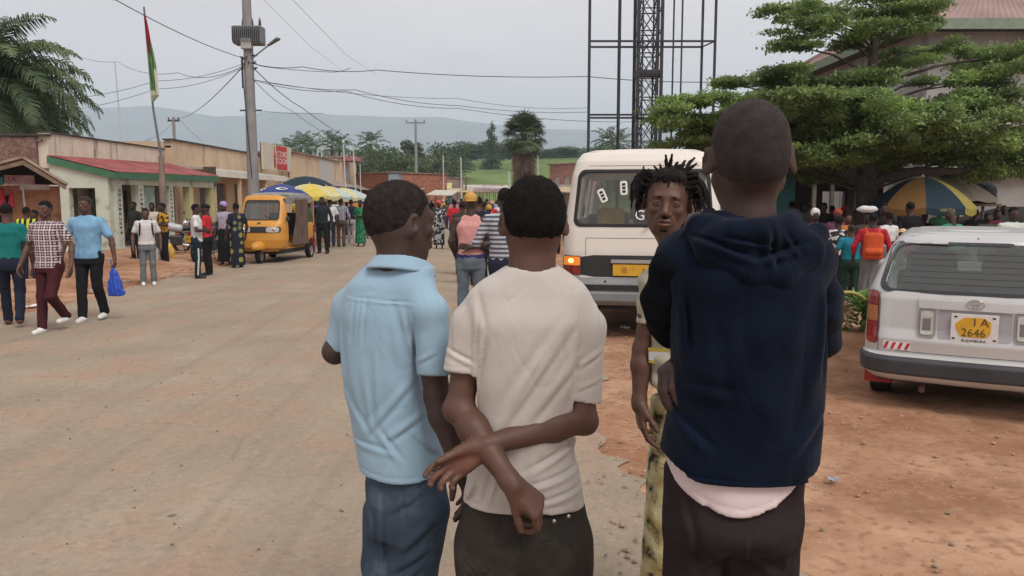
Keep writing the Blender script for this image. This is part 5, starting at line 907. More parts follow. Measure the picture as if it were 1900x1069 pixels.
# ---------------------------------------------------------------- man in the off-white T-shirt, arms crossed behind his back
def man_white():
    Y = 2.15; base = np.array((P(985, 900, Y)[0], Y, 0.0))
    t = thing('person', 'man in off-white T-shirt seen from behind, bare forearms crossed behind his back', 'person', base)
    lo, hi = (-0.36, 1.75, 0.0), (0.40, 2.42, 1.85)
    ankL, ankR = (-0.085, 2.17, 0.09), (0.16, 2.17, 0.09)
    elL, wrL = P(852, 757, 2.11), P(946, 893, 1.965); elR, wrR = P(1080, 777, 2.10), P(902, 826, 2.025)
    shL, shR = P(880, 610, 2.15), P(1078, 610, 2.15)
    hc = P(990, 412, 2.17); HM = rotz(R(6)) @ np.array(Matrix.Rotation(R(-4), 3, 'X'))
    f = Field(lo, hi, 0.0048)
    head_sdf(f, hc, HM, 1.03); f.cap(hc + (0, -0.02, -0.05), P(985, 520, 2.14), 0.058, 0.064, 0.03); f.cap(hc + (0, 0.0, -0.07), P(985, 520, 2.16), 0.05, 0.06, 0.03)
    f.cap(shL, shR, 0.042, 0.042, 0.05)
    f.loft([ST(540, 905, 1065, Y, 0.07), ST(700, 905, 1048, Y, 0.08), ST(900, 905, 1045, Y, 0.08), ST(1000, 905, 1040, Y, 0.07)], 0.03)
    f2 = Field(lo, hi, 0.0048); arm_sdf(f2, shL, elL, wrL, 1.0, 0.02); arm_sdf(f, shR, elR, wrR, 1.0, 0.02)
    f2.ell(elL + (-0.012, -0.012, -0.004), (0.030, 0.028, 0.030), 0.02); f.ell(elR + (0.012, -0.004, -0.012), (0.030, 0.028, 0.030), 0.02)
    # open right hand, palm towards the camera, thumb uppermost
    dR = unit((-0.80, -0.10, -0.50)); hand_sdf(f, wrR + dR * 0.012, dR, (0.10, -1, 0.0), -1, 1.03, fcurl=[(16, 34, 26), (22, 38, 28), (28, 40, 30), (32, 42, 30)], spread=3, thumb=(0.92, 0.22, 0.30), tcurl=6)
    # left hand closed loosely below
    dL = unit((0.66, -0.02, -0.62)); hand_sdf(f2, wrL + dL * 0.010, dL, (-0.50, 0.55, -0.60), 1, 1.03, fcurl=[(38, 52, 34), (48, 58, 40), (54, 60, 42), (58, 60, 42)], spread=1, thumb=(0.80, 0.34, 0.55), tcurl=18); f.F = np.minimum(f.F, f2.F); del f2
    lower_body(f, [((-0.04, 2.15, 0.86), (-0.07, 2.13, 0.48), ankL), ((0.135, 2.15, 0.86), (0.15, 2.13, 0.48), ankR)])
    me = f.mesh('body', base); pts = [wrR + dR * 0.05 + (0, -0.02, 0), wrR + dR * 0.09 + (0, -0.03, 0), wrR + dR * 0.14 + (0, -0.03, 0)]
    pts2 = [wrL + dL * 0.05 + np.array((-0.035, 0.01, -0.03)), wrL + dL * 0.10 + np.array((-0.02, 0.0, -0.035)), wrL + dL * 0.02 + np.array((-0.03, 0.0, -0.02))]
    bx = np.array(base); set_tint(me, lambda x, y, z: 0.42 * palm([p - bx for p in pts], 0.030)(x, y, z) + 0.6 * palm([p - bx for p in pts2], 0.024)(x, y, z)); link_mesh('body', me, SKIN['c'], t, True)
    hr = link_mesh('hair', hair_mesh(hc, HM, 1.03, 0.004, base, 0.009, low=-0.054, rough=0.0010, seed=2), HAIR, t, True); fuzz(hr.data, 9000, 0.006, HAIR, hr)
    # T-shirt
    cloth = mat('shirt_offwhite_cotton', (0.50, 0.455, 0.415), 0.9, 0.05, 5, bump=0.25, wr=0.5, bscale=420, spec=0.15, sheen=0.2, dirt=((0.40, 0.36, 0.33), 0.62, 7))
    g = Field(lo, hi, 0.0050)
    g.loft([ST(486, 944, 1032, Y, 0.062, 0.0), ST(508, 918, 1056, Y, 0.084), ST(545, 880, 1084, Y, 0.102), ST(600, 864, 1094, Y, 0.122, -0.005), ST(680, 868, 1088, Y, 0.122, -0.004), ST(760, 880, 1072, Y, 0.112), ST(830, 880, 1066, Y, 0.110, 0.004), ST(885, 866, 1078, Y, 0.120), ST(940, 858, 1086, Y, 0.130)], 0.01)
    g.cap(P(918, 558, Y), P(876, 606, Y), 0.052, 0.053, 0.05); g.cap(P(1050, 558, Y), P(1083, 606, Y), 0.052, 0.054, 0.05)
    g.cap(P(874, 608, Y), P(856, 684, 2.12), 0.053, 0.050, 0.03); g.cap(P(1086, 608, Y), P(1080, 745, 2.12), 0.054, 0.054, 0.03)
    zc = P(960, 927, Y)[2]; sl, sr = P(855, 690, 2.12)[2], P(1078, 743, 2.12)[2]
    xl, xr = P(884, 680, Y)[0], P(1062, 700, Y)[0]
    g.cut(lambda x, y, z: np.where((x < xl) & (z > 1.05), sl - 0.10 * (x - xl) * 1 - z, np.where((x > xr + 0.0) & (z > 1.02), sr - 0.2 * (x - xr) + 0.01 - z, -1.0)) + 0 * y)
    g.cut(lambda x, y, z: zc + 0.010 * np.sin(x * 9 + 1) - 0.012 * np.clip((x - 0.0) * 4, -1, 1) - z + 0 * y)
    # neck opening, sleeve openings, hollow hem
    g.cap(P(987, 492, 2.145), P(989, 430, 2.20), 0.064, 0.074, 0.008, 's')
    creases(g, Y, [(1062, 600, 925, 800, 0.015, 0.006), (1040, 590, 935, 740, 0.014, -0.003), (1075, 660, 985, 770, 0.014, 0.005), (905, 620, 890, 700, 0.010, 0.008), (1066, 640, 1060, 720, 0.010, 0.006),
        (1010, 640, 960, 730, 0.010, 0.003), (975, 850, 1075, 800, 0.010, 0.007), (960, 880, 1080, 850, 0.009, 0.007), (985, 905, 1085, 885, 0.008, 0.006), (890, 880, 870, 920, 0.010, 0.008), (925, 860, 905, 915, 0.010, -0.008), (890, 565, 886, 690, 0.006, 0.003), (1072, 565, 1066, 700, 0.006, 0.003), (1118, 650, 1075, 675, 0.008, 0.004), (1115, 700, 1070, 715, 0.007, 0.003), (835, 640, 880, 660, 0.007, 0.006), (890, 540, 905, 600, 0.014, 0.004)], 3, 0.0022)
    g.cap(P(853, 706, 2.115), P(850, 760, 2.10), 0.043, 0.046, 0.003, 's'); g.cap(P(1078, 762, 2.105), P(1079, 800, 2.10), 0.044, 0.048, 0.003, 's')
    # hem stitching lines
    g.band(lambda x, y, z: 0.0022 * np.exp(-((z - (zc + 0.022)) / 0.0035) ** 2) + 0.002 * np.exp(-(((z - sl - 0.022) / 0.0035) ** 2)) * (x < xl - 0.02))
    link_mesh('t_shirt', g.mesh('t_shirt', base), cloth, t, True)
    # jeans
    den = mat('jeans_dark_olive', (0.035, 0.030, 0.025), 0.85, 0.15, 8, wr=0.6, bump=0.3, bscale=500, spec=0.15, dirt=((0.062, 0.055, 0.046), 0.52, 5))
    g = Field((-0.3, 1.8, 0), (0.4, 2.45, 1.0), 0.0055)
    g.loft([ST(890, 874, 1072, Y, 0.095), ST(930, 862, 1084, Y, 0.115), ST(985, 853, 1092, Y, 0.130, -0.012), ST(1040, 852, 1094, Y, 0.125, -0.01), ST(1075, 860, 1086, Y, 0.10)], 0.01)
    g.cap(P(906, 1010, Y), (-0.075, 2.13, 0.48), 0.092, 0.078, 0.03); g.cap((-0.075, 2.13, 0.48), (-0.085, 2.17, 0.08), 0.078, 0.070, 0.02)
    g.cap(P(1040, 1010, Y), (0.150, 2.13, 0.48), 0.092, 0.078, 0.03); g.cap((0.150, 2.13, 0.48), (0.16, 2.17, 0.08), 0.078, 0.070, 0.02)
    zz = P(970, 1052, 2.03)[2]; cx = P(968, 1050, 2.03)[0]
    cr = [(965, 925, 968, 1050, 0.004, 0.004)]; g.band(lambda x, y, z: 0.030 * np.exp(-((x - cx) / 0.010) ** 2) * np.clip((zz - z) / 0.14, 0, 1))
    for a in [(872, 955, 925, 960), (925, 960, 918, 1020), (918, 1020, 890, 1035), (890, 1035, 868, 1015), (985, 975, 1062, 962), (1062, 962, 1066, 1040), (985, 975, 990, 1045), (990, 1045, 1030, 1060), (1030, 1060, 1066, 1040)]: cr.append(a + (0.0035, 0.0035))
    creases(g, Y, cr + [(870, 1040, 960, 1062, 0.010, 0.007), (900, 1060, 980, 1050, 0.01, 0.006), (975, 1050, 1075, 1066, 0.01, 0.007)], 8, 0.003, 22)
    link_mesh('jeans', g.mesh('jeans', base), den, t, True)
    for (u, v) in ((1028, 967), (1055, 958)):
        MB().sphere(P(u, v, 2.012) - base, (0.0055, 0.004, 0.0055), 10, 6).build('pocket_rivet', mat('rivet_metal', (0.45, 0.45, 0.44), 0.35, 0.1, metal=0.8), t, True)
    make_shoes(t, [ankL, ankR], (0, 1, 0), dark_shoe, base)
    return t
man_white()

# ---------------------------------------------------------------- man in the light blue shirt
def man_blue():
    Y = 2.38; base = np.array((P(745, 900, Y)[0], Y, 0.0)); bw = R(-24); M = rotz(bw)
    t = thing('person', 'man in light blue collared shirt and blue jeans close by, back turned, head turned right', 'person', base)
    lo, hi = (-0.68, 2.0, 0.0), (-0.04, 2.85, 1.85)
    ankL, ankR = P(718, 1100, 2.42), P(778, 1100, 2.36); ankL[2] = ankR[2] = 0.09
    shL, shR = P(662, 572, 2.46), P(790, 580, 2.28); elL, wrL = P(622, 652, 2.44), np.array((-0.40, 2.68, 1.20)); elR, wrR = P(812, 738, 2.27), P(846, 850, 2.22)
    hc = P(744, 412, 2.40); HM = rotz(R(-50)) @ np.array(Matrix.Rotation(R(-3), 3, 'X'))
    f = Field(lo, hi, 0.0050)
    head_sdf(f, hc, HM, 1.05); f.cap(hc + (-0.006, -0.025, -0.045), P(738, 520, 2.37), 0.062, 0.068, 0.03); f.cap(hc + HM @ (0, 0.02, -0.06), P(752, 520, 2.42), 0.05, 0.062, 0.03)
    f.cap(shL, shR, 0.045, 0.045, 0.05); f.loft([ST(540, 672, 775, Y, 0.08), ST(700, 670, 770, Y, 0.09), ST(900, 700, 795, Y, 0.08), ST(950, 715, 785, Y, 0.05)], 0.03)
    arm_sdf(f, shL, elL, wrL, 1.0, 0.02); arm_sdf(f, shR, elR, wrR, 1.0, 0.02)
    hand_sdf(f, wrL, (0.5, 0.8, 0.2), (0.3, 0, -1), -1, 1.0); hand_sdf(f, wrR, (0.3, -0.1, -0.9), (-1, 0, 0), 1, 1.0)
    lower_body(f, [(P(708, 960, 2.42), (-0.385, 2.40, 0.48), ankL), (P(778, 960, 2.36), (-0.285, 2.34, 0.48), ankR)])
    me = f.mesh('body', base); set_tint(me, lambda x, y, z: 0.0 * x); link_mesh('body', me, SKIN['b'], t, True)
    hr = link_mesh('hair', hair_mesh(hc, HM, 1.05, 0.004, base, 0.007, low=-0.052, rough=0.0008, seed=5, lowf=0.045), mat('hair_brownish', (0.036, 0.027, 0.025), 0.95, 0.35, 60, bump=0.9, bscale=330, spec=0.1), t, True); fuzz(hr.data, 9000, 0.005, MATS['hair_brownish'], hr)
    cloth = mat('shirt_light_blue_cotton', (0.27, 0.40, 0.50), 0.88, 0.05, 4, bump=0.2, wr=0.45, bscale=500, spec=0.15, sheen=0.2)
    g = Field(lo, hi, 0.0052); o = np.array((0, 0, 0.0))
    def R2(v, uL, uR, b, dy=0.0):  # silhouette width -> half width of the turned body
        z, cx, cy, a, _ = ST(v, uL, uR, Y, b); aa = math.sqrt(max(a * a - (b * math.sin(bw)) ** 2, 0.01)) / math.cos(bw)
        q = M.T @ np.array((cx, cy + dy, 0)); return (z, q[0], q[1], aa, b)
    g.loft([R2(488, 712, 780, 0.060), R2(505, 688, 792, 0.084), R2(530, 655, 805, 0.105), R2(590, 634, 806, 0.122), R2(680, 640, 792, 0.120), R2(760, 652, 800, 0.118), R2(820, 662, 816, 0.124), R2(880, 672, 832, 0.132)], 0.01, M=M)
    g.cap(P(688, 532, 2.42), P(653, 568, 2.46), 0.053, 0.054, 0.05); g.cap(P(770, 534, 2.32), P(797, 578, 2.27), 0.052, 0.053, 0.05)
    g.cap(P(650, 570, 2.46), P(634, 640, 2.45), 0.054, 0.053, 0.03); g.cap(P(799, 580, 2.27), P(807, 692, 2.265), 0.053, 0.052, 0.022)
    zL, zR = P(630, 648, 2.45)[2], P(806, 692, 2.265)[2]; xL = P(642, 600, 2.45)[0]; xR = P(776, 650, 2.27)[0]; hm = P(745, 872, Y)[2]; xm = P(752, 872, Y)[0]
    g.cut(lambda x, y, z: np.where((x < xL) & (z > 1.1), zL - z, np.where((x > xR) & (y < 2.36) & (z > 1.10), zR - z, -1.0)))
    g.cut(lambda x, y, z: hm + 0.9 * (x - xm) ** 2 - z + 0 * y)
    g.cap(P(745, 510, 2.38), P(750, 450, 2.40), 0.068, 0.076, 0.008, 's')
    creases(g, Y, [(777, 575, 776, 680, 0.006, 0.004), (692, 548, 684, 628, 0.007, 0.006), (674, 548, 669, 628, 0.007, -0.004), (640, 545, 780, 552, 0.004, 0.004), (640, 700, 700, 785, 0.014, 0.004), (690, 690, 700, 780, 0.012, -0.004), (778, 700, 700, 790, 0.012, 0.005), (800, 760, 735, 800, 0.012, 0.006), (720, 780, 760, 830, 0.010, 0.006), (660, 800, 740, 812, 0.010, 0.004),
        (640, 590, 655, 720, 0.014, 0.005), (735, 600, 745, 700, 0.016, 0.004), (710, 640, 715, 760, 0.015, -0.005), (820, 640, 785, 660, 0.007, 0.004), (815, 840, 770, 790, 0.010, 0.006), (755, 560, 770, 640, 0.012, -0.005)], 6, 0.0024)
    g.cap(P(809, 712, 2.265), P(812, 770, 2.26), 0.042, 0.045, 0.003, 's')
    g.band(lambda x, y, z: 0.002 * np.exp(-((z - (hm + 0.9 * (x - xm) ** 2 + 0.020)) / 0.0035) ** 2))
    sh_ = link_mesh('shirt', g.mesh('shirt', base), cloth, t, True)
    # turned-down collar
    g = Field(P(670, 540, 2.3) - 0.05, P(830, 440, 2.6) + 0.05, 0.0040); T = np.array(Matrix.Rotation(R(-14), 3, 'X')); CM = M @ T
    cc = P(746, 489, 2.375)
    g.loft([(-0.030, 0, 0, 0.104, 0.102), (0.0, 0, 0, 0.088, 0.088), (0.016, 0, 0.0, 0.078, 0.080)], 0, M=CM, o=cc, capr=0.006); g.loft([(-0.06, 0, 0, 0.092, 0.092), (0.0, 0, 0, 0.078, 0.079), (0.05, 0, 0.0, 0.068, 0.070)], 0.003, 's', M=CM, o=cc, capr=0.001)
    g.band(lambda x, y, z: 0.0015 * wob(x, y, z, 40, 2)); link_mesh('collar', g.mesh('collar', base), cloth, sh_, True)
    den = mat('jeans_blue_washed', (0.045, 0.068, 0.100), 0.85, 0.2, 7, wr=0.6, bump=0.3, bscale=500, spec=0.15, dirt=((0.11, 0.14, 0.18), 0.52, 4.5))
    g = Field((-0.66, 2.0, 0), (0.0, 2.85, 1.0), 0.0055)
    g.loft([R2(850, 688, 820, 0.100), R2(890, 682, 826, 0.118), R2(940, 684, 826, 0.124), R2(990, 690, 818, 0.110)], 0.01, M=M)
    kL, kR = np.array((P(722, 1069, 2.42)[0], 2.40, 0.50)), np.array((P(765, 1069, 2.36)[0], 2.34, 0.50))
    g.cap(P(722, 950, 2.43), kL, 0.088, 0.082, 0.03); g.cap(kL, ankL, 0.082, 0.074, 0.02); g.cap(P(782, 945, 2.34), kR, 0.090, 0.080, 0.02); g.cap(kR, ankR, 0.080, 0.074, 0.02)
    creases(g, Y, [(720, 880, 722, 1060, 0.010, 0.006), (790, 900, 735, 930, 0.012, 0.005), (815, 950, 760, 1000, 0.014, 0.009), (800, 1000, 740, 1040, 0.012, 0.008), (700, 930, 712, 1010, 0.01, 0.006), (790, 1030, 750, 1060, 0.012, 0.008), (765, 885, 770, 940, 0.012, -0.006)], 12, 0.004, 24)
    link_mesh('jeans', g.mesh('jeans', base), den, t, True); make_shoes(t, [ankL, ankR], M @ (0, 1, 0), dark_shoe, base)
    return t
man_blue()

# ---------------------------------------------------------------- tall man in the navy hoodie
def man_hoodie():
    Y = 1.72; base = np.array((P(1375, 900, Y)[0], Y, 0.0))
    t = thing('person', 'tall man with shaved head in navy hoodie over a pale pink shirt, back turned', 'person', base)
    lo, hi = (0.20, 1.35, 0.0), (0.82, 2.15, 1.92)
    ankL, ankR = np.array((0.42, 1.74, 0.09)), np.array((0.60, 1.74, 0.09))
    shL, shR = P(1266, 482, 1.74), P(1492, 482, 1.74); elL, wrL = P(1246, 590, 1.84), P(1292, 428, 1.88); elR, wrR = P(1514, 632, 1.82), P(1296, 655, 1.80)
    hc = P(1389, 294, 1.74); HM = rotz(R(-4)) @ np.array(Matrix.Rotation(R(-3), 3, 'X'))
    f = Field(lo, hi, 0.0048)
    head_sdf(f, hc, HM, 1.09, es=0.88); f.cap(hc + (0, -0.015, -0.06), P(1390, 430, 1.72), 0.052, 0.060, 0.03)
    f.cap(shL, shR, 0.045, 0.045, 0.05); f.loft([ST(450, 1310, 1470, Y, 0.07), ST(650, 1270, 1490, Y, 0.09), ST(900, 1260, 1470, Y, 0.10), ST(1000, 1260, 1470, Y, 0.09)], 0.03)
    arm_sdf(f, shL, elL, wrL, 1.05, 0.02); arm_sdf(f, shR, elR, wrR, 1.05, 0.02)
    hand_sdf(f, wrL, (0.80, -0.06, 0.42), (0.25, 0.10, -1), -1, 1.08, curl=(24, 34, 26), thumb=(0.8, 0.3, 0.4))
    hand_sdf(f, P(1292, 648, 1.775), (-0.68, -0.55, -0.35), (0.30, -0.20, -0.93), 1, 1.05, fcurl=[(50, 26, 18), (48, 28, 18), (46, 30, 20), (44, 32, 20)], spread=2, thumb=(0.9, 0.25, 0.35), tcurl=28)
    lower_body(f, [(P(1300, 980, Y), (0.425, 1.72, 0.52), ankL), (P(1430, 980, Y), (0.585, 1.72, 0.52), ankR)])
    me = f.mesh('body', base); hp = P(1258, 700, 1.66) - base; hp2 = P(1250, 660, 1.68) - base; set_tint(me, lambda x, y, z: 0.55 * palm([hp], 0.03)(x, y, z) + 0.25 * palm([hp2], 0.03)(x, y, z)); link_mesh('body', me, SKIN['b'], t, True)
    link_mesh('hair', hair_mesh(hc, HM, 1.09, 0.0045, base, 0.0015, low=-0.066, rough=0.0003, seed=9), HAIR_SHAVED, t, True); fuzz(t.children[-1].data, 5000, 0.0022, HAIR_SHAVED, t.children[-1])
    navy = mat('hoodie_navy_fleece', (0.0042, 0.0080, 0.0185), 0.95, 0.25, 10, bump=0.35, bscale=300, spec=0.06, sheen=0.05, wr=0.5)
    black = mat('sleeve_black_fleece', (0.0045, 0.0055, 0.008), 0.95, 0.25, 10, bump=0.35, bscale=300, spec=0.06, wr=0.5)
    g = Field(lo, hi, 0.0052)
    g.loft([ST(398, 1338, 1445, Y, 0.065), ST(420, 1312, 1470, Y, 0.085), ST(450, 1276, 1500, Y, 0.105), ST(520, 1246, 1520, Y, 0.130, -0.005), ST(620, 1246, 1524, Y, 0.136, -0.006), ST(730, 1244, 1520, Y, 0.136), ST(820, 1230, 1516, Y, 0.140), ST(880, 1222, 1512, Y, 0.142)], 0.01)
    g.cap(P(1324, 444, Y), P(1268, 480, Y), 0.056, 0.060, 0.05); g.cap(P(1455, 444, Y), P(1497, 480, Y), 0.056, 0.060, 0.05)
    z0 = P(1380, 900, 1.60)[2]; xc = P(1400, 900, 1.6)[0]
    g.cut(lambda x, y, z: z0 + 0.055 * np.clip((P(1300, 900, 1.6)[0] - x) / 0.09, 0, 1) ** 1.2 + 0.02 * np.clip((x - P(1490, 900, 1.6)[0]) / 0.05, 0, 1) - z + 0 * y)
    g.cap(P(1389, 440, 1.72), P(1389, 360, 1.74), 0.060, 0.072, 0.008, 's')
    creases(g, Y, [(1262, 540, 1270, 640, 0.014, 0.012), (1520, 540, 1500, 680, 0.014, 0.010), (1300, 560, 1330, 740, 0.022, 0.004), (1470, 560, 1430, 760, 0.025, 0.004), (1240, 740, 1300, 800, 0.014, 0.007), (1510, 760, 1440, 820, 0.014, 0.006), (1260, 690, 1340, 700, 0.014, 0.005), (1240, 852, 1500, 858, 0.004, 0.004), (1390, 600, 1385, 760, 0.03, -0.003)], 21, 0.0035, 12)
    hd = link_mesh('hoodie', g.mesh('hoodie', base), navy, t, True)
    for side in (0, 1):
        g = Field(lo, hi, 0.0055)
        if side == 0:
            g.cap(P(1258, 492, Y), P(1242, 560, 1.76), 0.060, 0.061, 0.02); g.cap(P(1242, 560, 1.76), P(1250, 600, 1.80), 0.061, 0.055, 0.03); g.cap(P(1246, 596, 1.84), P(1290, 440, 1.92), 0.055, 0.045, 0.03)
        else:
            g.cap(P(1502, 488, Y), P(1512, 560, 1.76), 0.057, 0.054, 0.02); g.cap(P(1512, 560, 1.76), P(1516, 620, 1.82), 0.054, 0.052, 0.03); g.cap(P(1514, 630, 1.84), P(1440, 660, 1.92), 0.056, 0.046, 0.03)
        g.band(lambda x, y, z: 0.004 * wob(x, y, z, 30, side) + 0.003 * np.sin(z * 95 + 12 * x + 8 * y))
        link_mesh('sleeve', g.mesh('sleeve', base), black if side == 0 else navy, hd, True)
    # hood lying on the back: a thick rolled edge round the neck and a pouch below it
    g = Field(P(1270, 540, 1.5) - 0.06, P(1530, 360, 1.9) + 0.06, 0.0045)
    Yb = 1.60
    edge = [P(1316, 402, 1.74), P(1322, 420, 1.66), P(1360, 432, 1.615), P(1420, 434, 1.60), P(1462, 420, 1.65), P(1470, 404, 1.73)]
    for a, b in zip(edge[:-1], edge[1:]): g.cap(a, b, 0.022, 0.022, 0.02)
    pouch = [(P(1300, 425, 1.66), 0.030), (P(1332, 462, 1.615), 0.034), (P(1400, 502, 1.585), 0.032), (P(1452, 510, 1.585), 0.030), (P(1500, 472, 1.62), 0.034), (P(1518, 436, 1.67), 0.028)]
    for (a, ra), (b, rb) in zip(pouch[:-1], pouch[1:]): g.cap(a + (0, 0.012, 0), b + (0, 0.012, 0), ra, rb, 0.02, flat=((0, 1, 0), 0.62))
    g.ell(P(1405, 464, 1.632), (0.120, 0.034, 0.062), 0.03)
    g.cap(P(1389, 440, 1.72), P(1389, 370, 1.74), 0.060, 0.074, 0.01, 's')
    creases(g, Yb, [(1300, 440, 1400, 478, 0.008, 0.010), (1400, 478, 1500, 450, 0.008, 0.010), (1345, 440, 1440, 455, 0.006, 0.007), (1425, 420, 1440, 500, 0.010, 0.008), (1460, 430, 1490, 470, 0.007, 0.006)], 31, 0.003, 30, back=False)
    link_mesh('hood', g.mesh('hood', base), navy, hd, True)
    # shirt tail
    g = Field((0.2, 1.4, 0.85), (0.8, 2.0, 1.25), 0.0052)
    g.loft([ST(820, 1240, 1500, Y, 0.120), ST(890, 1241, 1490, Y, 0.132), ST(930, 1250, 1478, Y, 0.136), ST(975, 1262, 1470, Y, 0.132)], 0.01)
    zt = P(1375, 957, 1.6)[2]; xt = P(1368, 957, 1.6)[0]; g.cut(lambda x, y, z: zt + 3.4 * (x - xt) ** 2 - z + 0 * y)
    creases(g, Y, [(1290, 900, 1300, 950, 0.012, 0.004), (1420, 900, 1410, 960, 0.012, 0.004)], 5, 0.0025, 18)
    g.band(lambda x, y, z: 0.002 * np.exp(-((z - (zt + 3.4 * (x - xt) ** 2 + 0.018)) / 0.0035) ** 2))
    link_mesh('shirt', g.mesh('shirt', base), mat('shirt_pale_pink_cotton', (0.60, 0.50, 0.50), 0.9, 0.04, 5, bump=0.2, wr=0.4, bscale=500, spec=0.1), t, True)
    tr = mat('trousers_brown_black', (0.024, 0.017, 0.018), 0.85, 0.2, 8, wr=0.6, bump=0.25, bscale=500, spec=0.15)
    g = Field((0.2, 1.35, 0), (0.85, 2.1, 1.2), 0.0055)
    g.loft([ST(860, 1238, 1490, Y, 0.112), ST(910, 1236, 1484, Y, 0.122), ST(960, 1238, 1478, Y, 0.132, -0.01), ST(1000, 1242, 1470, Y, 0.12)], 0.01)
    g.cap(P(1303, 965, Y), (0.425, 1.72, 0.52), 0.084, 0.074, 0.03); g.cap((0.425, 1.72, 0.52), ankL, 0.074, 0.068, 0.02); g.cap(P(1417, 965, Y), (0.575, 1.72, 0.52), 0.084, 0.072, 0.03); g.cap((0.575, 1.72, 0.52), ankR, 0.072, 0.068, 0.02)
    zz = P(1362, 1000, 1.6)[2]; cx = P(1361, 1000, 1.6)[0]; g.band(lambda x, y, z: 0.030 * np.exp(-((x - cx) / 0.010) ** 2) * np.clip((zz - z) / 0.14, 0, 1))
    creases(g, Y, [(1262, 900, 1290, 1060, 0.012, 0.006), (1345, 985, 1290, 1040, 0.012, 0.006), (1370, 985, 1430, 1030, 0.012, 0.006), (1358, 940, 1361, 1000, 0.005, 0.005), (1450, 980, 1440, 1060, 0.012, 0.005)], 17, 0.004, 22)
    link_mesh('trousers', g.mesh('trousers', base), tr, t, True); make_shoes(t, [ankL, ankR], (0, 1, 0), dark_shoe, base)
    return t
man_hoodie()

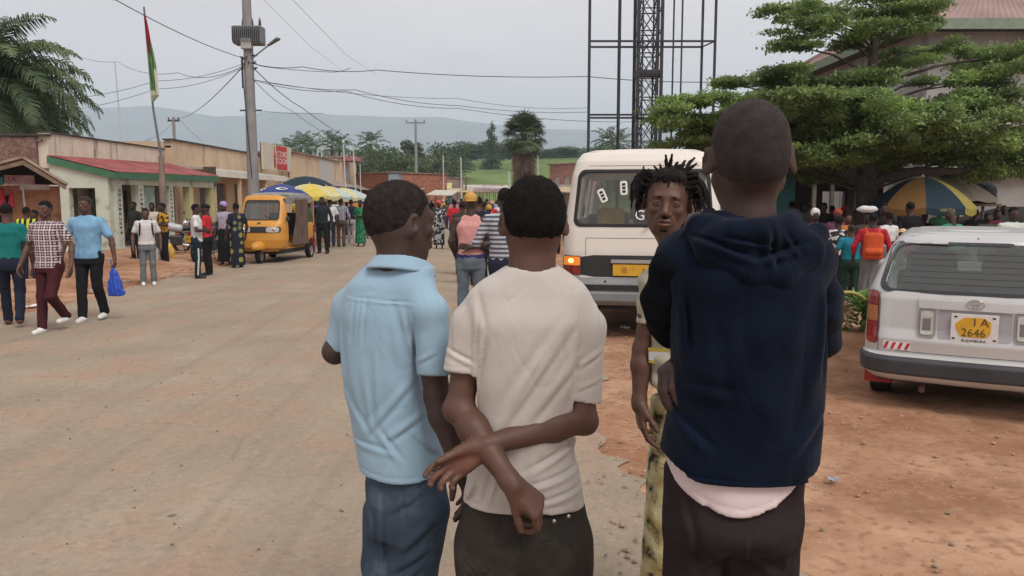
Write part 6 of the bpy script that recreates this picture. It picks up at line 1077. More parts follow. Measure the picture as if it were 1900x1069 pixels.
# ---------------------------------------------------------------- man with dreadlocks looking at the camera
def man_dreads():
    Y = 2.80; base = np.array((P(1292, 900, Y)[0], Y, 0.0))
    t = thing('person', 'man with short dreadlocks facing the camera, half hidden behind the navy hoodie', 'person', base)
    lo, hi = (0.36, 2.45, 0.0), (1.02, 3.15, 1.85)
    shL, shR = P(1216, 530, Y), P(1372, 530, Y); elL, wrL = P(1192, 648, Y), P(1186, 745, 2.76); elR, wrR = P(1392, 650, Y + 0.02), P(1400, 760, 2.78)
    ankL, ankR = np.array((0.555, 2.80, 0.09)), np.array((0.76, 2.80, 0.09))
    hc = P(1238, 376, 2.72); HM = rotz(R(167)) @ np.array(Matrix.Rotation(R(-2), 3, 'X')) @ np.array(Matrix.Rotation(R(-5), 3, 'Y')); s = 1.0
    f = Field(lo, hi, 0.0036)
    head_sdf(f, hc, HM, s, 2, wx=0.96, es=0.8)
    f.cap(hc + HM @ (0, -0.02, -0.05), P(1284, 492, 2.80), 0.056, 0.066, 0.03); f.cap(hc + HM @ (0, 0.02, -0.08), P(1272, 492, 2.78), 0.042, 0.058, 0.03)
    for sg in (-1, 1): f.cap(hc + HM @ (sg * 0.045, -0.01, -0.055), P(1268 + sg * 14, 488, 2.74), 0.014, 0.011, 0.015)
    f.cap(shL, shR, 0.045, 0.045, 0.05); f.loft([ST(500, 1240, 1350, Y, 0.07), ST(650, 1225, 1370, Y, 0.09), ST(800, 1225, 1365, Y, 0.09), ST(900, 1235, 1350, Y, 0.09)], 0.03)
    arm_sdf(f, shL, elL, wrL, 0.98, 0.02, 0.92); arm_sdf(f, shR, elR, wrR, 0.98, 0.02, 0.92)
    hand_sdf(f, wrL, (0.10, -0.12, -0.98), (0.95, 0.1, 0.1), -1, 1.0, fcurl=[(14, 22, 16), (18, 26, 18), (24, 30, 20), (30, 32, 22)], thumb=(0.8, 0.4, 0.35)); hand_sdf(f, wrR, (0, -0.2, -0.97), (-1, 0, 0), 1, 1.0)
    lower_body(f, [(P(1240, 830, Y), (0.565, 2.77, 0.50), ankL), (P(1345, 830, Y), (0.755, 2.77, 0.50), ankR)])
    me = f.mesh('body', base)
    lip = hc + HM @ (0, 0.10, -0.066) - base
    set_tint(me, lambda x, y, z: 0.20 * 1.6 * np.exp(-(((x - lip[0]) / 0.020) ** 2 + ((z - lip[2] + 0.003) / 0.006) ** 2)) * ((y - lip[1]) < 0.03) + 0.18 * np.exp(-(((x - lip[0]) / 0.012) ** 2 + ((z - (lip[2] + 0.040)) / 0.030) ** 2)))
    b = link_mesh('body', me, SKIN['c'], t, True)
    for sg in (-1, 1):
        e_ = MB().sphere(hc + HM @ (sg * 0.0298, 0.0755, 0.000) - base, 0.0122, 14, 10).build('eyeball', EYE, b, True); MB().sphere(hc + HM @ (sg * 0.0298, 0.0822, -0.0005) - base, 0.0064, 12, 8).build('iris', IRIS, e_, True)
    # hair: cap, locks, brows, moustache and chin beard
    hm_ = mat('hair_locks', (0.020, 0.017, 0.016), 0.95, 0.4, 50, bump=0.8, bscale=260, spec=0.1, dirt=((0.075, 0.060, 0.052), 0.60, 30))
    hr = link_mesh('hair', hair_mesh(hc, HM, s, 0.004, base, 0.010, low=-0.045, lowf=0.068, rough=0.003, seed=4, wx=0.94), hm_, t, True)
    rnd = random.Random(11); m = MB()
    def lock(a, dirs, r=0.0055):
        p = hc + HM @ np.array(a); pts = [p - base]
        for dv in dirs: p = p + np.array(dv); pts.append(p - base)
        # subdivide
        q = []
        for i in range(len(pts) - 1):
            for k in range(3): q.append(pts[i] + (pts[i + 1] - pts[i]) * k / 3 + np.array([rnd.uniform(-1, 1) * 0.0016 for _ in range(3)]))
        q.append(pts[-1]); n = len(q); m.tube(q, [r * (1.0 - 0.55 * (i / (n - 1)) ** 1.5) * (1 + 0.15 * math.sin(i * 2.1)) for i in range(n)], 7)
    # upright and windblown locks over the (screen) right half
    for u, v, ra in ((1235, 287, 0.0085), (1247, 286, 0.0085), (1272, 298, 0.0085), (1289, 293, 0.0085), (1293, 303, 0.0075), (1296, 322, 0.007), (1266, 305, 0.008), (1282, 311, 0.0085), (1258, 300, 0.007), (1299, 333, 0.007), (1224, 304, 0.007), (1288, 322, 0.008), (1213, 308, 0.0075), (1203, 314, 0.0075), (1276, 318, 0.008), (1293, 342, 0.007)):
        tip = P(u, v, 2.72 + rnd.uniform(-0.03, 0.05)); x = (u - 1238) / 60 * 0.055; root = hc + np.array((np.clip(x, -0.05, 0.055), rnd.uniform(-0.02, 0.04), 0.100 - abs(x) * 0.5))
        mid = (root + tip) / 2 + np.array((0.004 * rnd.uniform(-1, 1), 0, 0.014 if u > 1250 else 0)); r0 = HM.T @ (root - hc)
        lock(r0, [mid - root, tip - mid], ra)
    # hanging locks on both sides and across the back
    for i in range(120):
        a = rnd.uniform(0, 2 * math.pi); X, Yh = math.cos(a), math.sin(a)
        if Yh > 0.55: continue                      # keep the face clear
        z0 = rnd.uniform(0.045, 0.098) if Yh > 0.1 else rnd.uniform(0.0, 0.095)
        rr_ = math.sqrt(max(0.05, 1 - ((z0 - 0.03) / 0.088) ** 2)); root = np.array((X * 0.072 * rr_, -0.012 + Yh * 0.098 * rr_, z0))
        outw = HM @ unit((X, Yh * 0.6, 0)); Ln = rnd.uniform(0.065, 0.125); fl = rnd.uniform(0.3, 1.0)
        lock(root, [outw * Ln * 0.38 + np.array((0, 0, 0.012 * fl + 0.004)), outw * Ln * 0.22 * fl + np.array((0, 0, -Ln * 0.30)), outw * Ln * 0.05 + np.array((0, 0, -Ln * 0.42))], rnd.uniform(0.005, 0.0072))
    for i in range(13):                              # short fringe
        x = -0.052 + 0.104 * i / 12; lock((x, 0.056 - abs(x) * 0.3, 0.098 - abs(x) * 0.25), [HM @ np.array((0, 0.020, 0.0)), HM @ np.array((rnd.uniform(-.004, .004), 0.008, -0.014 - 0.022 * (i in (6,)) - rnd.uniform(0, 0.008)))], 0.0052)
    m.build('dreadlocks', hm_, hr, True)
    W = lambda x, y, z: hc + HM @ np.array((x, y, z))
    def fh(name, caps):
        g = Field(hc - 0.12, hc + 0.12, 0.0026)
        for p, q, ra, rb in caps: g.cap(W(*p), W(*q), ra, rb, 0.003)
        g.band(lambda x, y, z: 0.0008 * wob(x, y, z, 400, 1), 0.01); link_mesh(name, g.mesh(name, base), HAIR, t, True)
    for sg in (-1, 1): fh('eyebrow', [((sg * 0.014, 0.0915, 0.021), (sg * 0.028, 0.0885, 0.022), 0.0034, 0.0036), ((sg * 0.028, 0.0885, 0.022), (sg * 0.042, 0.077, 0.016), 0.0036, 0.0024)])
    fh('moustache', [((-0.024, 0.0905, -0.053), (0, 0.1025, -0.0475), 0.0028, 0.0036), ((0, 0.1025, -0.0475), (0.024, 0.0905, -0.053), 0.0036, 0.0028), ((0.024, 0.0915, -0.053), (0.029, 0.083, -0.070), 0.003, 0.002), ((-0.024, 0.0915, -0.053), (-0.029, 0.083, -0.070), 0.003, 0.002)]); fh('goatee', [((-0.010, 0.085, -0.092), (0.010, 0.085, -0.092), 0.0036, 0.0036)])
    cloth = mat('shirt_cream_cotton', (0.46, 0.42, 0.32), 0.9, 0.06, 6, bump=0.2, wr=0.5, bscale=420, spec=0.12, dirt=((0.36, 0.31, 0.22), 0.60, 8))
    g = Field(lo, hi, 0.0055)
    g.loft([ST(478, 1262, 1312, Y, 0.055), ST(496, 1236, 1350, Y, 0.090), ST(530, 1204, 1385, Y, 0.112), ST(600, 1198, 1390, Y, 0.120), ST(680, 1199, 1388, Y, 0.118), ST(755, 1203, 1384, Y, 0.122)], 0.01)
    g.cap(P(1240, 500, Y), P(1216, 526, Y), 0.05, 0.053, 0.05); g.cap(P(1350, 500, Y), P(1378, 526, Y), 0.05, 0.053, 0.05); g.cap(P(1214, 528, Y), P(1206, 590, Y), 0.053, 0.052, 0.03); g.cap(P(1380, 528, Y), P(1388, 600, Y), 0.053, 0.052, 0.03)
    zl = P(1206, 600, Y)[2]; xl = P(1212, 600, Y)[0]; zh = P(1290, 738, 2.7)[2]
    g.cut(lambda x, y, z: np.where((x < xl - 0.012) & (z < zl), 0.01 + 0 * z, zh - z + 0.3 * np.clip(0.60 - x, -0.05, 0.1)) + 0 * y)
    g.cap(P(1284, 500, 2.78), P(1262, 430, 2.72), 0.068, 0.075, 0.008, 's')
    g.band(lambda x, y, z: 0.005 * wob(x, y, z, 26, 8) + 0.004 * np.sin(z * 70 + 18 * x)); sh_ = link_mesh('t_shirt', g.mesh('t_shirt', base), cloth, t, True)
    # printed band on the chest front
    m = MB(); m.cur = 0
    pr = mat('print_white', (0.62, 0.62, 0.60), 0.8, 0.05); pk = mat('print_dark', (0.05, 0.06, 0.07), 0.8, 0.05); py = mat('print_yellow', (0.50, 0.38, 0.06), 0.8, 0.05)
    def onfront(u, v): return P(u, v, 2.685 + 0.0013 * abs(u - 1292) * (abs(u - 1292) / 90.0) * 0.55) - base
    for (u0, u1, v0, v1, k) in ((1203, 1240, 645, 651, 2), (1204, 1240, 652, 668, 0), (1204, 1240, 669, 673, 2)):
        m.cur = k; q = [onfront(u0, v0), onfront(u1, v0 + 2), onfront(u1, v1 + 4), onfront(u0, v1)]; m.slab(q, 0.002)
    m.build('print', [pr, pk, py], sh_)
    cam_m = mat('camouflage_cloth', (0.42, 0.33, 0.13), 0.9, 0.1, 14, col2=(0.55, 0.50, 0.32), bump=0.2, bscale=400, spec=0.1, dirt=((0.03, 0.022, 0.018), 0.47, 17))
    g = Field(lo, (1.02, 3.15, 1.1), 0.006)
    g.loft([ST(735, 1212, 1374, Y, 0.10), ST(800, 1208, 1378, Y, 0.118), ST(860, 1210, 1376, Y, 0.12), ST(890, 1214, 1370, Y, 0.11)], 0.01)
    g.cap(P(1252, 850, Y), (0.575, 2.77, 0.50), 0.092, 0.082, 0.03); g.cap((0.575, 2.77, 0.50), ankL, 0.082, 0.075, 0.02); g.cap(P(1335, 850, Y), (0.745, 2.77, 0.50), 0.092, 0.082, 0.03); g.cap((0.745, 2.77, 0.50), ankR, 0.082, 0.075, 0.02)
    g.band(lambda x, y, z: 0.006 * wob(x, y, z, 24, 8) + 0.003 * wob(x, y, z, 60, 3)); link_mesh('trousers', g.mesh('trousers', base), cam_m, t, True)
    make_shoes(t, [ankL, ankR], (0, -1, 0), dark_shoe, base)
man_dreads()
# ================================================================ vehicles
class Shell:
    """body described by horizontal rounded rectangles: rows z, half width, y rear, y front, corner radius"""
    def __init__(s, rows, bulge=0.03): s.T = np.array(sorted(rows), float); s.bulge = bulge
    def at(s, z):
        return [np.interp(z, s.T[:, 0], s.T[:, i]) for i in range(1, 5)]
    def sdf(s, off=0.0, z0=None, z1=None):
        z0 = s.T[0, 0] if z0 is None else z0; z1 = s.T[-1, 0] if z1 is None else z1
        def fn(x, y, z):
            a, yr, yf, r = s.at(z); a = a + off; yr = yr - off; yf = yf + off; r = np.maximum(r + off, 0.02); c = (yr + yf) / 2; b = (yf - yr) / 2
            yy = y + np.where(y < c, -s.bulge, s.bulge) * (x / a) ** 2
            qx, qy = np.abs(x) - (a - r), np.abs(yy - c) - (b - r)
            d = np.sqrt(np.maximum(qx, 0) ** 2 + np.maximum(qy, 0) ** 2) + np.minimum(np.maximum(qx, qy), 0) - r
            return np.maximum(d, np.maximum(z - z1 - off, z0 - off - z)).astype(np.float32)
        return fn
    def yr(s, x, z):
        a, yr, yf, r = s.at(z); ax = min(abs(x), a - 1e-3); y = yr + s.bulge * (x / a) ** 2
        return y if ax < a - r else y + r - math.sqrt(max(0, r * r - (ax - a + r) ** 2))
    def yf(s, x, z):
        a, yr, yf, r = s.at(z); ax = min(abs(x), a - 1e-3); y = yf - s.bulge * (x / a) ** 2
        return y if ax < a - r else y - r + math.sqrt(max(0, r * r - (ax - a + r) ** 2))
    def plate(s, mb, outline, off=0.006, t=0.012, rear=True, rings=5):
        """thin panel following the end of the shell; outline is a list of (x, z)"""
        c = np.mean(outline, 0); n = len(outline); f = s.yr if rear else s.yf; sg = -1 if rear else 1; vs = []
        for k in range(rings + 1):
            for p in outline: q = c + (np.array(p) - c) * k / rings; vs.append((q[0], f(q[0], q[1]) + sg * off, q[1]))
        for p in outline: vs.append((p[0], f(p[0], p[1]) + sg * (off - t), p[1]))
        fs = [((k) * n + i, (k) * n + (i + 1) % n, (k + 1) * n + (i + 1) % n, (k + 1) * n + i) for k in range(rings + 1) for i in range(n)]
        return mb.add(vs, fs)
    def side(s, mb, outline, sgn, off=0.006):
        """flat side pane; outline (y, z)"""
        n = len(outline); vs = [(sgn * (s.at(z)[0] + off), y, z) for y, z in outline] + [(sgn * (s.at(z)[0] + off - 0.012), y, z) for y, z in outline]
        return mb.add(vs, [tuple(range(n)), tuple(range(n, 2 * n))[::-1]] + [(i, (i + 1) % n, n + (i + 1) % n, n + i) for i in range(n)])
def rrect(x0, x1, z0, z1, r, n=5, top=0.0):
    """rounded rectangle; top narrows the upper edge"""
    out_ = []
    for (cx, cz, a0) in ((x1 - r, z1 - r, 0), (x0 + r, z1 - r, 90), (x0 + r, z0 + r, 180), (x1 - r, z0 + r, 270)):
        for k in range(n + 1):
            a = R(a0 + 90 * k / n); x, z = cx + r * math.cos(a), cz + r * math.sin(a); m_ = (x0 + x1) / 2; out_.append((m_ + (x - m_) * (1 - top * (z - z0) / (z1 - z0)), z))
    return out_
def subdiv(o, k=3): return [tuple(np.array(o[i]) + (np.array(o[(i + 1) % len(o)]) - np.array(o[i])) * j / k) for i in range(len(o)) for j in range(k)]
def rr_prism(x0, x1, z0, z1, r, lim, top=0.0):
    def fn(x, y, z):
        m_ = (x0 + x1) / 2; xx = m_ + (x - m_) / (1 - top * np.clip((z - z0) / (z1 - z0), 0, 1)); qx, qz = np.abs(xx - m_) - ((x1 - x0) / 2 - r), np.abs(z - (z0 + z1) / 2) - ((z1 - z0) / 2 - r)
        return np.maximum(np.sqrt(np.maximum(qx, 0) ** 2 + np.maximum(qz, 0) ** 2) + np.minimum(np.maximum(qx, qz), 0) - r, lim(x, y, z)).astype(np.float32)
    return fn
TYRE = mat('tyre_rubber', (0.022, 0.021, 0.020), 0.9, 0.3, 20, bump=0.4, bscale=60, spec=0.15, dirt=((0.16, 0.10, 0.07), 0.58, 6)); RIM = mat('wheel_rim_grey', (0.30, 0.29, 0.28), 0.5, 0.1, metal=0.5)
def wheel(parent, x, y, r, w_, name='wheel', rimm=None, yaw=0):
    """axle along x"""
    o = MB().lathe([(r * 0.60, -w_ * 0.48), (r * 0.88, -w_ * 0.5), (r * 0.97, -w_ * 0.40), (r, -w_ * 0.2), (r, w_ * 0.2), (r * 0.97, w_ * 0.40), (r * 0.88, w_ * 0.5), (r * 0.60, w_ * 0.48)], (0, 0, 0), 32, 'x').build(name, TYRE, parent, True); o.location = (x, y, r); o.rotation_euler = (0, 0, yaw)
    m = MB(); sg = 1 if x >= 0 else -1; m.lathe([(0.0, sg * w_ * 0.30), (r * 0.2, sg * w_ * 0.34), (r * 0.26, sg * w_ * 0.22), (r * 0.50, sg * w_ * 0.20), (r * 0.60, sg * w_ * 0.42), (r * 0.63, sg * w_ * 0.44), (r * 0.62, -sg * w_ * 0.4), (0, -sg * w_ * 0.4)], (0, 0, 0), 24, 'x'); m.build('rim', rimm or RIM, o, True); return o
blackp = mat('plastic_black', (0.03, 0.03, 0.032), 0.6, 0.15, 5, dirt=((0.10, 0.085, 0.075), 0.62, 4)); gasket = mat('rubber_gasket', (0.022, 0.022, 0.022), 0.7, 0.1)
chrome = mat('metal_silver_trim', (0.50, 0.49, 0.47), 0.3, 0.08, metal=0.7); plate_y = mat('number_plate_yellow', (0.60, 0.33, 0.03), 0.55, 0.10, 12, dirt=((0.30, 0.17, 0.05), 0.60, 14)); ink = mat('ink_black', (0.03, 0.025, 0.02), 0.8, 0.2)

def minibus():
    t = thing('minibus', 'white high-roof minibus seen from behind with its left indicator glowing', 'minibus', (1.53, 9.2, 0), R(-10))
    sh = Shell([(0.40, 0.90, 0.05, 4.75, 0.16), (0.46, 0.955, 0.0, 4.8, 0.18), (1.05, 0.955, 0.0, 4.8, 0.18), (1.30, 0.94, 0.025, 4.5, 0.16), (1.95, 0.855, 0.125, 3.9, 0.15), (2.12, 0.815, 0.17, 3.7, 0.18), (2.22, 0.755, 0.24, 3.6, 0.2), (2.265, 0.64, 0.36, 3.4, 0.25), (2.285, 0.35, 0.6, 3.2, 0.25), (2.29, 0.10, 1.0, 2.6, 0.1)], 0.035)
    white = mat('paint_cream_white', (0.66, 0.61, 0.545), 0.38, 0.03, 1.5, spec=0.5, dirt=((0.50, 0.42, 0.34), 0.63, 2.2)); f = Field((-1.05, -0.1, 0.30), (1.05, 4.9, 2.36), 0.018)
    f.put(sh.sdf(), (-1, -0.05, 0.4), (1, 4.85, 2.3), 0); f.put(sh.sdf(-0.06, 0.75), (-1, 0, 0.7), (1, 4.8, 2.25), 0, 's')
    f.put(rr_prism(-0.80, 0.80, 1.36, 2.00, 0.09, lambda x, y, z: y - 0.6, 0.07), (-0.9, -0.1, 1.3), (0.9, 0.6, 2.05), 0, 's'); f.put(rr_prism(-0.78, 0.78, 1.30, 1.98, 0.09, lambda x, y, z: 3.4 - y, 0.07), (-0.9, 3.4, 1.3), (0.9, 4.9, 2.0), 0, 's')
    for (ya, yb) in ((0.6, 1.7), (1.85, 2.9), (3.0, 3.8)): f.put(lambda x, y, z, ya=ya, yb=yb: np.maximum(np.maximum(np.abs(y - (ya + yb) / 2) - (yb - ya) / 2, np.abs(z - 1.68) - 0.28), 0.5 - np.abs(x)).astype(np.float32), (-1, ya, 1.38), (1, yb, 1.98), 0, 's')
    for y0 in (1.0, 3.95): f.put(lambda x, y, z, y0=y0: np.maximum(np.sqrt((y - y0) ** 2 + (z - 0.33) ** 2) - 0.40, 0.55 - np.abs(x)).astype(np.float32), (-1, y0 - .45, 0.3), (1, y0 + .45, 0.8), 0, 's')
    b = link_mesh('body', f.mesh('body'), white, t, True)
    # window with gasket
    o = subdiv(rrect(-0.80, 0.80, 1.36, 2.00, 0.09, 6, 0.07)); g = MB(); sh.plate(g, o, -0.004, 0.008); gl = g.build('rear_window', glass('glass_rear_van', (0.75, 0.77, 0.75), 0.36, 0.05), t, True)
    m = MB(); n = len(o); vs = []
    for kk, (sc_, of) in enumerate(((0.975, 0.004), (0.985, 0.016), (1.015, 0.016), (1.03, 0.002))):
        for p in o: q = np.array((0, 1.68)) + (np.array(p) - (0, 1.68)) * (sc_, 1 - (1 - sc_) * 2.2); vs.append((q[0], sh.yr(q[0], q[1]) - of, q[1]))
    m.add(vs, [(k * n + i, k * n + (i + 1) % n, (k + 1) * n + (i + 1) % n, (k + 1) * n + i) for k in range(3) for i in range(n)]); m.build('gasket', gasket, gl, True)
    stick = mat('sticker_white', (0.70, 0.69, 0.66), 0.7, 0.05)
    for (cx, cz, rz, w_, h_) in ((-0.475, 1.71, 25, 0.085, 0.165), (-0.225, 1.80, 4, 0.085, 0.165)):
        o1 = rrect(-w_ / 2, w_ / 2, -h_ / 2, h_ / 2, 0.025); rt = lambda p: (cx + p[0] * math.cos(R(rz)) - p[1] * math.sin(R(rz)), cz + p[0] * math.sin(R(rz)) + p[1] * math.cos(R(rz))); m = MB(); sh.plate(m, [rt(p) for p in o1], 0.004, 0.003); s_ = m.build('sticker', stick, gl)
        m = MB()
        for q in range(3): zc = -0.042 + 0.042 * q; sh.plate(m, [rt(p) for p in ((-0.02, zc - 0.015), (0.02, zc - 0.015), (0.02, zc + 0.015), (-0.02, zc + 0.015))], 0.007, 0.003, rings=1)
        m.build('sticker_print', ink, s_)
    # painted scrawl on the glass
    tx = text_mesh('lettering', 'Gode', 0.17, stick, gl, (0.10, sh.yr(0.1, 1.48) - 0.010, 1.475), (R(82), 0, 0), 0.001, 1.0)
    mb = MB(); mb.tube([(0.02, sh.yr(0, 1.33) - 0.05, 1.335), (0.12, sh.yr(.1, 1.4) - 0.035, 1.385), (0.33, sh.yr(.3, 1.42) - 0.02, 1.43)], 0.009, 6); mb.build('wiper', blackp, t)
    # door shut line, hinge step, trim, lamps, plate
    dark = mat('shut_line', (0.10, 0.09, 0.08), 0.9, 0.1)
    def strip(x0, x1, z0, z1, mm, name, off=0.006, par=None, t_=0.012, r=0.006, rough=False): m = MB(); sh.plate(m, subdiv(rrect(x0, x1, z0, z1, min(r, (x1 - x0) * .45, (z1 - z0) * .45), 2), 5), off, t_); return m.build(name, mm, par or t, False)
    for (x0, x1, z0, z1) in ((-0.66, 0.66, 1.205, 1.210), (-0.665, -0.660, 1.00, 1.21), (0.660, 0.665, 1.0, 1.21), (-0.80, 0.80, 2.06, 2.066)): strip(x0, x1, z0, z1, dark, 'shut_line', 0.0025, b)
    strip(-0.93, 0.93, 0.745, 1.005, blackp, 'rear_panel', 0.004, r=0.03)
    for sg in (-1, 1):
        x0, x1 = sorted((sg * 0.945, sg * 0.715)); l = strip(x0, x1, 0.765, 0.995, mat('lamp_housing', (0.10, 0.04, 0.035), 0.4, 0.1), 'tail_lamp', 0.022, r=0.02, t_=0.03)
        strip(x0 + 0.012, x1 - 0.012, 0.775, 0.865, mat('lamp_red', (0.20, 0.012, 0.012), 0.2, 0.15, 30, spec=0.7), 'red_lens', 0.028, l, r=0.012)
        if sg < 0: strip(x0 + 0.012, x1 - 0.012, 0.880, 0.985, mat('lamp_amber_lit', (0.45, 0.12, 0.02), 0.25, 0.1, 30, emit=((1.0, 0.28, 0.03), 0.35)), 'indicator_lens', 0.028, l, r=0.012); bl = MB().sphere((-0.835, sh.yr(-0.83, 0.93) - 0.030, 0.935), (0.036, 0.01, 0.028), 12, 8).build('bulb', mat('bulb_lit', (1, 0.6, 0.2), 0.3, 0, emit=((1.0, 0.50, 0.14), 2.2)), l, True)
        else: strip(x0 + 0.012, x1 - 0.012, 0.880, 0.985, mat('lamp_amber', (0.35, 0.10, 0.02), 0.25, 0.1, 30), 'indicator_lens', 0.028, l, r=0.012)
    strip(-0.36, 0.36, 0.915, 0.955, chrome, 'plate_trim', 0.035, t_=0.045, r=0.01)
    pl = strip(-0.335, 0.16, 0.765, 0.900, plate_y, 'number_plate', 0.024, r=0.008); text_mesh('plate_text', 'IB      A', 0.095, mat('ink_faded', (0.34, 0.19, 0.05), 0.8, 0.2), pl, (-0.09, sh.yr(0, 0.83) - 0.027, 0.83), (R(90), 0, 0), 0.001)
    gb = mat('bumper_grey', (0.19, 0.195, 0.20), 0.6, 0.12, 2, dirt=((0.28, 0.22, 0.17), 0.6, 3))
    f = Field((-1.08, -0.2, 0.3), (1.08, 0.5, 0.8), 0.012); bsh = Shell([(0.42, 0.93, -0.07, 0.30, 0.12), (0.47, 0.985, -0.12, 0.30, 0.14), (0.565, 0.985, -0.125, 0.30, 0.14), (0.58, 0.97, -0.11, 0.3, 0.14), (0.60, 0.97, -0.10, 0.3, 0.14), (0.67, 0.98, -0.11, 0.3, 0.14), (0.70, 0.965, -0.09, 0.3, 0.14), (0.735, 0.95, -0.03, 0.3, 0.14)], 0.035); f.put(bsh.sdf(), (-1.05, -.15, .4), (1.05, .45, .75), 0); bu = link_mesh('bumper', f.mesh('bumper'), gb, t, True)
    m = MB(); bsh.plate(m, subdiv(rrect(-0.95, 0.95, 0.585, 0.662, 0.01, 2), 6), 0.006, 0.012); m.build('bumper_strip', blackp, bu)
    for (x, z) in ((0.02, 0.52), (0.03, 0.695), (-0.42, 0.70)): MB().lathe([(0.0, -0.012), (0.012, -0.010), (0.014, 0.0)], (x, bsh.yr(x, z), z), 10, 'y').build('bolt', gasket, bu)
    # interior: seat backs and a yellow jerrycan, seen through the glass
    seat = mat('seat_grey_cloth', (0.16, 0.155, 0.15), 0.9, 0.2, 3)
    for (x, y) in ((-0.5, 1.0), (0.1, 1.0), (0.55, 1.0), (-0.45, 2.0), (0.3, 2.0), (-0.45, 2.9), (0.45, 2.9)): MB().box((x, y, 1.10), (0.46, 0.14, 0.75)).build('seat_back', seat, t, bevel=0.05)
    MB().bb(-0.9, 0.9, 0.3, 4.2, 0.74, 0.78).build('floor', seat, t)
    MB().box((-0.40, 0.62, 1.42), (0.34, 0.2, 0.28)).build('yellow_cushion', mat('plastic_yellow', (0.50, 0.36, 0.04), 0.6, 0.1), t, bevel=0.06)
    MB().bb(-0.9, 0.9, 0.1, 4.0, 0.35, 0.5).build('chassis', w_dark, t)
    m = MB(); sh.plate(m, subdiv(rrect(-0.78, 0.78, 1.30, 1.98, 0.09, 6, 0.07)), -0.004, 0.008, False); m.build('windscreen', glass('glass_rear_van', ()), t, True)
    for (x, y) in ((-0.80, 1.0), (0.80, 1.0), (-0.80, 3.95), (0.80, 3.95)): wheel(t, x, y, 0.33, 0.20)
    MB().sphere((-1.02, 4.0, 1.45), (0.03, 0.06, 0.12), 10, 8).build('mirror', blackp, t, True); MB().sphere((1.02, 4.0, 1.45), (0.03, 0.06, 0.12), 10, 8).build('mirror', blackp, t, True)
    MB().lathe([(0, -0.015), (0.012, -0.012), (0.012, 0)], (0, sh.yr(0, 2.05), 2.045), 8, 'y').build('washer_nozzle', blackp, t)
minibus()

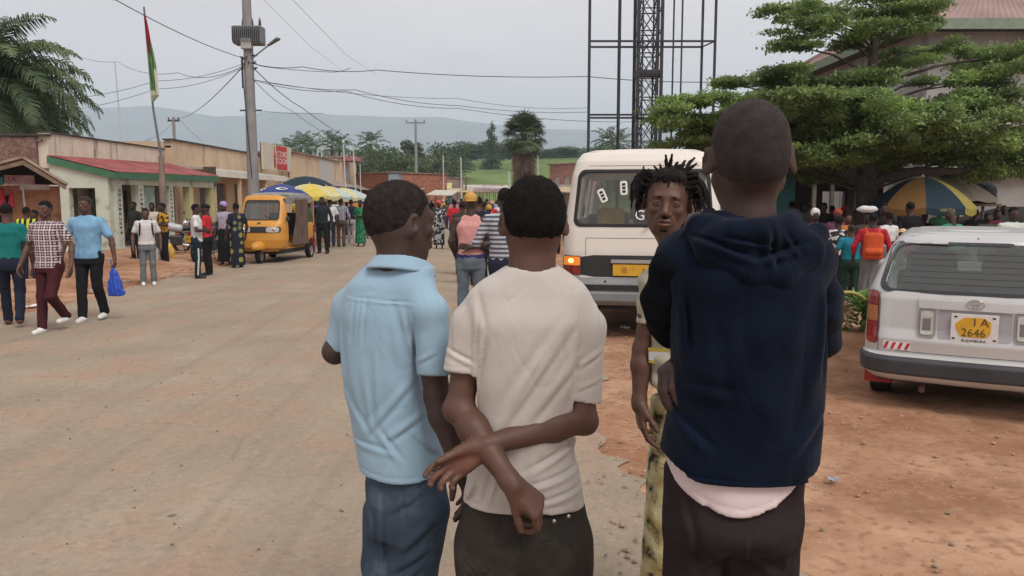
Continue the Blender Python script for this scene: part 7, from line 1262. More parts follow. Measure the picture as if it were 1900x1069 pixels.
def estate_car():
    t = thing('estate_car', 'silver estate car parked at the right edge, rear number plate towards the camera', 'car', (3.45, 5.76, 0), R(-28.5)); t.scale = (0.92, 1, 1)
    sh = Shell([(0.30, 0.74, 0.06, 4.10, 0.22), (0.35, 0.815, 0.01, 4.2, 0.22), (0.58, 0.825, 0.0, 4.2, 0.22), (0.66, 0.82, 0.025, 4.2, 0.2), (0.90, 0.815, 0.05, 3.9, 0.2), (0.96, 0.80, 0.07, 3.3, 0.2), (1.12, 0.735, 0.155, 2.85, 0.2), (1.30, 0.655, 0.25, 2.45, 0.2), (1.355, 0.615, 0.29, 2.35, 0.22), (1.395, 0.54, 0.37, 2.2, 0.25), (1.415, 0.38, 0.55, 2.0, 0.25), (1.42, 0.15, 0.8, 1.6, 0.1)], 0.05)
    silver = mat('paint_silver', (0.54, 0.54, 0.53), 0.30, 0.03, 1.5, metal=0.35, spec=0.5, dirt=((0.40, 0.33, 0.29), 0.64, 2.0)); f = Field((-0.92, -0.1, 0.2), (0.92, 4.3, 1.48), 0.014)
    f.put(sh.sdf(), (-.9, -.05, .26), (.9, 4.25, 1.45), 0); f.put(lambda x, y, z: np.maximum(sh.sdf(-0.05, 0.55)(x, y, z), y - 3.2).astype(np.float32), (-.9, 0, .5), (.9, 3.2, 1.4), 0, 's')
    f.put(rr_prism(-0.70, 0.70, 0.965, 1.315, 0.07, lambda x, y, z: y - 0.5, 0.13), (-.8, -.1, .9), (.8, .5, 1.35), 0, 's'); f.put(rr_prism(-0.66, 0.66, 0.985, 1.33, 0.06, lambda x, y, z: 2.2 - y, 0.12), (-.8, 2.2, .9), (.8, 3.4, 1.35), 0, 's')
    for (ya, yb) in ((0.42, 1.05), (1.12, 1.75), (1.82, 2.5)): f.put(lambda x, y, z, ya=ya, yb=yb: np.maximum(np.maximum(np.abs(y - (ya + yb) / 2) - (yb - ya) / 2 + np.maximum(z - 1.0, 0) * 0.25, np.abs(z - 1.145) - 0.15), 0.4 - np.abs(x)).astype(np.float32), (-1, ya, .95), (1, yb, 1.32), 0, 's')
    for y0 in (0.72, 3.35): f.put(lambda x, y, z, y0=y0: np.maximum(np.sqrt((y - y0) ** 2 + (z - 0.29) ** 2) - 0.345, 0.5 - np.abs(x)).astype(np.float32), (-1, y0 - .4, .2), (1, y0 + .4, .7), 0, 's')
    b = link_mesh('body', f.mesh('body'), silver, t, True)
    def strip(x0, x1, z0, z1, mm, name, off=0.006, par=None, t_=0.012, r=0.006, sub=5, n=2, S_=None): m = MB(); (S_ or sh).plate(m, subdiv(rrect(x0, x1, z0, z1, min(r, (x1 - x0) * .45, (z1 - z0) * .45), n), sub), off, t_); return m.build(name, mm, par or t, S_ is None and off < 0)
    o = subdiv(rrect(-0.735, 0.735, 0.945, 1.335, 0.08, 6, 0.13)); m = MB(); n = len(o); c = np.array((0, 1.14)); vs = []
    for (sc_, of) in ((0.93, 0.002), (0.935, 0.006), (1.0, 0.006), (1.0, -0.01)):
        for p in o: q = c + (np.array(p) - c) * (sc_, sc_ - (0.06 if sc_ < 1 else 0)); vs.append((q[0], sh.yr(q[0], q[1]) - of, q[1]))
    m.add(vs, [(k * n + i, k * n + (i + 1) % n, (k + 1) * n + (i + 1) % n, (k + 1) * n + i) for k in range(3) for i in range(n)]); m.build('window_surround', mat('glass_black_edge', (0.018, 0.019, 0.021), 0.15, 0.05, spec=0.7), t, True)
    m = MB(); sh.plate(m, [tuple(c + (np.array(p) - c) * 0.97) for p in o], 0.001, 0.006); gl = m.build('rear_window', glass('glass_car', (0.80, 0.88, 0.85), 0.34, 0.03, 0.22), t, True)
    for q in range(6): zz = 1.02 + 0.045 * q; strip(-0.58, 0.58, zz, zz + 0.0009, mat('heater_line', (0.03, 0.025, 0.02), 0.9, 0.1, spec=0.0), 'heater_wire', 0.003, gl, 0.002)
    for sg in (-1, 1):
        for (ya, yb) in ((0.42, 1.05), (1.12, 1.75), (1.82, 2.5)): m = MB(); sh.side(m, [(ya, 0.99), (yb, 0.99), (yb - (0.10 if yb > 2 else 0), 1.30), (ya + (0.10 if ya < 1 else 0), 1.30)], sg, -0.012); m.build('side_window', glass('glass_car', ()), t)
    # tail lamps wrap the corners
    for sg in (-1, 1):
        x0, x1 = sorted((sg * 0.812, sg * 0.715)); l = strip(x0, x1, 0.53, 0.945, mat('lamp_housing_red', (0.12, 0.012, 0.012), 0.3, 0.1), 'tail_lamp', 0.010, r=0.03, t_=0.03, n=3)
        strip(x0 + 0.006, x1 - 0.006, 0.536, 0.70, mat('lamp_red_clear', (0.26, 0.012, 0.015), 0.15, 0.15, 40, spec=0.8), 'red_lens', 0.016, l, r=0.012); strip(x0 + 0.006, x1 - 0.006, 0.706, 0.83, mat('lamp_amber_dull', (0.40, 0.15, 0.045), 0.2, 0.15, 40, spec=0.7), 'amber_lens', 0.016, l, r=0.012); strip(x0 + 0.006, x1 - 0.006, 0.836, 0.94, mat('lamp_red_dull', (0.22, 0.03, 0.03), 0.2, 0.15, 40, spec=0.7), 'upper_lens', 0.016, l, r=0.02)
    line = mat('shut_line_grey', (0.12, 0.12, 0.125), 0.8, 0.05)
    for (x0, x1, z0, z1) in ((-0.708, -0.703, 0.43, 0.94), (0.703, 0.708, 0.43, 0.94), (-0.70, 0.70, 0.487, 0.492), (-0.40, 0.40, 0.872, 0.8745)): strip(x0, x1, z0, z1, line, 'shut_line', 0.002, b, 0.006, 0.002)
    # garnish bar with emblem, reversing lamps, plate recess
    strip(-0.41, 0.41, 0.835, 0.925, silver, 'garnish', 0.018, b, 0.03, 0.02, n=3); rec = mat('paint_silver_shaded', (0.33, 0.32, 0.335), 0.4, 0.05, metal=0.3)  # darker silver: shade of the plate recess put into the colour
    strip(-0.26, 0.26, 0.61, 0.83, rec, 'plate_recess', 0.003, b, 0.006, 0.02)
    for sg in (-1, 1):
        x0, x1 = sorted((sg * 0.41, sg * 0.275)); l = strip(x0, x1, 0.615, 0.835, mat('lamp_bezel', (0.24, 0.23, 0.22), 0.5, 0.08), 'reversing_lamp', 0.012, None, 0.02, 0.03, n=3); strip(x0 + 0.02, x1 - 0.02, 0.635, 0.815, mat('lamp_clear', (0.42, 0.41, 0.39), 0.12, 0.15, 40, spec=0.9), 'clear_lens', 0.018, l, r=0.02, n=3); strip(x0 + 0.038, x1 - 0.038, 0.67, 0.76, mat('lamp_inner', (0.16, 0.15, 0.145), 0.3, 0.1), 'lamp_centre', 0.021, l, r=0.006)
    m = MB()
    for (rx, rz_, cz) in ((0.062, 0.035, 0), (0.018, 0.034, 0), (0.040, 0.013, 0.012)):
        pts = [(rx * math.cos(a), sh.yr(0, 0.885) - 0.028, 0.885 + cz + rz_ * math.sin(a)) for a in np.linspace(0, 2 * math.pi, 25)]; m.tube(pts, 0.0042, 6, False)
    m.build('emblem', chrome, t, True)
    yp = sh.yr(0, 0.71); pf = MB().box((0, yp - 0.018, 0.705), (0.335, 0.012, 0.215)).build('number_plate', mat('number_plate_white', (0.62, 0.60, 0.58), 0.5, 0.06, 10, dirt=((0.40, 0.34, 0.30), 0.62, 12)), t, bevel=0.003)
    m = MB(); oc = [(0.118 * math.cos(a) * (1 + 0.05 * math.sin(5 * a)), 0.082 * math.sin(a) * (1 + 0.06 * math.sin(4 * a + 1))) for a in np.linspace(0, 2 * math.pi, 48, endpoint=False)]; oc = [(max(-0.135, min(0.115, x * 1.12)), max(-0.072, min(0.076, z * 1.12))) for x, z in oc]; k = len(oc); m.add([(x, yp - 0.0265, 0.712 + z) for x, z in oc] + [(x, yp - 0.020, 0.712 + z) for x, z in oc], [tuple(range(k))[::-1]] + [(i, (i + 1) % k, k + (i + 1) % k, k + i) for i in range(k)]); yl = m.build('worn_yellow_field', plate_y, pf)
    inkw = mat('ink_worn', (0.10, 0.065, 0.03), 0.8, 0.3, 20)
    text_mesh('plate_text', 'I A', 0.085, inkw, pf, (0.045, yp - 0.0280, 0.752), (R(90), 0, 0), 0.0008, 1.1); text_mesh('plate_text', '2646', 0.088, inkw, pf, (-0.005, yp - 0.0280, 0.672), (R(90), 0, 0), 0.0008, 1.0)
    text_mesh('plate_text', 'BUJUMBURA', 0.026, ink, pf, (0.0, yp - 0.0255, 0.612), (R(90), 0, 0), 0.0008, 1.2)
    for (x, z) in ((-0.135, 0.79), (0.135, 0.79), (-0.145, 0.625), (0.145, 0.625)): MB().box((x, yp - 0.0245, z), (0.022, 0.002, 0.012)).build('plate_mark', ink, pf)
    # reflector stickers
    for sg in (-1, 1):
        x0, x1 = (-0.665, -0.455) if sg < 0 else (0.50, 0.70); r_ = strip(x0, x1, 0.500, 0.560, mat('sticker_white', ()), 'reflector_sticker', 0.005, None, 0.004, 0.003)
        m = MB()
        for q in range(4): xa = x0 + 0.002 + q * 0.054; m.add([(xa + dx, sh.yr(xa + dx, .53) - 0.0085, zz) for dx, zz in ((0, 0.503), (0.024, 0.503), (0.046, 0.557), (0.022, 0.557))], [(0, 1, 2, 3)])
        m.build('red_stripes', mat('sticker_red', (0.45, 0.03, 0.05), 0.5, 0.1), r_)
    # bumper
    f = Field((-0.98, -0.25, 0.18), (0.98, 0.6, 0.62), 0.011); bsh = Shell([(0.265, 0.77, -0.03, 0.50, 0.2), (0.29, 0.80, -0.06, 0.5, 0.22), (0.33, 0.835, -0.085, 0.50, 0.24), (0.43, 0.845, -0.09, 0.5, 0.24), (0.46, 0.835, -0.06, 0.5, 0.24), (0.475, 0.82, -0.02, 0.5, 0.2)], 0.05)
    f.put(bsh.sdf(), (-.9, -.15, .2), (.9, .55, .56), 0); f.put(lambda x, y, z: np.maximum(np.sqrt((y - 0.72) ** 2 + (z - 0.29) ** 2) - 0.36, 0.5 - np.abs(x)).astype(np.float32), (-1, .3, .2), (1, .6, .62), 0, 's'); bu = link_mesh('bumper', f.mesh('bumper'), silver, t, True)
    f = Field((-0.98, -0.25, 0.28), (0.98, 0.6, 0.5), 0.009); f.put(lambda x, y, z: np.maximum(np.maximum(bsh.sdf(0.012)(x, y, z), np.abs(z - 0.388) - 0.070), y - 0.38).astype(np.float32), (-.9, -.15, .31), (.9, .4, .47), 0); link_mesh('bumper_cover', f.mesh('bumper_cover'), mat('bumper_black_plastic', (0.045, 0.045, 0.05), 0.55, 0.12, 3, dirt=((0.16, 0.14, 0.13), 0.64, 4)), bu, True)
    MB().slab([(-0.82, 0.34, 0.33), (-0.60, 0.34, 0.33), (-0.60, 0.35, 0.16), (-0.82, 0.35, 0.16)], 0.01).build('mud_flap', mat('mudflap_red', (0.35, 0.05, 0.035), 0.8, 0.15), t); MB().bb(-0.7, 0.7, 0.2, 3.9, 0.22, 0.34).build('underbody', w_dark, t)
    MB().cyl((-0.35, 0.02, 0.20), (-0.35, 0.5, 0.22), 0.025).build('exhaust_pipe', mat('metal_rusty', (0.12, 0.07, 0.05), 0.8, 0.2), t, True)
    MB().tube([(0, sh.yr(0, 1.37) + 0.0, 1.36), (0, sh.yr(0, 1.37) - 0.02, 1.352)], [0.012, 0.008], 8).build('washer_nozzle', blackp, t)
    for (x, y) in ((-0.70, 0.72), (0.70, 0.72), (-0.70, 3.35), (0.70, 3.35)): wheel(t, x, y, 0.285, 0.175)
    # inside
    sc = mat('seat_dark_cloth', (0.05, 0.052, 0.055), 0.9, 0.2, 4)
    for x in (-0.34, 0.36):
        s_ = MB().box((x, 1.95, 0.85), (0.48, 0.14, 0.62), rx=R(-8)).build('front_seat', sc, t, bevel=0.05); MB().box((x, 2.02, 1.235), (0.27, 0.10, 0.17)).build('head_rest', sc, s_, bevel=0.04)
    MB().box((0, 1.05, 0.78), (1.25, 0.16, 0.55), rx=R(-10)).build('rear_seat', sc, t, bevel=0.06); MB().sphere((-0.30, 1.2, 1.02), (0.20, 0.12, 0.10), 16, 10).build('seat_bag', w_dark, t, True)
    MB().bb(-0.7, 0.7, 0.15, 3.1, 0.52, 0.55).build('floor', sc, t)
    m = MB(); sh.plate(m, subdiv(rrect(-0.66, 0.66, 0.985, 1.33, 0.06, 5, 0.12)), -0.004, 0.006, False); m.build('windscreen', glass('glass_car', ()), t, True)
    for sg in (-1, 1): MB().sphere((sg * 0.80, 2.6, 0.98), (0.09, 0.05, 0.06), 12, 8).build('mirror', silver, t, True)
estate_car()

def autorickshaw():
    """three-wheeler: nose towards the camera, turned a little"""
    ft = G(487, 489); t = thing('autorickshaw', 'orange three-wheeled taxi with brown side curtain parked facing the camera', 'auto rickshaw', (ft[0], ft[1], 0), R(180 - 5)); t.scale = (1.05, 1.05, 1.03)
    # own frame: nose at +y, local x to its right
    org = mat('paint_orange', (0.55, 0.25, 0.035), 0.45, 0.08, 2, spec=0.5, dirt=((0.36, 0.20, 0.08), 0.56, 3)); sh = Shell([(0.30, 0.45, -2.2, 0.10, 0.15), (0.40, 0.56, -2.3, 0.20, 0.25), (0.60, 0.61, -2.3, 0.22, 0.28), (0.92, 0.61, -2.3, 0.18, 0.26), (1.00, 0.60, -2.2, 0.14, 0.22), (1.06, 0.595, -0.50, 0.08, 0.16), (1.60, 0.55, -0.50, -0.14, 0.14), (1.66, 0.53, -0.50, -0.17, 0.14), (1.70, 0.46, -0.45, -0.22, 0.12), (1.72, 0.3, -0.4, -0.26, 0.1)], 0.06)
    f = Field((-0.75, -2.45, 0.2), (0.75, 0.4, 1.8), 0.014); f.put(sh.sdf(), (-.7, -2.4, .3), (.7, .3, 1.75), 0)
    f.put(lambda x, y, z: np.maximum(np.maximum(sh.sdf(-0.04, 0.42)(x, y, z), -0.0 - z + 0.42), 0 * x).astype(np.float32) + 0 * y, (-.7, -2.3, .4), (.7, .3, 1.72), 0, 's')
    f.put(rr_prism(-0.46, 0.46, 1.10, 1.585, 0.07, lambda x, y, z: -0.4 - y, 0.07), (-.6, -.4, 1.0), (.6, .4, 1.65), 0, 's')
    f.put(lambda x, y, z: np.maximum(np.maximum(np.abs(y + 0.95) - 0.72, np.abs(z - 1.0) - 0.62), 0.4 - np.abs(x)).astype(np.float32), (-.7, -1.7, .4), (.7, -.2, 1.65), 0, 's')
    f.put(lambda x, y, z: np.maximum(0.98 - z, y + 0.35).astype(np.float32) + 0 * x, (-.7, -2.4, .98), (.7, -.35, 1.8), 0, 's')
    for sx in (-1, 1): f.put(lambda x, y, z: np.maximum(np.sqrt((y + 1.95) ** 2 + (z - 0.25) ** 2) - 0.31, 0.38 - np.abs(x)).astype(np.float32), (-.7, -2.3, .2), (.7, -1.6, .6), 0, 's')
    link_mesh('body', f.mesh('body'), org, t, True)
    def strip(x0, x1, z0, z1, mm, name, off=0.006, par=None, t_=0.012, r=0.006, top=0): m = MB(); sh.plate(m, subdiv(rrect(x0, x1, z0, z1, min(r, (x1 - x0) * .45, (z1 - z0) * .45), 4, top), 4), off, t_, False); return m.build(name, mm, par or t)
    ws = strip(-0.46, 0.46, 1.10, 1.585, glass('glass_rickshaw', (0.60, 0.66, 0.62), 0.40, 0.04), 'windscreen', -0.004, r=0.07, top=0.07)
    m = MB(); o = subdiv(rrect(-0.46, 0.46, 1.10, 1.585, 0.07, 5, 0.07)); n = len(o); vs = []
    for (sc_, of) in ((0.97, 0.003), (0.975, 0.012), (1.01, 0.012), (1.02, 0.0)):
        for p in o: q = np.array((0, 1.34)) + (np.array(p) - (0, 1.34)) * (sc_, 1 - (1 - sc_) * 1.8); vs.append((q[0], sh.yf(q[0], q[1]) + of, q[1]))
    m.add(vs, [(k * n + i, k * n + (i + 1) % n, (k + 1) * n + (i + 1) % n, (k + 1) * n + i) for k in range(3) for i in range(n)]); m.build('gasket', gasket, ws, True)
    MB().tube([(-0.28, sh.yf(.3, 1.12) + 0.02, 1.13), (-0.10, sh.yf(0, 1.22) + 0.02, 1.22)], 0.008, 6).build('wiper', blackp, t)
    strip(-0.53, 0.53, 0.785, 0.935, blackp, 'headlamp_panel', 0.012, r=0.05)
    for sg in (-1, 1): x0, x1 = sorted((sg * 0.50, sg * 0.20)); l = strip(x0, x1, 0.795, 0.925, mat('lamp_clear', ()), 'headlamp', 0.022, r=0.05); MB().sphere(((x0 + x1) / 2 + sg * 0.04, sh.yf(.35, .86) + 0.02, 0.86), (0.045, 0.014, 0.045), 12, 8).build('bulb', mat('lamp_reflector', (0.62, 0.62, 0.60), 0.15, 0.05, metal=0.8), l, True)
    strip(-0.04, 0.04, 1.00, 1.04, blackp, 'badge', 0.01, r=0.02)
    # mudguard and wheels
    f = Field((-0.25, -0.05, 0.15), (0.25, 0.65, 0.75), 0.01); f.ell((0, 0.18, 0.42), (0.17, 0.32, 0.16), 0); f.put(lambda x, y, z: np.maximum(np.sqrt((y - 0.12) ** 2 + (z - 0.22) ** 2) - 0.235, np.abs(x) - 0.12).astype(np.float32), (-.2, -.1, .1), (.2, .5, .6), 0, 's'); f.cut(lambda x, y, z: 0.36 - z + 0 * x + 0 * y); link_mesh('mudguard', f.mesh('mudguard'), org, t, True)
    wheel(t, 0.0, 0.12, 0.215, 0.115); wheel(t, -0.52, -1.95, 0.225, 0.12); wheel(t, 0.52, -1.95, 0.225, 0.12)
    MB().bb(-0.5, 0.5, -2.1, 0.0, 0.24, 0.34).build('chassis', w_dark, t)
    # soft top, side curtain
    gr = mat('canvas_grey', (0.24, 0.235, 0.23), 0.9, 0.15, 3); f = Field((-0.75, -2.5, 1.3), (0.75, -0.2, 1.95), 0.014); s2 = Shell([(1.50, 0.58, -2.3, -0.35, 0.12), (1.68, 0.57, -2.25, -0.35, 0.14), (1.76, 0.45, -2.1, -0.45, 0.2), (1.79, 0.2, -1.9, -0.6, 0.15)], 0.02); f.put(s2.sdf(), (-.6, -2.4, 1.5), (.6, -.3, 1.8), 0); f.put(s2.sdf(-0.02, 1.4, 1.74), (-.6, -2.4, 1.4), (.6, -.3, 1.76), 0, 's'); f.band(lambda x, y, z: 0.004 * wob(x, y, z, 20, 1)); link_mesh('soft_top', f.mesh('soft_top'), gr, t, True)
    cu = mat('canvas_brown', (0.125, 0.085, 0.068), 0.9, 0.18, 4, bump=0.2)
    for sg in (-1,):
        f = Field((-0.78, -1.75, 0.35), (-0.45, -0.30, 1.72), 0.012); f.put(lambda x, y, z: (np.maximum(np.maximum(np.abs(x + 0.60 + 0.02 * np.sin(y * 24)) - 0.008, np.abs(z - 1.02) - 0.60), np.maximum(-1.70 - y, y + 0.72 - np.clip((z - 1.1) * -0.28, -0.02, 0.18))) * 0.8).astype(np.float32), (-.7, -1.75, .4), (-.5, -.4, 1.7), 0); link_mesh('side_curtain', f.mesh('side_curtain'), cu, t, True)
    for sg in (-1, 1):
        for y in (-1.68, -2.2): MB().cyl((sg * 0.56, y, 0.9), (sg * 0.56, y, 1.62), 0.018).build('frame_post', org, t, True)
    MB().box((0, -1.55, 0.72), (1.0, 0.45, 0.12)).build('bench_seat', sc_ := mat('seat_dark_cloth', ()), t, bevel=0.03); MB().box((0, -1.8, 1.0), (1.0, 0.1, 0.5)).build('bench_back', sc_, t, bevel=0.03); MB().box((0, -0.85, 0.70), (0.45, 0.3, 0.1)).build('driver_seat', sc_, t, bevel=0.03)
    MB().tube([(-0.25, -0.35, 1.05), (0, -0.28, 0.98), (0.25, -0.35, 1.05)], 0.014, 8).build('handlebar', blackp, t, True)
    for sg in (-1, 1): MB().sphere((sg * 0.66, -0.05, 1.12), (0.05, 0.02, 0.07), 10, 8).build('mirror', blackp, t, True)
autorickshaw()

def motorcycle(loc, rz, label, tank, plate=False, group='parked motorcycles'):
    t = thing('motorcycle', label, 'motorcycle', loc, rz, group); bk = mat('engine_dark', (0.05, 0.05, 0.052), 0.5, 0.2, metal=0.4)
    for y in (-0.62, 0.66):
        w_ = MB().lathe([(0.22, -0.04), (0.285, -0.045), (0.30, 0), (0.285, 0.045), (0.22, 0.04), (0.22, -0.04)], (0, 0, 0), 28, 'x').build('wheel', TYRE, t, True); w_.location = (0, y, 0.30); m = MB(); m.cyl((-0.05, 0, 0), (0.05, 0, 0), 0.045)
        for k in range(10): a = k * math.pi / 5; m.cyl((0, 0.04 * math.cos(a), 0.04 * math.sin(a)), (0, 0.22 * math.cos(a + .1), 0.22 * math.sin(a + .1)), 0.005, 5)
        m.build('hub', chrome, w_)
    f = Field((-0.25, -0.3, 0.5), (0.25, 0.55, 1.1), 0.012); f.cap((0, 0.0, 0.80), (0, 0.30, 0.86), 0.12, 0.13, 0.02, flat=((1, 0, 0), 0.95)); link_mesh('tank', f.mesh('tank'), tank, t, True)
    f = Field((-0.25, -1.0, 0.5), (0.25, 0.2, 1.0), 0.012); f.cap((0, -0.05, 0.79), (0, -0.72, 0.84), 0.085, 0.075, 0.02); link_mesh('seat', f.mesh('seat'), mat('seat_black_vinyl', (0.02, 0.02, 0.02), 0.45, 0.1), t, True)
    m = MB(); m.tube([(0, -0.62, 0.3), (0, -0.1, 0.42), (0, 0.28, 0.5), (0, 0.42, 0.92)], 0.025, 8); m.tube([(0, -0.9, 0.8), (0, -0.1, 0.66), (0, 0.42, 0.80)], 0.022, 8); m.build('frame', bk, t, True)
    MB().box((0, 0.10, 0.45), (0.26, 0.34, 0.30)).build('engine', bk, t, bevel=0.04); MB().tube([(0.14, 0.2, 0.36), (0.17, -0.2, 0.28), (0.18, -0.85, 0.36)], [0.025, 0.035, 0.045], 10).build('exhaust', chrome, t, True)
    for sg in (-1, 1): MB().cyl((sg * 0.06, 0.66, 0.30), (sg * 0.07, 0.46, 0.98), 0.02).build('fork', chrome, t, True)
    MB().tube([(-0.36, 0.30, 1.06), (-0.15, 0.42, 1.03), (0.15, 0.42, 1.03), (0.36, 0.30, 1.06)], 0.014, 8).build('handlebar', bk, t, True)
    MB().sphere((0, 0.54, 0.92), (0.10, 0.08, 0.10), 14, 10).build('headlight', mat('lamp_reflector', ()), t, True)
    f = Field((-0.15, 0.3, 0.5), (0.15, 1.05, 0.75), 0.01); f.put(lambda x, y, z: np.maximum(np.maximum(np.abs(np.sqrt((y - 0.66) ** 2 + (z - 0.3) ** 2) - 0.335) - 0.008, np.abs(x) - 0.06), 0.52 - z).astype(np.float32), (-.1, .3, .5), (.1, 1.05, .7), 0); link_mesh('front_mudguard', f.mesh('front_mudguard'), tank, t, True)
    f = Field((-0.15, -1.05, 0.4), (0.15, -0.25, 0.75), 0.01); f.put(lambda x, y, z: np.maximum(np.maximum(np.abs(np.sqrt((y + 0.62) ** 2 + (z - 0.3) ** 2) - 0.35) - 0.01, np.abs(x) - 0.07), 0.45 - z + (y + 0.3) * 0).astype(np.float32), (-.1, -1.05, .4), (.1, -.25, .7), 0); link_mesh('rear_mudguard', f.mesh('rear_mudguard'), bk, t, True)
    MB().box((0, -0.93, 0.80), (0.12, 0.05, 0.08)).build('tail_lamp', mat('lamp_red', ()), t, bevel=0.01)
    for sg in (-1, 1): m = MB(); m.cyl((sg * 0.26, 0.36, 1.05), (sg * 0.32, 0.38, 1.20), 0.007, 6); m.sphere((sg * 0.33, 0.38, 1.24), (0.055, 0.015, 0.04), 10, 8); m.build('mirror', bk, t, True)
    MB().cyl((0.05, -0.1, 0.3), (0.22, -0.15, 0.02), 0.012).build('kickstand', bk, t)
    if plate: pl = MB().box((0, -0.99, 0.66), (0.24, 0.01, 0.16), rx=R(8)).build('number_plate', mat('number_plate_yellow', ()), t); text_mesh('plate_text', 'IB 714', 0.06, ink, pl, (0, -1.0, 0.66), (R(98), 0, 0), 0.001)
    return t
red_tank = mat('paint_red_gloss', (0.30, 0.02, 0.02), 0.3, 0.08, spec=0.6); silver_tank = mat('paint_grey_gloss', (0.40, 0.40, 0.42), 0.3, 0.08, spec=0.6); black_tank = mat('paint_black_gloss', (0.02, 0.02, 0.022), 0.25, 0.08, spec=0.6)
g_ = G(398, 486); motorcycle((g_[0], g_[1] - 0.1, 0), R(-12), 'black motorcycle with yellow number plate beside the man in red shirt', black_tank, True)
g_ = G(335, 474); motorcycle((g_[0], g_[1], 0), R(115), 'silver motorcycle parked before the porch behind the patterned yellow shirt', silver_tank)
g_ = G(362, 470); motorcycle((g_[0], g_[1] + 0.6, 0), R(140), 'red tank motorcycle parked before the porch, right of the silver one', red_tank)
# ================================================================ poles, wires, tower, umbrellas
conc = mat('concrete_pole', (0.24, 0.235, 0.23), 0.85, 0.12, 3, dirt=((0.13, 0.12, 0.11), 0.60, 2, (2, 2, 0.4)), bump=0.1); steel_d = mat('steel_dark', (0.035, 0.035, 0.042), 0.6, 0.2, 8); galv = mat('steel_galvanised', (0.26, 0.27, 0.28), 0.5, 0.1, 6, metal=0.3)
wirem = mat('cable_black', (0.045, 0.045, 0.05), 0.7, 0.05); whitep = mat('pole_white', (0.50, 0.50, 0.50), 0.7, 0.08)
def power_pole():
    Y = 23.0; a, b = P(471, 369, Y), P(452, 0, Y); x = (a[0] + b[0]) / 2 * 1.0; t = thing('utility_pole', 'tall concrete power pole with grey transformer and street light arm, left of centre', 'utility pole', (P(471, 369, Y)[0], Y, 0)); O = np.array((P(471, 369, Y)[0], Y, 0))
    MB().tube([(0, 0, -0.2), (0, 0, 3), (0, 0, 10.5)], [0.175, 0.155, 0.10], 14).build('pole', conc, t, True)
    z = lambda v: float(P(460, v, Y)[2]); trm = mat('transformer_grey', (0.15, 0.16, 0.165), 0.6, 0.12, 3)
    m = MB(); m.box((0.02, 0.05, z(66)), (0.82, 0.42, 0.50))
    tr = m.build('transformer', trm, t, bevel=0.02); m = MB()
    for k in range(15): m.box((-0.37 + 0.056 * k, -0.20, z(66)), (0.012, 0.10, 0.42)); 
    m.build('cooling_fins', trm, tr)
    for x_ in (-0.14, 0.12, 0.34): m = MB(); m.lathe([(0.0, 0), (0.035, 0.0), (0.03, 0.05), (0.05, 0.07), (0.028, 0.09), (0.045, 0.12), (0.026, 0.14), (0.04, 0.17), (0.022, 0.19), (0.012, 0.26), (0, 0.26)], (x_, 0.05, z(66) + 0.25), 12); m.build('bushing', mat('ceramic_dark', (0.08, 0.06, 0.055), 0.3, 0.1), tr, True)
    MB().box((0, -0.14, z(83)), (0.30, 0.14, 0.30)).build('fuse_box', mat('box_pale_grey', (0.36, 0.36, 0.35), 0.7, 0.06), t, bevel=0.02)
    m = MB(); m.cyl((0, 0, z(113)), (0.66, -0.2, z(86)), 0.022); la = m.build('lamp_arm', galv, t, True)
    f = Field((0.4, -0.6, z(95)), (1.3, 0.3, z(60)), 0.014); f.cap((0.66, -0.2, z(86)), (0.92, -0.26, z(76)), 0.055, 0.085, 0.02, flat=((0, 0.1, 1), 0.55)); link_mesh('lamp_head', f.mesh('lamp_head'), mat('lamp_head_grey', (0.16, 0.165, 0.17), 0.5, 0.05), la, True)
    m = MB(); m.bb(-0.30, 0.95 * 0 + 0.32, -0.02, 0.02, z(205) - 0.02, z(205) + 0.02); m.build('step_bar', steel_d, t)
    m = MB(); rnd = random.Random(2)
    for k in range(16): q = [(0.1 * math.cos(k), 0.12 * math.sin(k), z(118) - 0.2 + k * 0.035)]; q.append((q[0][0] * 2.4, q[0][1] * 2, q[0][2] + rnd.uniform(-.1, .1))); m.tube(q, 0.018, 6)
    m.tube([(-0.13, -0.13, z(108)), (-0.13, -0.15, z(150)), (0.02, -0.16, z(330))], 0.014, 6); m.build('cable_clamps', steel_d, t)
    m = MB(); m.tube([(-0.15, -0.12, z(108)), (-0.15, -0.12, z(165))], 0.03, 8); m.build('cable_sleeve', steel_d, t); return t
power_pole()
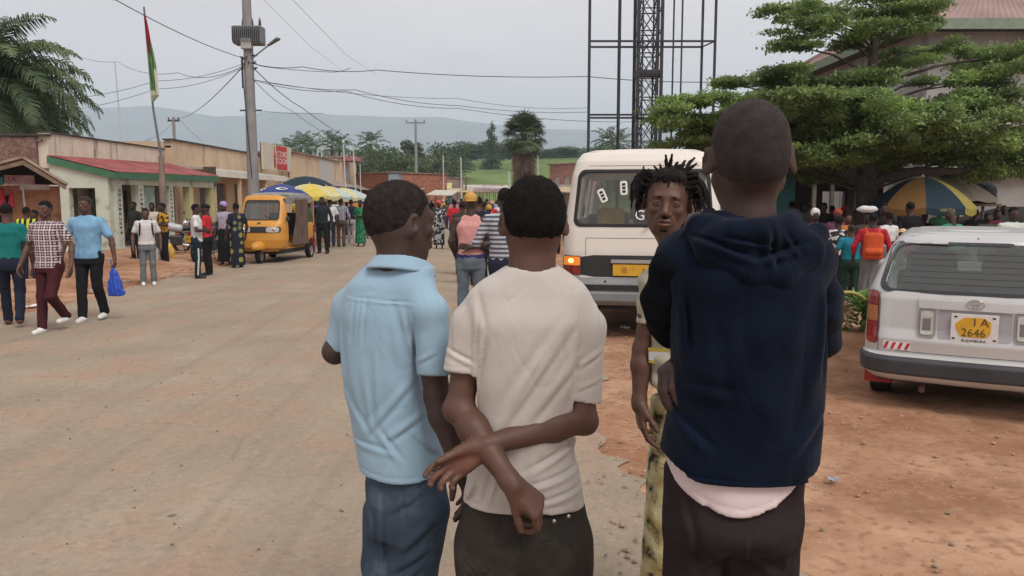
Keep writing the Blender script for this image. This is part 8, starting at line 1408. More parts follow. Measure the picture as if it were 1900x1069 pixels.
def other_poles():
    # flagpole with limp flag
    Y = 21.0; O = P(298, 369, Y); t = thing('flagpole', 'slightly leaning flagpole on a thick lower post in front of the porch', 'flagpole', (O[0], Y, 0)); o3 = np.array((O[0], Y, 0)); q = lambda u, v: P(u, v, Y) - o3
    MB().tube([(0.05, 0, -0.1), q(299, 290)], [0.11, 0.075], 10).build('post', mat('post_grey_wood', (0.22, 0.17, 0.145), 0.9, 0.15, 4), t, True); MB().tube([q(299, 292), q(284, 200), q(267, 13)], [0.035, 0.028, 0.024], 8).build('staff', mat('steel_greyblue', (0.12, 0.13, 0.15), 0.6, 0.1), t, True)
    fl = thing('flag', 'limp red, white and green flag hanging down the flagpole', 'flag', o3); segs = 60; V = []; Fc = []; W_ = 9
    cm = [mat('flag_red', (0.36, 0.035, 0.06), 0.85, 0.08), mat('flag_green', (0.13, 0.24, 0.10), 0.85, 0.10), mat('flag_white', (0.50, 0.52, 0.40), 0.85, 0.08)]; names = ['red_field', 'green_field', 'white_saltire']
    V = {0: MB(), 1: MB(), 2: MB()}
    def wid(s_): return 0.02 + 0.17 * math.sin(math.pi * min(1, s_ * 0.62 + 0.02)) * (1 if s_ < 0.93 else (1 - s_) / 0.07 + 0.15)
    for s_i in range(segs):
        for k in range(W_):
            pts = []
            for (a, b) in ((s_i, k), (s_i, k + 1), (s_i + 1, k + 1), (s_i + 1, k)):
                s_ = a / segs; v = 28 + (188 - 28) * s_; pole_u = 267 + 17 * (v - 13) / 187; p0 = q(pole_u + 0.5, v); w_ = wid(s_); x = w_ * b / W_; pts.append((p0[0] + x, -0.05 + 0.05 * math.sin(b * 1.9 + s_ * 5), p0[2] + 0.02 * math.sin(b * 2)))
            s_ = s_i / segs; mi = 0 if s_ < 0.46 - 0.02 * k else (1 if s_ < 0.88 else 2)
            if 0.44 < s_ < 0.60 and k in (0, 1): mi = 1
            if s_ > 0.62 and k >= 7: mi = 2
            V[mi].add(pts, [(0, 1, 2, 3)])
    for k in (0, 1, 2): V[k].build(names[k], cm[k], fl)
    # pole behind the roofs with wires
    Y = 62.0; O = P(329, 369, Y); t = thing('utility_pole', 'small distant power pole with short crossarm above the beige roof', 'utility pole', (O[0], Y, 0)); zt = float(P(329, 217, Y)[2]); MB().tube([(0, 0, 0), (0, 0, zt)], [0.16, 0.12], 8).build('pole', conc, t, True); MB().bb(-0.45, 0.45, -0.05, 0.05, zt - 0.35, zt - 0.22).build('crossarm', steel_d, t)
    for x in (-0.38, 0, 0.38): MB().lathe([(0, 0), (0.06, 0.0), (0.06, 0.12), (0, 0.2)], (x, 0, zt - 0.2), 8).build('insulator', steel_d, t)
    # far T pole
    Y = 78.0; O = P(773, 369, Y); t = thing('utility_pole', 'distant T-shaped power pole with wide crossarm in front of the tree belt', 'utility pole', (O[0], Y, 0)); zt = float(P(773, 222, Y)[2]); MB().tube([(0, 0, 0), (0, 0, zt)], [0.17, 0.11], 8).build('pole', galv, t, True); MB().bb(-0.95, 0.95, -0.06, 0.06, zt - 0.38, zt - 0.24).build('crossarm', galv, t)
    for x in (-0.88, 0, 0.88): MB().lathe([(0, 0), (0.07, 0.0), (0.07, 0.2), (0, 0.32)], (x, 0, zt - 0.24), 8).build('insulator', galv, t)
    for (u, ub, v, Y, r, lab, cat, nm) in ((637, 643, 264, 50, 0.06, 'taller pale flagpole beside the small pink-roofed shop', 'flagpole', 'flagpole'), (655, 662, 266, 50, 0.06, 'right hand pale flagpole of the pair near the pink-roofed shop', 'flagpole', 'flagpole'), (668, 670, 304, 48, 0.035, 'thin short pole before the red brick shop', 'pole', 'pole'), (822, 824, 288, 66, 0.06, 'plain pole left of the grassy slope', 'pole', 'pole'), (855, 857, 292, 60, 0.06, 'plain pole at the near edge of the grassy slope', 'pole', 'pole'), (998, 1000, 290, 70, 0.05, 'thin pole right of the fan palm', 'pole', 'pole'), (944, 946, 318, 70, 0.10, 'short white-green post in the market', 'post', 'post')):
        O = P(ub, 369, Y); t = thing(nm, lab, cat, (O[0], Y, 0)); MB().tube([(0, 0, 0), P(u, v, Y) - np.array((O[0], Y, 0))], [r, r * 0.7], 8).build('shaft', whitep, t, True)
        if nm == 'flagpole': MB().sphere(P(u, v, Y) - np.array((O[0], Y, 0)), 0.09, 8, 6).build('finial', whitep, t, True)
    for (u, v, lab) in ((592, 276, 'left'), (599, 280, 'right')):
        Y = 55.0; O = P(u, 369, Y); t = thing('street_lamp', 'small %s street lamp above the beige shop roof' % lab, 'street lamp', (O[0], Y, 0)); zt = float(P(u, v, Y)[2]); MB().tube([(0, 0, 0), (0, 0, zt), (0.25, 0, zt + 0.15)], [0.07, 0.05, 0.04], 8).build('shaft', whitep, t, True); MB().box((0.42, 0, zt + 0.16), (0.4, 0.16, 0.08)).build('lamp_head', whitep, t, bevel=0.02)
    # dead tree trunk between, thin mast on the horizon
    Y = 70.0; O = P(862, 369, Y); t = thing('dead_tree', 'bare forked dead tree trunk by the grassy slope', 'tree', (O[0], Y, 0)); m = MB(); m.tube([(0, 0, 0), (0.05, 0, 1.8), (0.2, 0, 3.7)], [0.16, 0.12, 0.05], 7); m.tube([(0.05, 0, 1.6), (-0.2, 0, 2.9)], [0.08, 0.03], 6); m.build('trunk', wood, t, True)
    Y = 260.0; O = P(226, 205, Y); t = thing('radio_mast', 'faint thin radio mast above the hills at left', 'mast', (O[0], Y, 0)); m = MB(); zt = float(P(219, 116, Y)[2]); m.tube([(0, 0, 0), (-1.4, 0, zt)], [0.28, 0.22], 6); m.build('mast', whitep, t)
other_poles()
def wire(lab, pts, r, sag=0.0, n=14, mm=None):
    """cable through the given points, sagging between them"""
    q = []; pts = [np.array(p, float) for p in pts]
    for a, b in zip(pts[:-1], pts[1:]):
        for k in range(n): s_ = k / n; q.append(a + (b - a) * s_ - np.array((0, 0, sag * 4 * s_ * (1 - s_))))
    q.append(pts[-1]); m = MB(); m.tube(q, r * 0.72, 5); o = m.build('overhead_wire', mm or wirem); tag(o, lab, 'wire', 'overhead wires'); return o
HP = P(458, 110, 22.95); Hb = P(458, 145, 22.95)
wire('thick cable running from the concrete pole up over the flag to the top left', [HP, P(215, 0, 15.0), P(120, -60, 11.0)], 0.013, 0.10)
wire('cable crossing behind the flag towards the far left, upper', [P(452, 122, 22.9), P(330, 135, 30), P(218, 115, 40), P(120, 92, 52)], 0.014, 0.25)
wire('cable from the pole to the far left above the palm', [P(452, 118, 22.9), P(290, 150, 24), P(100, 184, 27)], 0.010, 0.12)
wire('cable from the pole to the left passing under the flag', [P(452, 125, 22.9), P(290, 165, 24), P(60, 212, 27)], 0.010, 0.15)
wire('cable from the concrete pole down to the small distant pole', [P(452, 122, 22.9), P(329, 219, 62)], 0.020, 0.4)
wire('twin wire from the small distant pole down to the porch roof', [P(327, 219, 62), P(240, 268, 34)], 0.015, 0.4)
wire('wire from the small distant pole to the beige roof', [P(331, 219, 62), P(375, 262, 60)], 0.018, 0.1)
wire('thick upper cable running right from the pole towards the billboard frame', [P(462, 116, 22.9), P(560, 124, 22.5), P(700, 130, 22), P(1090, 142, 21), P(1400, 150, 20)], 0.014, 0.08)
wire('loose cable hanging under the thick upper cable', [P(468, 117, 22.8), P(500, 125, 22.6), P(620, 134, 22.3), P(650, 126, 22.2)], 0.011, 0.02)
wire('lower cable running right from the pole, upper strand', [Hb, P(660, 167, 24), P(850, 196, 27), P(1090, 208, 30)], 0.012, 0.10)
wire('lower cable running right from the pole, lower strand', [Hb, P(640, 169, 24), P(850, 201, 27), P(1180, 226, 30)], 0.012, 0.14)
wire('middle wire to the billboard frame', [P(470, 148, 22.9), P(850, 183, 26), P(1090, 200, 30)], 0.009, 0.14)
wire('cable slanting from the pole down to the pale flagpoles', [P(468, 124, 22.9), P(560, 200, 33), P(658, 262, 50)], 0.020, 0.1)
wire('thin cable slanting down beside the flagpole cable', [P(468, 146, 22.9), P(540, 205, 32), P(640, 268, 50)], 0.013, 0.1)
wire('thin short stay from the pole bar to the right', [P(480, 205, 22.9), P(600, 210, 24)], 0.007, 0.05)
wire('faint high wire crossing the sky at the top', [P(534, -10, 30), P(640, 100, 44), P(700, 140, 60)], 0.013, 0.0, mm=mat('cable_grey', (0.2, 0.2, 0.21), 0.7, 0.05))
wire('faint second high wire crossing the sky', [P(480, -10, 30), P(575, 85, 44), P(640, 135, 60)], 0.011, 0.0, mm=mat('cable_grey', ()))
def billboard_frame():
    Y = 27.0; k = Y / 1450; O = P(1197, 369, Y); t = thing('billboard_frame', 'tall bare dark steel frame around a lattice mast, behind the white van', 'steel frame', (O[0], Y, 0)); X = lambda u: (u - 1197) * k * 1.0; H = 17.0; zl = (float(P(1197, 216, Y)[2]), float(P(1197, 82, Y)[2]), 10.0, 12.7, 15.4)
    cols = [(1088, 0), (1096, 0.9), (1140, 0), (1149, 0.9), (1246, 0), (1257, 0.9), (1297, 0), (1312, 0.9)]
    dy = 1.0; cw = 0.045
    for i, (u, d) in enumerate(((1089, 0), (1143, 0), (1252, 0), (1311, 0), (1097, 1), (1149, 1), (1246, 1), (1297, 1))):
        x = X(u); m = MB(); w_ = 0.075 if u in (1089, 1311, 1097, 1297) else 0.05; m.box((x if d == 0 else x * (Y + dy) / Y, d * dy - dy / 2, H / 2), (w_, w_, H)); m.build('upright', steel_d, t)
    for z in zl:
        m = MB(); x0, x1 = X(1089), X(1311); m.bb(x0, x1, -dy / 2 - 0.03, -dy / 2 + 0.03, z - 0.03, z + 0.03); a0, a1 = X(1097) * (Y + dy) / Y, X(1297) * (Y + dy) / Y; m.bb(a0, a1, dy / 2 - 0.03, dy / 2 + 0.03, z - 0.03, z + 0.03); m.tube([(x0, -dy / 2, z), (a0, dy / 2, z)], 0.025, 4); m.tube([(x1, -dy / 2, z), (a1, dy / 2, z)], 0.025, 4); m.build('crossbar', steel_d, t)
    W_ = 21 * k; m = MB()
    for sx in (-1, 1):
        for sy in (-1, 1): m.box((sx * W_, sy * W_, H / 2), (0.10, 0.10, H)); m.box((sx * W_ * 0.62, sy * W_, H / 2), (0.05, 0.05, H))
    z = 0.0; i = 0; st_ = 0.72
    while z < H:
        for (a, b) in (((-1, -1), (1, -1)), ((1, -1), (1, 1)), ((1, 1), (-1, 1)), ((-1, 1), (-1, -1))):
            a_, b_ = (a[0] * W_, a[1] * W_), (b[0] * W_, b[1] * W_); m.tube([(a_[0], a_[1], z), (b_[0], b_[1], z)], 0.026, 4)
            m.tube([(a_[0] * .62, a_[1], z), (b_[0] * .62, b_[1], z + st_)], 0.02, 4); m.tube([(b_[0] * .62, b_[1], z), (a_[0] * .62, a_[1], z + st_)], 0.02, 4)
        z += st_; i += 1
    m.build('lattice_mast', steel_d, t); MB().bb(-W_ - 0.03, W_ + 0.03, -W_ - 0.03, W_ + 0.03, float(P(0, 141, Y)[2]), float(P(0, 133, Y)[2])).build('collar_plate', steel_d, t)
billboard_frame()

def umbrella(loc, Rr, zr, hgt, cols, label, name='market_umbrella', group=None, n=8, logo=None, tilt=0, valance=0.0, rot=0.0):
    t = thing(name, label, 'umbrella', loc, rot, group); sub = 6; mbs = {}
    for i in range(n):
        mm = cols[i % len(cols)]; mb = mbs.setdefault(mm, MB()); a0, a1 = 2 * math.pi * i / n, 2 * math.pi * (i + 1) / n
        def pt(s_, q):  # s along radius, q across
            r = Rr * s_; a = a0 + (a1 - a0) * q; chord = math.cos((a1 - a0) / 2) / math.cos((q - 0.5) * (a1 - a0)); rr_ = r * (chord + (1 - chord) * 0.15); z = zr + hgt * (1 - s_ ** 1.9) - 0.05 * math.sin(math.pi * q) * s_; return (rr_ * math.cos(a), rr_ * math.sin(a), z + math.sin(R(tilt)) * rr_ * math.cos(a))
        g = [[pt(s_ / sub, q / 4) for q in range(5)] for s_ in range(sub + 1)]
        if valance: g.append([(p[0], p[1], p[2] - valance) for p in g[-1]])
        vs = [p for row in g for p in row]; mb.add(vs, [(r * 5 + q, (r + 1) * 5 + q, (r + 1) * 5 + q + 1, r * 5 + q + 1) for r in range(len(g) - 1) for q in range(4)])
    for i, (mm, mb) in enumerate(mbs.items()): mb.build('canopy', MATS[mm], t, True)
    MB().cyl((0, 0, 0), (0, 0, zr + hgt), 0.022, 8).build('pole', pale, t, True); m = MB()
    for i in range(n): a = 2 * math.pi * i / n; m.tube([(0, 0, zr + hgt - 0.06), (Rr * 0.5 * math.cos(a), Rr * 0.5 * math.sin(a), zr + hgt * 0.70 - 0.04), (Rr * 0.97 * math.cos(a), Rr * 0.97 * math.sin(a), zr - 0.0)], 0.006, 4)
    m.build('ribs', galv, t); MB().sphere((0, 0, zr + hgt + 0.02), 0.03, 8, 6).build('finial', pale, t)
    if logo:
        for (s_, a, w_) in logo:
            r = Rr * s_; c = np.array((r * math.cos(a), r * math.sin(a), zr + hgt * (1 - s_ ** 1.9) + 0.02)); tn = np.array((-math.sin(a), math.cos(a), 0)); nd = unit(np.array((math.cos(a), math.sin(a), -hgt * 1.9 * s_ ** 0.9 / Rr))); m = MB()
            out_ = [c + tn * (w_ * math.cos(b)) + nd * (w_ * 0.42 * math.sin(b)) for b in np.linspace(0, 2 * math.pi, 20, endpoint=False)]; inn = [c + (p - c) * 0.62 + tn * 0.03 for p in out_]; m.add(out_ + inn, [(i, (i + 1) % 20, 20 + (i + 1) % 20, 20 + i) for i in range(20)]); m.build('emblem', mat('sticker_white', ()), t)
    return t
for nm, c in (('cloth_blue', (0.050, 0.065, 0.20)), ('cloth_yellow', (0.56, 0.43, 0.09)), ('cloth_yellow_pale', (0.52, 0.47, 0.24)), ('cloth_greywhite', (0.40, 0.46, 0.44)), ('cloth_teal_dark', (0.014, 0.032, 0.045)), ('cloth_yellow_shaded', (0.27, 0.22, 0.05)), ('cloth_amber_shaded', (0.20, 0.105, 0.035)), ('cloth_cream', (0.50, 0.45, 0.38))): mat(nm, c, 0.85, 0.06, 4)  # amber, teal, duller yellow: tree shade over the right umbrella mixed into the colour
umbrella((P(524, 369, 24)[0], 24.0, 0), 0.98 * 0.93, float(P(524, 365, 24)[2]) - 0.02, 0.40, ['cloth_blue'], 'blue market umbrella with white oval emblems behind the three-wheeler', logo=[(0.62, R(-75), 0.17), (0.66, R(-140), 0.16), (0.62, R(-20), 0.14)], group='market umbrellas on the left')
umbrella((P(575, 369, 27)[0], 27.0, 0), 1.05, float(P(575, 363, 27)[2]), 0.40, ['cloth_yellow', 'cloth_yellow_pale'], 'yellow market umbrella directly right of the blue one', group='market umbrellas on the left', valance=0.12)
umbrella((P(606, 369, 30)[0], 30.0, 0), 1.0, float(P(606, 364, 30)[2]), 0.38, ['cloth_yellow', 'cloth_greywhite'], 'yellow and grey-white umbrella in the middle of the row', group='market umbrellas on the left', valance=0.12)
umbrella((P(636, 369, 33)[0], 33.0, 0), 1.15, float(P(636, 366, 33)[2]), 0.38, ['cloth_yellow_pale', 'cloth_greywhite', 'cloth_yellow'], 'pale yellow and grey umbrella at the right end of the row', group='market umbrellas on the left', valance=0.14)
um = umbrella((P(1710, 369, 16)[0], 16.0, 0), 0.99, float(P(1706, 384, 16)[2]), 0.60, ['cloth_amber_shaded', 'cloth_teal_dark', 'cloth_yellow_shaded', 'cloth_teal_dark'], 'big worn umbrella with shade-darkened amber and teal panels in the right hand market', valance=0.13, rot=R(22.5 + 0))
text_mesh('lettering', 'VIRIZA', 0.09, mat('letters_dull_yellow', (0.35, 0.28, 0.10)), um, (-0.372, -0.905, float(P(1706, 384, 16)[2]) - 0.06), (R(90), 0, R(-22.5)), 0.002, 1.1)
umbrella((P(1735, 369, 18.5)[0], 18.5, 0), 1.30, float(P(1735, 372, 18.5)[2]), 0.62, ['cloth_cream'], 'larger cream umbrella behind the amber and teal one', rot=0.2)
umbrella((P(508, 369, 35)[0] + 1.2, 36.0, 0), 1.2, 2.3, 0.4, ['cloth_teal_dark'], 'dark awning umbrella behind the blue one', rot=0.2)

# ================================================================ market goods and litter
def banana_heap():
    c = G(1585, 622); t = thing('banana_heap', 'heap of green banana bunches and brown stalks on the dirt beside the silver car', 'bananas', (c[0] + 0.0, c[1] + 0.15, 0)); rnd = random.Random(6); gm = mat('banana_green', (0.075, 0.17, 0.028), 0.5, 0.25, 6, col2=(0.13, 0.24, 0.05)); sm = mat('banana_stalk', (0.24, 0.15, 0.09), 0.9, 0.3, 9, col2=(0.40, 0.29, 0.19))
    for b in range(5):
        bx, by, bz = [(0.10, 0, 0.10), (0.16, 0.12, 0.24), (0.02, 0.14, 0.30), (0.20, -0.02, 0.36), (0.08, 0.1, 0.42)][b]; m = MB()
        for k in range(26):
            a = rnd.uniform(0, 6.28); zz = rnd.uniform(-0.10, 0.08); p = np.array((bx + 0.05 * math.cos(a), by + 0.05 * math.sin(a), bz + zz)); d = np.array((math.cos(a) * rnd.uniform(.7, 1), math.sin(a), rnd.uniform(-.1, .35))); q = p + d * 0.09; e = q + unit(d + np.array((0, 0, 0.9))) * 0.075; m.tube([p, p + d * 0.045, q, (q + e) / 2 + np.array((0, 0, -.006)), e], [0.008, 0.017, 0.020, 0.017, 0.006], 7)
        m.build('banana_bunch', gm, t, True)
    for k in range(7):
        m = MB(); bx, bz = -0.20 + rnd.uniform(-.12, .12), 0.06 + 0.085 * k * 0.75; 
        for j in range(22): a = rnd.uniform(0, 6.28); p = np.array((bx, rnd.uniform(-.12, .12), bz)); d = unit((math.cos(a), rnd.uniform(-1, .2), math.sin(a) * 0.7)); m.tube([p, p + d * 0.06, p + d * 0.13 + np.array((0, 0, rnd.uniform(-.02, .02)))], [0.018, 0.013, 0.005], 6)
        m.build('cut_stalks', sm, t, True)
    m = MB(); m.tube([(-0.28 + 0.30 * math.cos(a) + 0.22, -0.05, 0.22 + 0.30 * math.sin(a)) for a in np.linspace(0.2, 2.3, 12)], 0.022, 8); m.build('banana_leaf_rib', mat('leaf_rib_yellow', (0.38, 0.33, 0.11), 0.8, 0.15), t, True)
banana_heap()
def sack(name, label, cat, c, r, m, h=0.012, lumps=30, seed=0, parts=None):
    f = Field(np.array((-r[0] - .1, -r[1] - .1, -0.02)), np.array((r[0] + .1, r[1] + .1, r[2] * 2.3)), h); f.ell((0, 0, r[2] * 0.9), r, 0.0); f.cap((0, 0, r[2] * 1.6), (0.01, 0, r[2] * 2.0), 0.03 + r[0] * 0.15, r[0] * 0.35, 0.05); f.cut(lambda x, y, z: 0.0 - z + 0 * x + 0 * y); f.band(lambda x, y, z: 0.010 * wob(x, y, z, lumps, seed)); o = link_mesh(name, f.mesh(name), m, None, True); o.location = c; return tag(o, label, cat)
g_ = G(286, 492); sack('sack', 'white woven sack standing beside the patterned yellow shirt', 'sack', (g_[0], g_[1], 0), (0.16, 0.15, 0.26), mat('sack_white', (0.50, 0.48, 0.45), 0.8, 0.1, 5)); g_ = G(316, 488); sack('shopping_bag', 'orange and yellow shopping bag on the ground by the roadside', 'bag', (g_[0], g_[1], 0), (0.13, 0.10, 0.24), mat('bag_orange', (0.55, 0.25, 0.06), 0.7, 0.1, 5, col2=(0.60, 0.42, 0.08)), seed=3)
def litter(lab, u, v, w_, d, m, seed=0, name='litter'):
    g = G(u, v, 0.03); rs = np.random.RandomState(seed); n = 7; X, Y = np.meshgrid(np.linspace(-w_ / 2, w_ / 2, n), np.linspace(-d / 2, d / 2, n), indexing='ij'); Z = 0.018 * wob(X * 3 / w_, Y * 3 / d, 0 * X, 3, seed) + 0.03; X = X + 0.05 * w_ * rs.rand(n, n); I = np.arange(n * n).reshape(n, n); F4 = np.stack([I[:-1, :-1], I[1:, :-1], I[1:, 1:], I[:-1, 1:]], -1).reshape(-1, 4); me = np_mesh(name, np.stack([X, Y, Z], -1).reshape(-1, 3), F4); o = link_mesh(name, me, m, None, True); o.location = (g[0], g[1], 0); o.rotation_euler = (0, 0, seed); s_ = o.modifiers.new('solid', 'SOLIDIFY'); s_.thickness = 0.004; return tag(o, lab, 'litter')
wp = mat('paper_white', (0.66, 0.65, 0.63), 0.8, 0.05); o = litter('large white plastic sheet lying on the left verge', 228, 483, 1.3, 1.5, mat('sheet_white', (0.72, 0.72, 0.72), 0.6, 0.04), 0, 'plastic_sheet'); o['category'] = 'sheet'
litter('white plastic scrap behind the plaid shirt legs', 67, 566, 0.30, 0.16, wp, 1); litter('small white paper scrap on the dirt under the van', 1160, 607, 0.14, 0.08, wp, 2); litter('faded blue scrap on the red dirt right of the hoodie', 1545, 888, 0.06, 0.04, mat('scrap_blue_grey', (0.30, 0.32, 0.36), 0.8, 0.1), 3); litter('pale flattened scrap on the dirt below the silver car', 1760, 951, 0.04, 0.015, mat('stone_pale', ()), 4); litter('white scrap near the roadside puddle edge', 112, 563, 0.10, 0.08, wp, 5)
# ================================================================ people along the street
def cl(name, col, pat=None, col2=None, sc=12.0):
    """cloth; pat: None | 'h' stripes | 'v' | 'plaid' | 'blotch' | 'dots'"""
    nm = 'cloth_' + name
    if nm in MATS: return MATS[nm]
    m = mat(nm, col, 0.9, 0.12, 7, bump=0.2, bscale=120, spec=0.12)
    if pat:
        t, b = nodes_of(m); L_ = t.links.new; src = b.inputs['Base Color'].links[0].from_socket; tcn = t.nodes.new('ShaderNodeTexCoord')
        def band(axis, scale, thr):
            w_ = t.nodes.new('ShaderNodeTexWave'); w_.bands_direction = axis; w_.inputs['Scale'].default_value = scale; w_.inputs['Distortion'].default_value = 0.3; L_(tcn.outputs['Object'], w_.inputs['Vector']); r = t.nodes.new('ShaderNodeMath'); r.operation = 'GREATER_THAN'; r.inputs[1].default_value = thr; L_(w_.outputs['Fac'], r.inputs[0]); return r.outputs[0]
        def mixc(fac, c, s_):
            mm = t.nodes.new('ShaderNodeMixRGB'); L_(fac, mm.inputs[0]); L_(s_, mm.inputs[1]); mm.inputs[2].default_value = tuple(c) + (1,); return mm.outputs[0]
        if pat == 'h': src = mixc(band('Z', sc, 0.5), col2, src)
        elif pat == 'v': src = mixc(band('X', sc, 0.5), col2, src)
        elif pat == 'plaid':
            src = mixc(band('Z', sc, 0.72), col2, src); src = mixc(band('X', sc, 0.72), col2, src); src = mixc(band('Z', sc * 0.5, 0.93), (0.50, 0.45, 0.45), src); src = mixc(band('X', sc * 0.5, 0.93), (0.50, 0.45, 0.45), src)
        elif pat == 'blotch':
            n = t.nodes.new('ShaderNodeTexNoise'); n.inputs['Scale'].default_value = sc; n.inputs['Detail'].default_value = 2; L_(tcn.outputs['Object'], n.inputs['Vector']); r = t.nodes.new('ShaderNodeMath'); r.operation = 'GREATER_THAN'; r.inputs[1].default_value = 0.52; L_(n.outputs['Fac'], r.inputs[0]); src = mixc(r.outputs[0], col2, src)
        elif pat == 'dots':
            n = t.nodes.new('ShaderNodeTexVoronoi'); n.inputs['Scale'].default_value = sc; n.inputs['Randomness'].default_value = 0.35; L_(tcn.outputs['Object'], n.inputs['Vector']); r = t.nodes.new('ShaderNodeMath'); r.operation = 'LESS_THAN'; r.inputs[1].default_value = 0.36; L_(n.outputs['Distance'], r.inputs[0]); src = mixc(r.outputs[0], col2, src)
        L_(src, b.inputs['Base Color'])
    return m
WS = mat('shoe_white', (0.66, 0.65, 0.63), 0.6, 0.05); BS = dark_shoe = mat('black_shoe', (0.02,) * 3); SS = mat('sandal_brown', (0.14, 0.06, 0.045), 0.7, 0.1)
black_c = cl('black', (0.014, 0.014, 0.016)); navy_c = cl('navy', (0.018, 0.022, 0.040)); white_c = cl('white', (0.60, 0.59, 0.58)); grey_c = cl('grey', (0.16, 0.165, 0.17)); brown_c = cl('brownish', (0.075, 0.06, 0.052)); red_c = cl('red', (0.46, 0.030, 0.040)); jeans_c = cl('denim_light', (0.13, 0.16, 0.19)); teal_c = cl('teal', (0.015, 0.155, 0.150)); maroon_c = cl('maroon', (0.055, 0.015, 0.018)); dgreen = cl('dark_green', (0.02, 0.055, 0.045)); blue_c = cl('sky_blue', (0.19, 0.36, 0.53))
def at(u, D, z=0.0): p = P(u, 369, D); return (float(p[0]), float(D), z)
def HT(v, D): return 1.67 + (369 - v) / 1450 * D
def walkA(a): return WALK(a)
# --- near the left roadside
person('man in teal T-shirt and black jeans walking away at the left edge', at(10, 10.15), R(25), 1.62, 0.0085, shirt=teal_c, pants=navy_c, hair=HAIR, skin='c', legs=WALK(1), shoes=SS, hem=0.90, fingers=1)
person('man in white and maroon plaid shirt, maroon trousers, striding towards the camera', at(83, 9.75), R(176), 1.655, 0.0075, shirt=cl('plaid_shirt', (0.46, 0.40, 0.41), 'plaid', (0.085, 0.030, 0.050), 9.5), pants=maroon_c, hair=HAIR, skin='c', legs=[((-0.10, 0.16, 0.50), (-0.08, -0.16, 0.20)), ((0.09, 0.05, 0.50), (0.07, 0.12, 0.09))], shoes=WS, hem=0.86, build=1.02,
       elbows=[(-0.29, -0.06, 1.15), (0.30, -0.04, 1.15)], wrists=[(-0.33, 0.04, 0.90), (0.33, 0.10, 0.90)])
t_ = person('bald man in light blue shirt and black trousers carrying a bright blue bag', at(158, 10.65), R(184), 1.71, 0.0075, shirt=blue_c, pants=black_c, hair=HAIR_SHAVED, skin='c', legs=[((-0.10, 0.02, 0.50), (-0.13, -0.10, 0.12)), ((0.09, 0.06, 0.50), (0.07, 0.12, 0.09))], shoes=WS, hem=0.88, build=1.08, head_yaw=-10, sleeve=0.72,
       elbows=[(-0.31, -0.02, 1.15), (0.31, -0.02, 1.15)], wrists=[(-0.36, 0.03, 0.90), (0.34, 0.06, 0.90)])
def carried_bag():
    hp = at(206, 10.6); t = thing('carrier_bag', 'bright blue plastic bag in the hand of the man in light blue shirt', 'bag', (hp[0], hp[1], 0)); zt, zb = float(P(203, 497, 10.6)[2]), float(P(203, 549, 10.6)[2])
    f = Field((-0.2, -0.15, zb - 0.05), (0.2, 0.15, zt + 0.1), 0.008); f.loft([(zb, 0.0, 0, 0.115, 0.06), (zb + 0.10, -0.003, 0, 0.105, 0.06), (zt - 0.10, -0.015, 0, 0.055, 0.03), (zt, -0.03, 0, 0.022, 0.018)], 0); f.band(lambda x, y, z: 0.006 * wob(x, y, z, 60, 2) + 0.004 * np.sin(x * 120 + z * 20)); link_mesh('bag', f.mesh('bag'), mat('plastic_bag_blue', (0.020, 0.070, 0.40), 0.45, 0.15, 8, spec=0.4), t, True)
    MB().tube([(-0.03, 0, zt), (-0.045, 0, zt + 0.06), (-0.055, 0, zt + 0.11)], 0.007, 6).build('handle', mat('plastic_bag_blue', ()), t)
carried_bag()
person('person in black and lime hi-vis vest seen from behind near the orange kiosk', at(47, 15.6), R(10), 1.52, 0.012, shirt=cl('hivis', (0.014, 0.014, 0.016), 'v', (0.42, 0.50, 0.05), 3.2), pants=navy_c, hair=HAIR, skin='a', shoes=BS)
person('person in orange top in the kiosk doorway at left', at(62, 16.2), R(150), 1.45, 0.013, shirt=cl('orange', (0.48, 0.17, 0.05)), pants=brown_c, hair=HAIR, skin='a', shoes=BS)
person('young man in white polo and grey jeans standing on the left roadside with a backpack', at(268, 15.1), R(206), 1.50, 0.0095, shirt=cl('white_grid', (0.60, 0.59, 0.58), 'plaid', (0.52, 0.50, 0.50), 9), pants=cl('grey_jeans', (0.14, 0.155, 0.165)), hair=HAIR, skin='c', shoes=WS, hem=0.92, build=1.05)
def backpack(label, loc, rz, H, m, strap, w_=0.15, d=0.10, hgt=0.24, zc=1.20):
    s = H / 1.75; t = thing('backpack', label, 'backpack', loc, rz); f = Field((-0.3, -0.45, 0.7 * s), (0.3, 0.15, 1.6 * s), 0.012)
    f.put(lambda x, y, z: (np.sqrt(np.maximum(np.abs(x) - (w_ - .06) * s, 0) ** 2 + np.maximum(np.abs(y + (0.13 + d) * s) - (d - .05) * s, 0) ** 2 + np.maximum(np.abs(z - zc * s) - (hgt - .08) * s, 0) ** 2) - 0.06 * s).astype(np.float32), (-w_ * s, (-.13 - 2 * d) * s, (zc - hgt) * s), (w_ * s, -.1 * s, (zc + hgt) * s), 0)
    f.cap((-w_ * 0.6 * s, (-0.13 - 2 * d) * s, (zc - hgt * 0.4) * s), (w_ * 0.6 * s, (-0.13 - 2 * d) * s, (zc - hgt * 0.4) * s), 0.06 * s, 0.06 * s, 0.02); f.band(lambda x, y, z: 0.004 * wob(x, y, z, 40, 3)); link_mesh('pack', f.mesh('pack'), m, t, True)
    for sg in (-1, 1): MB().tube([(sg * 0.09 * s, -0.14 * s, (zc + 0.20) * s), (sg * 0.115 * s, -0.02 * s, 1.485 * s), (sg * 0.125 * s, 0.115 * s, 1.36 * s), (sg * 0.14 * s, 0.125 * s, 1.18 * s), (sg * 0.15 * s, -0.05 * s, 1.06 * s), (sg * 0.10 * s, -0.14 * s, (zc - 0.18) * s)], 0.018 * s, 6).build('strap', strap, t, True)
    return t
backpack('black backpack on the young man in white polo', at(268, 15.1), R(206), 1.50, black_c, black_c)
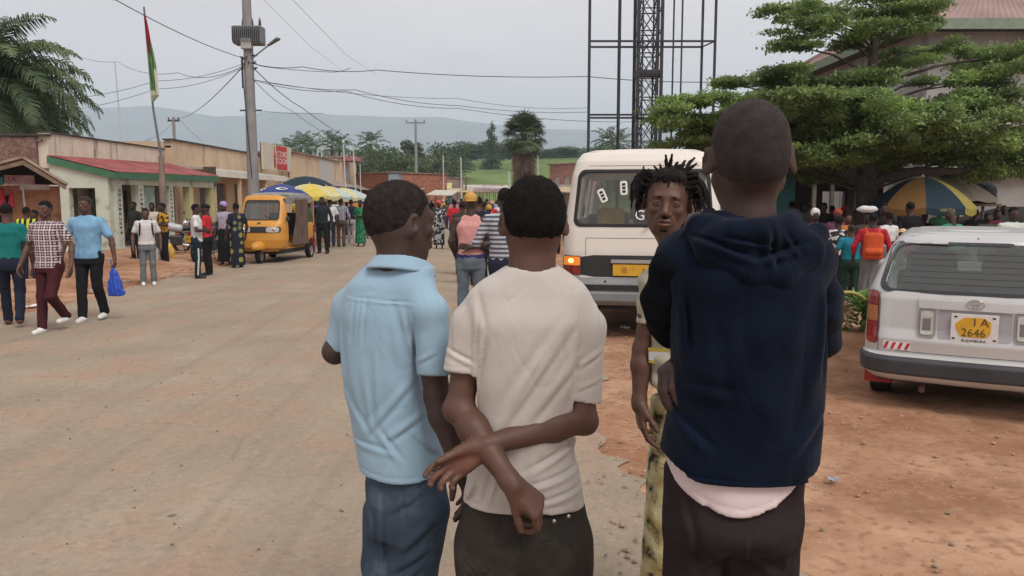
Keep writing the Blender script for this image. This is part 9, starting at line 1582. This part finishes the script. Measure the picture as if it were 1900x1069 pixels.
person('man in yellow and black patterned shirt standing by the parked motorcycles', at(300, 19.6), R(140), 1.58, 0.012, shirt=cl('yellow_pattern', (0.50, 0.27, 0.03), 'blotch', (0.03, 0.025, 0.02), 11), pants=black_c, hair=HAIR, skin='b', shoes=SS, elbows=FOLD['elbows'], wrists=FOLD['wrists'])
person('person in dark clothes against the first mint column of the porch', at(247, 21.5), R(160), 1.60, 0.014, shirt=cl('charcoal', (0.03, 0.03, 0.032)), pants=black_c, hair=HAIR, skin='b', shoes=BS)
person('person in cream shirt half hidden behind the young man in white polo', at(281, 21.0), R(190), 1.58, 0.014, shirt=cl('cream', (0.48, 0.44, 0.38)), pants=brown_c, hair=HAIR, skin='b', shoes=BS)
person('man in loose white shirt with white-striped dark track trousers, arms folded', at(362, 16.4), R(-72), 1.575, 0.0095, shirt=white_c, pants=cl('track', (0.012, 0.028, 0.036)), hair=HAIR, skin='b', shoes=BS, hem=0.86, build=1.0, elbows=FOLD['elbows'], wrists=FOLD['wrists'])
o = person('man in red shirt and black cap facing the man in loose white shirt', at(381, 17.1), R(95), 1.56, 0.0105, shirt=red_c, pants=black_c, skin='b', shoes=BS, hat=('cap', black_c), elbows=FOLD['elbows'], wrists=FOLD['wrists'])
def track_stripe():
    p = at(362, 16.4); s = 1.575 / 1.75; t = [o_ for o_ in COL.objects if o_.get('label', '').startswith('man in loose white shirt with')][0]; m = MB()
    m.tube([(0.168 * s, 0.03, 0.72 * s), (0.166 * s, 0.03, 0.50 * s), (0.166 * s, 0.0, 0.10 * s)], 0.016, 6); m.build('trouser_stripe', white_c, t, True)
track_stripe()
person('woman in lilac and white headscarf standing left of the three-wheeler', at(414, 19.8), R(165), 1.60, 0.0115, shirt=cl('grey_lilac', (0.35, 0.30, 0.36)), long_skirt=(black_c, 0.10), skin='b', hat=('scarf', cl('lilac', (0.36, 0.24, 0.50))), hem=0.95)
person('woman in long dark dress with big green and yellow circles beside the three-wheeler', at(437, 19.0), R(50), 1.58, 0.0105, shirt=cl('circle_top', (0.020, 0.022, 0.035), 'dots', (0.17, 0.19, 0.08), 7.5), long_skirt=(cl('circle_skirt', (0.020, 0.022, 0.035), 'dots', (0.26, 0.25, 0.07), 5.0), 0.08), skin='b', hair=HAIR, hem=0.95, build=1.1)
# --- the group walking beyond the three-wheeler
person('man in olive shirt and crimson trousers just right of the three-wheeler', at(572, 24.6), R(175), 1.66, 0.012, shirt=cl('olive_grey', (0.10, 0.13, 0.085)), pants=cl('crimson', (0.24, 0.02, 0.03)), hair=HAIR, skin='b', shoes=BS)
person('man in dark jacket and black trousers walking towards the camera right of the three-wheeler', at(597, 23.9), R(178), 1.73, 0.011, shirt=cl('jacket', (0.022, 0.030, 0.034)), pants=black_c, hair=HAIR, skin='b', shoes=BS, sleeve=1.8, legs=[((-0.13, 0.10, 0.50), (-0.17, 0.14, 0.10)), ((0.11, 0.0, 0.50), (0.13, -0.06, 0.10))], build=1.05)
person('man in white shirt behind the man in dark jacket', at(612, 26.5), R(10), 1.68, 0.0135, shirt=white_c, pants=navy_c, hair=HAIR, skin='b', shoes=BS, legs=WALK(1))
person('man in blue-grey checked shirt walking away, brown trousers', at(632, 27.1), R(0), 1.70, 0.012, shirt=cl('bluegrey', (0.17, 0.20, 0.27), 'plaid', (0.12, 0.14, 0.20), 9), pants=brown_c, hair=HAIR, skin='b', shoes=BS, legs=[((-0.11, 0.04, 0.50), (-0.12, 0.05, 0.10)), ((0.09, 0.0, 0.50), (0.10, -0.12, 0.13))], build=1.08, sleeve=1.5)
person('person in navy top and pale jeans beside the blue-grey checked shirt', at(651, 28.5), R(12), 1.66, 0.014, shirt=navy_c, pants=cl('pale_jeans', (0.33, 0.33, 0.35)), hair=HAIR, skin='b', shoes=WS, legs=WALK(1))
person('woman in bright green patterned dress near the right end of the umbrellas', at(668, 27.4), R(165), 1.64, 0.012, shirt=cl('green_top', (0.02, 0.13, 0.06), 'blotch', (0.05, 0.22, 0.11), 14), long_skirt=(cl('green_skirt', (0.02, 0.13, 0.06), 'blotch', (0.05, 0.22, 0.11), 12), 0.14), hair=HAIR, skin='b', hem=0.95, elbows=FOLD['elbows'], wrists=FOLD['wrists'])
person('woman in pink headscarf, white top and maroon skirt behind the green dress', at(685, 33.0), R(170), 1.60, 0.015, shirt=white_c, long_skirt=(cl('maroon_print', (0.14, 0.03, 0.035), 'blotch', (0.22, 0.08, 0.06), 10), 0.15), skin='b', hat=('scarf', cl('pink', (0.60, 0.30, 0.28))))
person('person in dark green at the far right of the walking group', at(697, 35.0), R(0), 1.62, 0.016, shirt=dgreen, pants=black_c, hair=HAIR, skin='b', shoes=WS, legs=WALK(1))
# --- middle of the street
person('woman in black and white patterned long dress and red headscarf in mid street', at(814, 26.2), R(168), 1.62, 0.011, shirt=cl('bw_top', (0.035, 0.035, 0.04), 'blotch', (0.42, 0.41, 0.40), 13), long_skirt=(cl('bw_skirt', (0.035, 0.035, 0.04), 'blotch', (0.42, 0.41, 0.40), 11), 0.16), skin='b', hat=('scarf', cl('coral', (0.55, 0.10, 0.08))), hem=0.95)
person('person in bright red top walking away left of the yellow cap', at(843, 25.5), R(-8), 1.64, 0.012, shirt=red_c, pants=black_c, hair=HAIR, skin='b', shoes=BS, legs=WALK(1), hat=None)
person('person in dark shirt just behind the left side of the pink vest', at(858, 17.0), R(5), 1.62, 0.012, shirt=cl('dark_grey_green', (0.035, 0.04, 0.038)), pants=black_c, hair=HAIR, skin='b', shoes=BS, sleeve=1.6)
person('man in pink sleeveless vest and yellow cap, one hand behind his back', at(873, 9.7), R(2), 1.745, 0.0075, shirt=cl('pink_vest', (0.60, 0.29, 0.27)), pants=jeans_c, skin='b', shoes=BS, vest=True, hat=('capback', cl('mustard_cap', (0.46, 0.26, 0.08))), hem=0.98, build=0.98,
       elbows=[(-0.25, -0.02, 1.15), (0.26, -0.08, 1.13)], wrists=[(-0.20, 0.14, 0.98), (0.00, -0.165, 1.09)], hands={1: ((-1, -0.02, 0.12), (0, -1, 0), 1, (25, 35, 25))})
def belt_shirt():
    t = [o_ for o_ in COL.objects if o_.get('label', '').startswith('man in pink sleeveless')][0]; f = Field((-0.25, -0.2, 0.85), (0.25, 0.2, 1.1), 0.008); f.loft([(0.925, 0, 0, 0.180, 0.132), (1.0, 0, 0, 0.176, 0.128)], 0, zbot=0.93, ztop=1.0); f.band(lambda x, y, z: 0.004 * wob(x, y, z, 30, 3)); link_mesh('undershirt', f.mesh('undershirt'), cl('indigo', (0.045, 0.045, 0.14)), t, True)
belt_shirt()
person('man in white and navy striped shirt beside the pink vest, back to the camera', at(937, 8.9), R(-5), 1.80, 0.0075, shirt=cl('striped', (0.085, 0.09, 0.12), 'h', (0.42, 0.42, 0.45), 6.2), pants=navy_c, hair=HAIR, skin='b', shoes=BS, sleeve=1.12, hem=0.93, build=1.08, elbows=[(-0.31, -0.02, 1.14), (0.30, -0.02, 1.14)], wrists=[(-0.20, 0.16, 1.02), (0.2, 0.16, 1.02)])
person('person with yellow headwrap between the pink vest and the striped shirt', at(907, 19.5), R(10), 1.52, 0.012, shirt=cl('ochre', (0.36, 0.20, 0.04)), pants=brown_c, skin='b', hat=('scarf', cl('mustard', (0.42, 0.27, 0.07))), shoes=BS)
person('tall person in navy directly behind the yellow cap', at(888, 15.0), R(0), 1.72, 0.012, shirt=navy_c, pants=black_c, hair=HAIR, skin='c', shoes=BS, sleeve=1.5)
person('person in white between the yellow cap and the yellow headwrap', at(898, 21.5), R(20), 1.60, 0.014, shirt=white_c, pants=brown_c, hair=HAIR, skin='b', shoes=BS)
person('person in brown shirt standing left of the white van front', at(1043, 24.0), R(0), 1.68, 0.013, shirt=brown_c, pants=black_c, hair=HAIR, skin='b', shoes=BS)
# --- right hand market
person('woman in white headwrap just right of the hoodie shoulder', at(1514, 13.6), R(170), 1.50, 0.0115, shirt=cl('dark_wine', (0.09, 0.02, 0.03)), long_skirt=(black_c, 0.1), skin='b', hat=('scarf', white_c))
person('person in dark wine shirt in the shade of the layered tree', at(1470, 18.5), R(10), 1.62, 0.014, shirt=cl('dark_wine', ()), pants=black_c, hair=HAIR, skin='b', shoes=BS)
person('woman in rust red headscarf behind the black and white top', at(1556, 14.8), R(150), 1.48, 0.0125, shirt=cl('plum', (0.16, 0.06, 0.12)), long_skirt=(brown_c, 0.1), skin='b', hat=('scarf', cl('rust', (0.34, 0.07, 0.04))))
person('person in black and white looped pattern top, dark hair, next to the teal top', at(1558, 13.0), R(5), 1.385, 0.0105, shirt=cl('loops', (0.03, 0.03, 0.035), 'blotch', (0.50, 0.49, 0.48), 13), long_skirt=(black_c, 0.1), hair=HAIR, skin='b')
person('woman in orange wrap between the looped pattern top and teal top', at(1575, 14.2), R(175), 1.42, 0.012, shirt=cl('orange', ()), long_skirt=(brown_c, 0.1), hair=HAIR, skin='c')
person('short person in bright teal T-shirt and dark green trousers beside the banana heap', at(1583, 12.4), R(-5), 1.27, 0.0085, shirt=cl('bright_teal', (0.02, 0.19, 0.26)), pants=dgreen, hair=HAIR_SHAVED, skin='c', shoes=SS, hem=0.98, build=1.15, elbows=[(-0.30, -0.02, 1.14), (0.30, 0.04, 1.14)], wrists=[(-0.25, 0.15, 1.0), (0.22, 0.2, 1.05)])
person('man in crimson shirt carrying an orange backpack near the silver car', at(1622, 11.9), R(-18), 1.46, 0.0085, shirt=cl('crimson_shirt', (0.38, 0.025, 0.045)), long_skirt=(grey_c, 0.12), hair=HAIR, skin='b', hem=0.98, build=1.12, sleeve=1.5)
backpack('orange backpack on the man in crimson shirt', at(1622, 11.9), R(-18), 1.46, cl('orange_pack', (0.50, 0.085, 0.03)), cl('orange_pack', ()), 0.16, 0.09, 0.26, 1.16)
person('woman carrying a white cloth bundle on her head behind the crimson shirt', at(1612, 13.2), R(160), 1.47, 0.0115, shirt=brown_c, long_skirt=(black_c, 0.1), hair=HAIR, skin='b', hat=('bundle', white_c))
person('person in white shirt right of the orange backpack', at(1651, 13.6), R(15), 1.45, 0.0115, shirt=white_c, long_skirt=(grey_c, 0.1), hair=HAIR, skin='b')
person('tall dark figure in black under the amber and teal umbrella', at(1641, 14.6), R(170), 1.60, 0.012, shirt=black_c, pants=black_c, hair=HAIR, skin='b', shoes=BS)
person('short person in round straw hat directly left of the silver car roof', at(1678, 12.4), R(170), 1.20, 0.010, shirt=cl('dark_pink', (0.20, 0.03, 0.05)), long_skirt=(black_c, 0.1), skin='b', hat=('brim', cl('straw', (0.58, 0.38, 0.22))))
person('person in maroon top under the left part of the umbrella', at(1672, 15.5), R(185), 1.44, 0.013, shirt=cl('dark_wine', ()), long_skirt=(black_c, 0.1), hair=HAIR, skin='b')
person('tall person in black beside the umbrella pole', at(1690, 14.6), R(0), 1.62, 0.013, shirt=black_c, pants=navy_c, hair=HAIR, skin='b', shoes=BS)
person('person in black in front of the pale market wall', at(1717, 16.0), R(180), 1.40, 0.013, shirt=black_c, pants=black_c, hair=HAIR, skin='b', shoes=BS)
person('person in sea green top bending over behind the silver car roof', at(1779, 13.4), R(20), 1.48, 0.010, shirt=cl('sea_green', (0.04, 0.20, 0.15)), pants=black_c, hair=None, skin='b', shoes=BS, head_pitch=-70, lean=0.30, build=1.2, hat=None)
person('person in dark brown seated group left of the white polo', at(1835, 15.5), R(175), 1.40, 0.013, shirt=brown_c, pants=black_c, hair=HAIR, skin='b', shoes=BS)
person('person in dark red in the group left of the white polo', at(1852, 16.0), R(185), 1.46, 0.013, shirt=cl('dark_wine', ()), pants=black_c, hair=HAIR, skin='b', shoes=BS)
person('man in pale mint white polo facing the camera behind the silver car at right edge', at(1882, 12.4), R(178), 1.55, 0.009, shirt=cl('mint_white', (0.50, 0.55, 0.50)), pants=navy_c, hair=HAIR, skin='b', shoes=BS, build=1.1)
# --- distant crowd: four prototypes copied and re-dressed
def crowd():
    rnd = random.Random(21); cols = {'white': (0.58, 0.57, 0.56), 'navy': (0.02, 0.026, 0.05), 'red': (0.42, 0.035, 0.04), 'grey': (0.18, 0.18, 0.19), 'yellow': (0.50, 0.35, 0.06), 'green': (0.04, 0.15, 0.07), 'sky blue': (0.19, 0.34, 0.50), 'black': (0.015, 0.015, 0.017), 'pink': (0.52, 0.22, 0.22), 'brown': (0.10, 0.065, 0.045), 'purple': (0.12, 0.06, 0.20), 'orange': (0.50, 0.20, 0.05)}
    mk = lambda n: cl('crowd_' + n.replace(' ', '_'), cols[n])
    pro = [person(None, (0, 0, 0), 0, 1.68, 0.02, shirt=white_c, pants=black_c, hair=HAIR, skin='b', shoes=BS, legs=WALK(1), face=False), person(None, (0, 0, 0), 0, 1.66, 0.02, shirt=white_c, pants=black_c, hair=HAIR, skin='b', shoes=BS, face=False, **{k: FOLD[k] for k in ('elbows', 'wrists')}),
           person(None, (0, 0, 0), 0, 1.60, 0.02, shirt=white_c, long_skirt=(black_c, 0.12), skin='b', hat=('scarf', white_c), face=False), person(None, (0, 0, 0), 0, 1.60, 0.02, shirt=white_c, long_skirt=(black_c, 0.12), hair=HAIR, skin='b', face=False)]
    spots = [(583, 29), (602, 33), (622, 37), (643, 34), (659, 38), (675, 42), (562, 31), (590, 40), (610, 45), (706, 48), (690, 44), (648, 46), (552, 34), (630, 52), (668, 55),
             (828, 44), (842, 38), (856, 52), (868, 36), (878, 60), (893, 42), (902, 55), (914, 34), (921, 48), (930, 40), (850, 66), (870, 72), (888, 78), (905, 70), (836, 58), (822, 62), (945, 52), (955, 62), (912, 27), (926, 30), (1020, 46), (1031, 40), (1012, 55), (1036, 52), (972, 66), (985, 58), (786, 48), (800, 56), (776, 60), (765, 70),
             (1490, 19), (1502, 21), (1530, 18), (1545, 20), (1568, 19), (1590, 18), (1604, 21), (1628, 19), (1745, 17.6), (1462, 21), (1864, 19), (1812, 17.5)]
    used = [False] * 4; names = list(cols); seen = set()
    for i, (u, D) in enumerate(spots):
        k = rnd.choice((0, 1, 2, 3)) if u < 1400 else rnd.choice((1, 2, 3)); o = pro[k] if not used[k] else copy_tree(pro[k]); used[k] = True; o.location = at(u, D); o.rotation_euler = (0, 0, R(rnd.choice((0, 10, -15, 170, 185, 160)))); sc_ = rnd.uniform(0.95, 1.05) * (0.93 if u > 1400 else 1); o.scale = (sc_,) * 3
        place = 'under the left umbrellas' if u < 700 else 'by the long low shop' if u < 805 else 'left of the pink vest' if u < 850 else 'beyond the yellow cap' if u < 905 else 'beyond the striped shirt' if u < 1000 else 'left of the van' if u < 1100 else 'in the shade behind the hoodie' if u < 1580 else 'shaded behind the orange backpack' if u < 1700 else 'behind the silver car roof'
        for tries in range(60):
            a, b = rnd.choice(names), rnd.choice(('black', 'navy', 'brown', 'grey', 'green', 'purple'))
            if u > 1400 and a in ('white', 'yellow', 'sky blue', 'pink'): continue
            if (a, b, place, k > 1) not in seen: break
        seen.add((a, b, place, k > 1)); o['label'] = 'distant %s in %s top and %s %s %s' % ('woman' if k > 1 else 'person', a, b, 'skirt' if k > 1 else 'trousers', place); o['group'] = 'distant people along the street'
        for c in o.children:
            n = c.name.split('.')[0]; mm = mk(a) if n == 'shirt' else mk(b) if n in ('trousers', 'skirt') else mk(rnd.choice(('white', 'pink', 'yellow', 'purple', 'red') if u < 1400 else ('red', 'brown', 'purple', 'navy'))) if n == 'headscarf' else None
            if mm: c.material_slots[0].link = 'OBJECT'; c.material_slots[0].material = mm
crowd()
# ================================================================ haze: one even volume holding the whole scene
def haze():
    me = MB().bb(-9700, 9700, -60, 9800, -2.5, 495); m = bpy.data.materials.new('haze'); m.use_nodes = True; t = m.node_tree; t.nodes.clear(); o = t.nodes.new('ShaderNodeOutputMaterial'); v = t.nodes.new('ShaderNodeVolumePrincipled'); v.inputs['Color'].default_value = (0.69, 0.855, 0.98, 1); v.inputs['Density'].default_value = 3.7e-4; v.inputs['Anisotropy'].default_value = 0.0; t.links.new(v.outputs[0], o.inputs['Volume'])
    ob = me.build('haze', m); tag(ob, 'thin bluish haze over the valley', 'haze', kind='stuff')
haze()
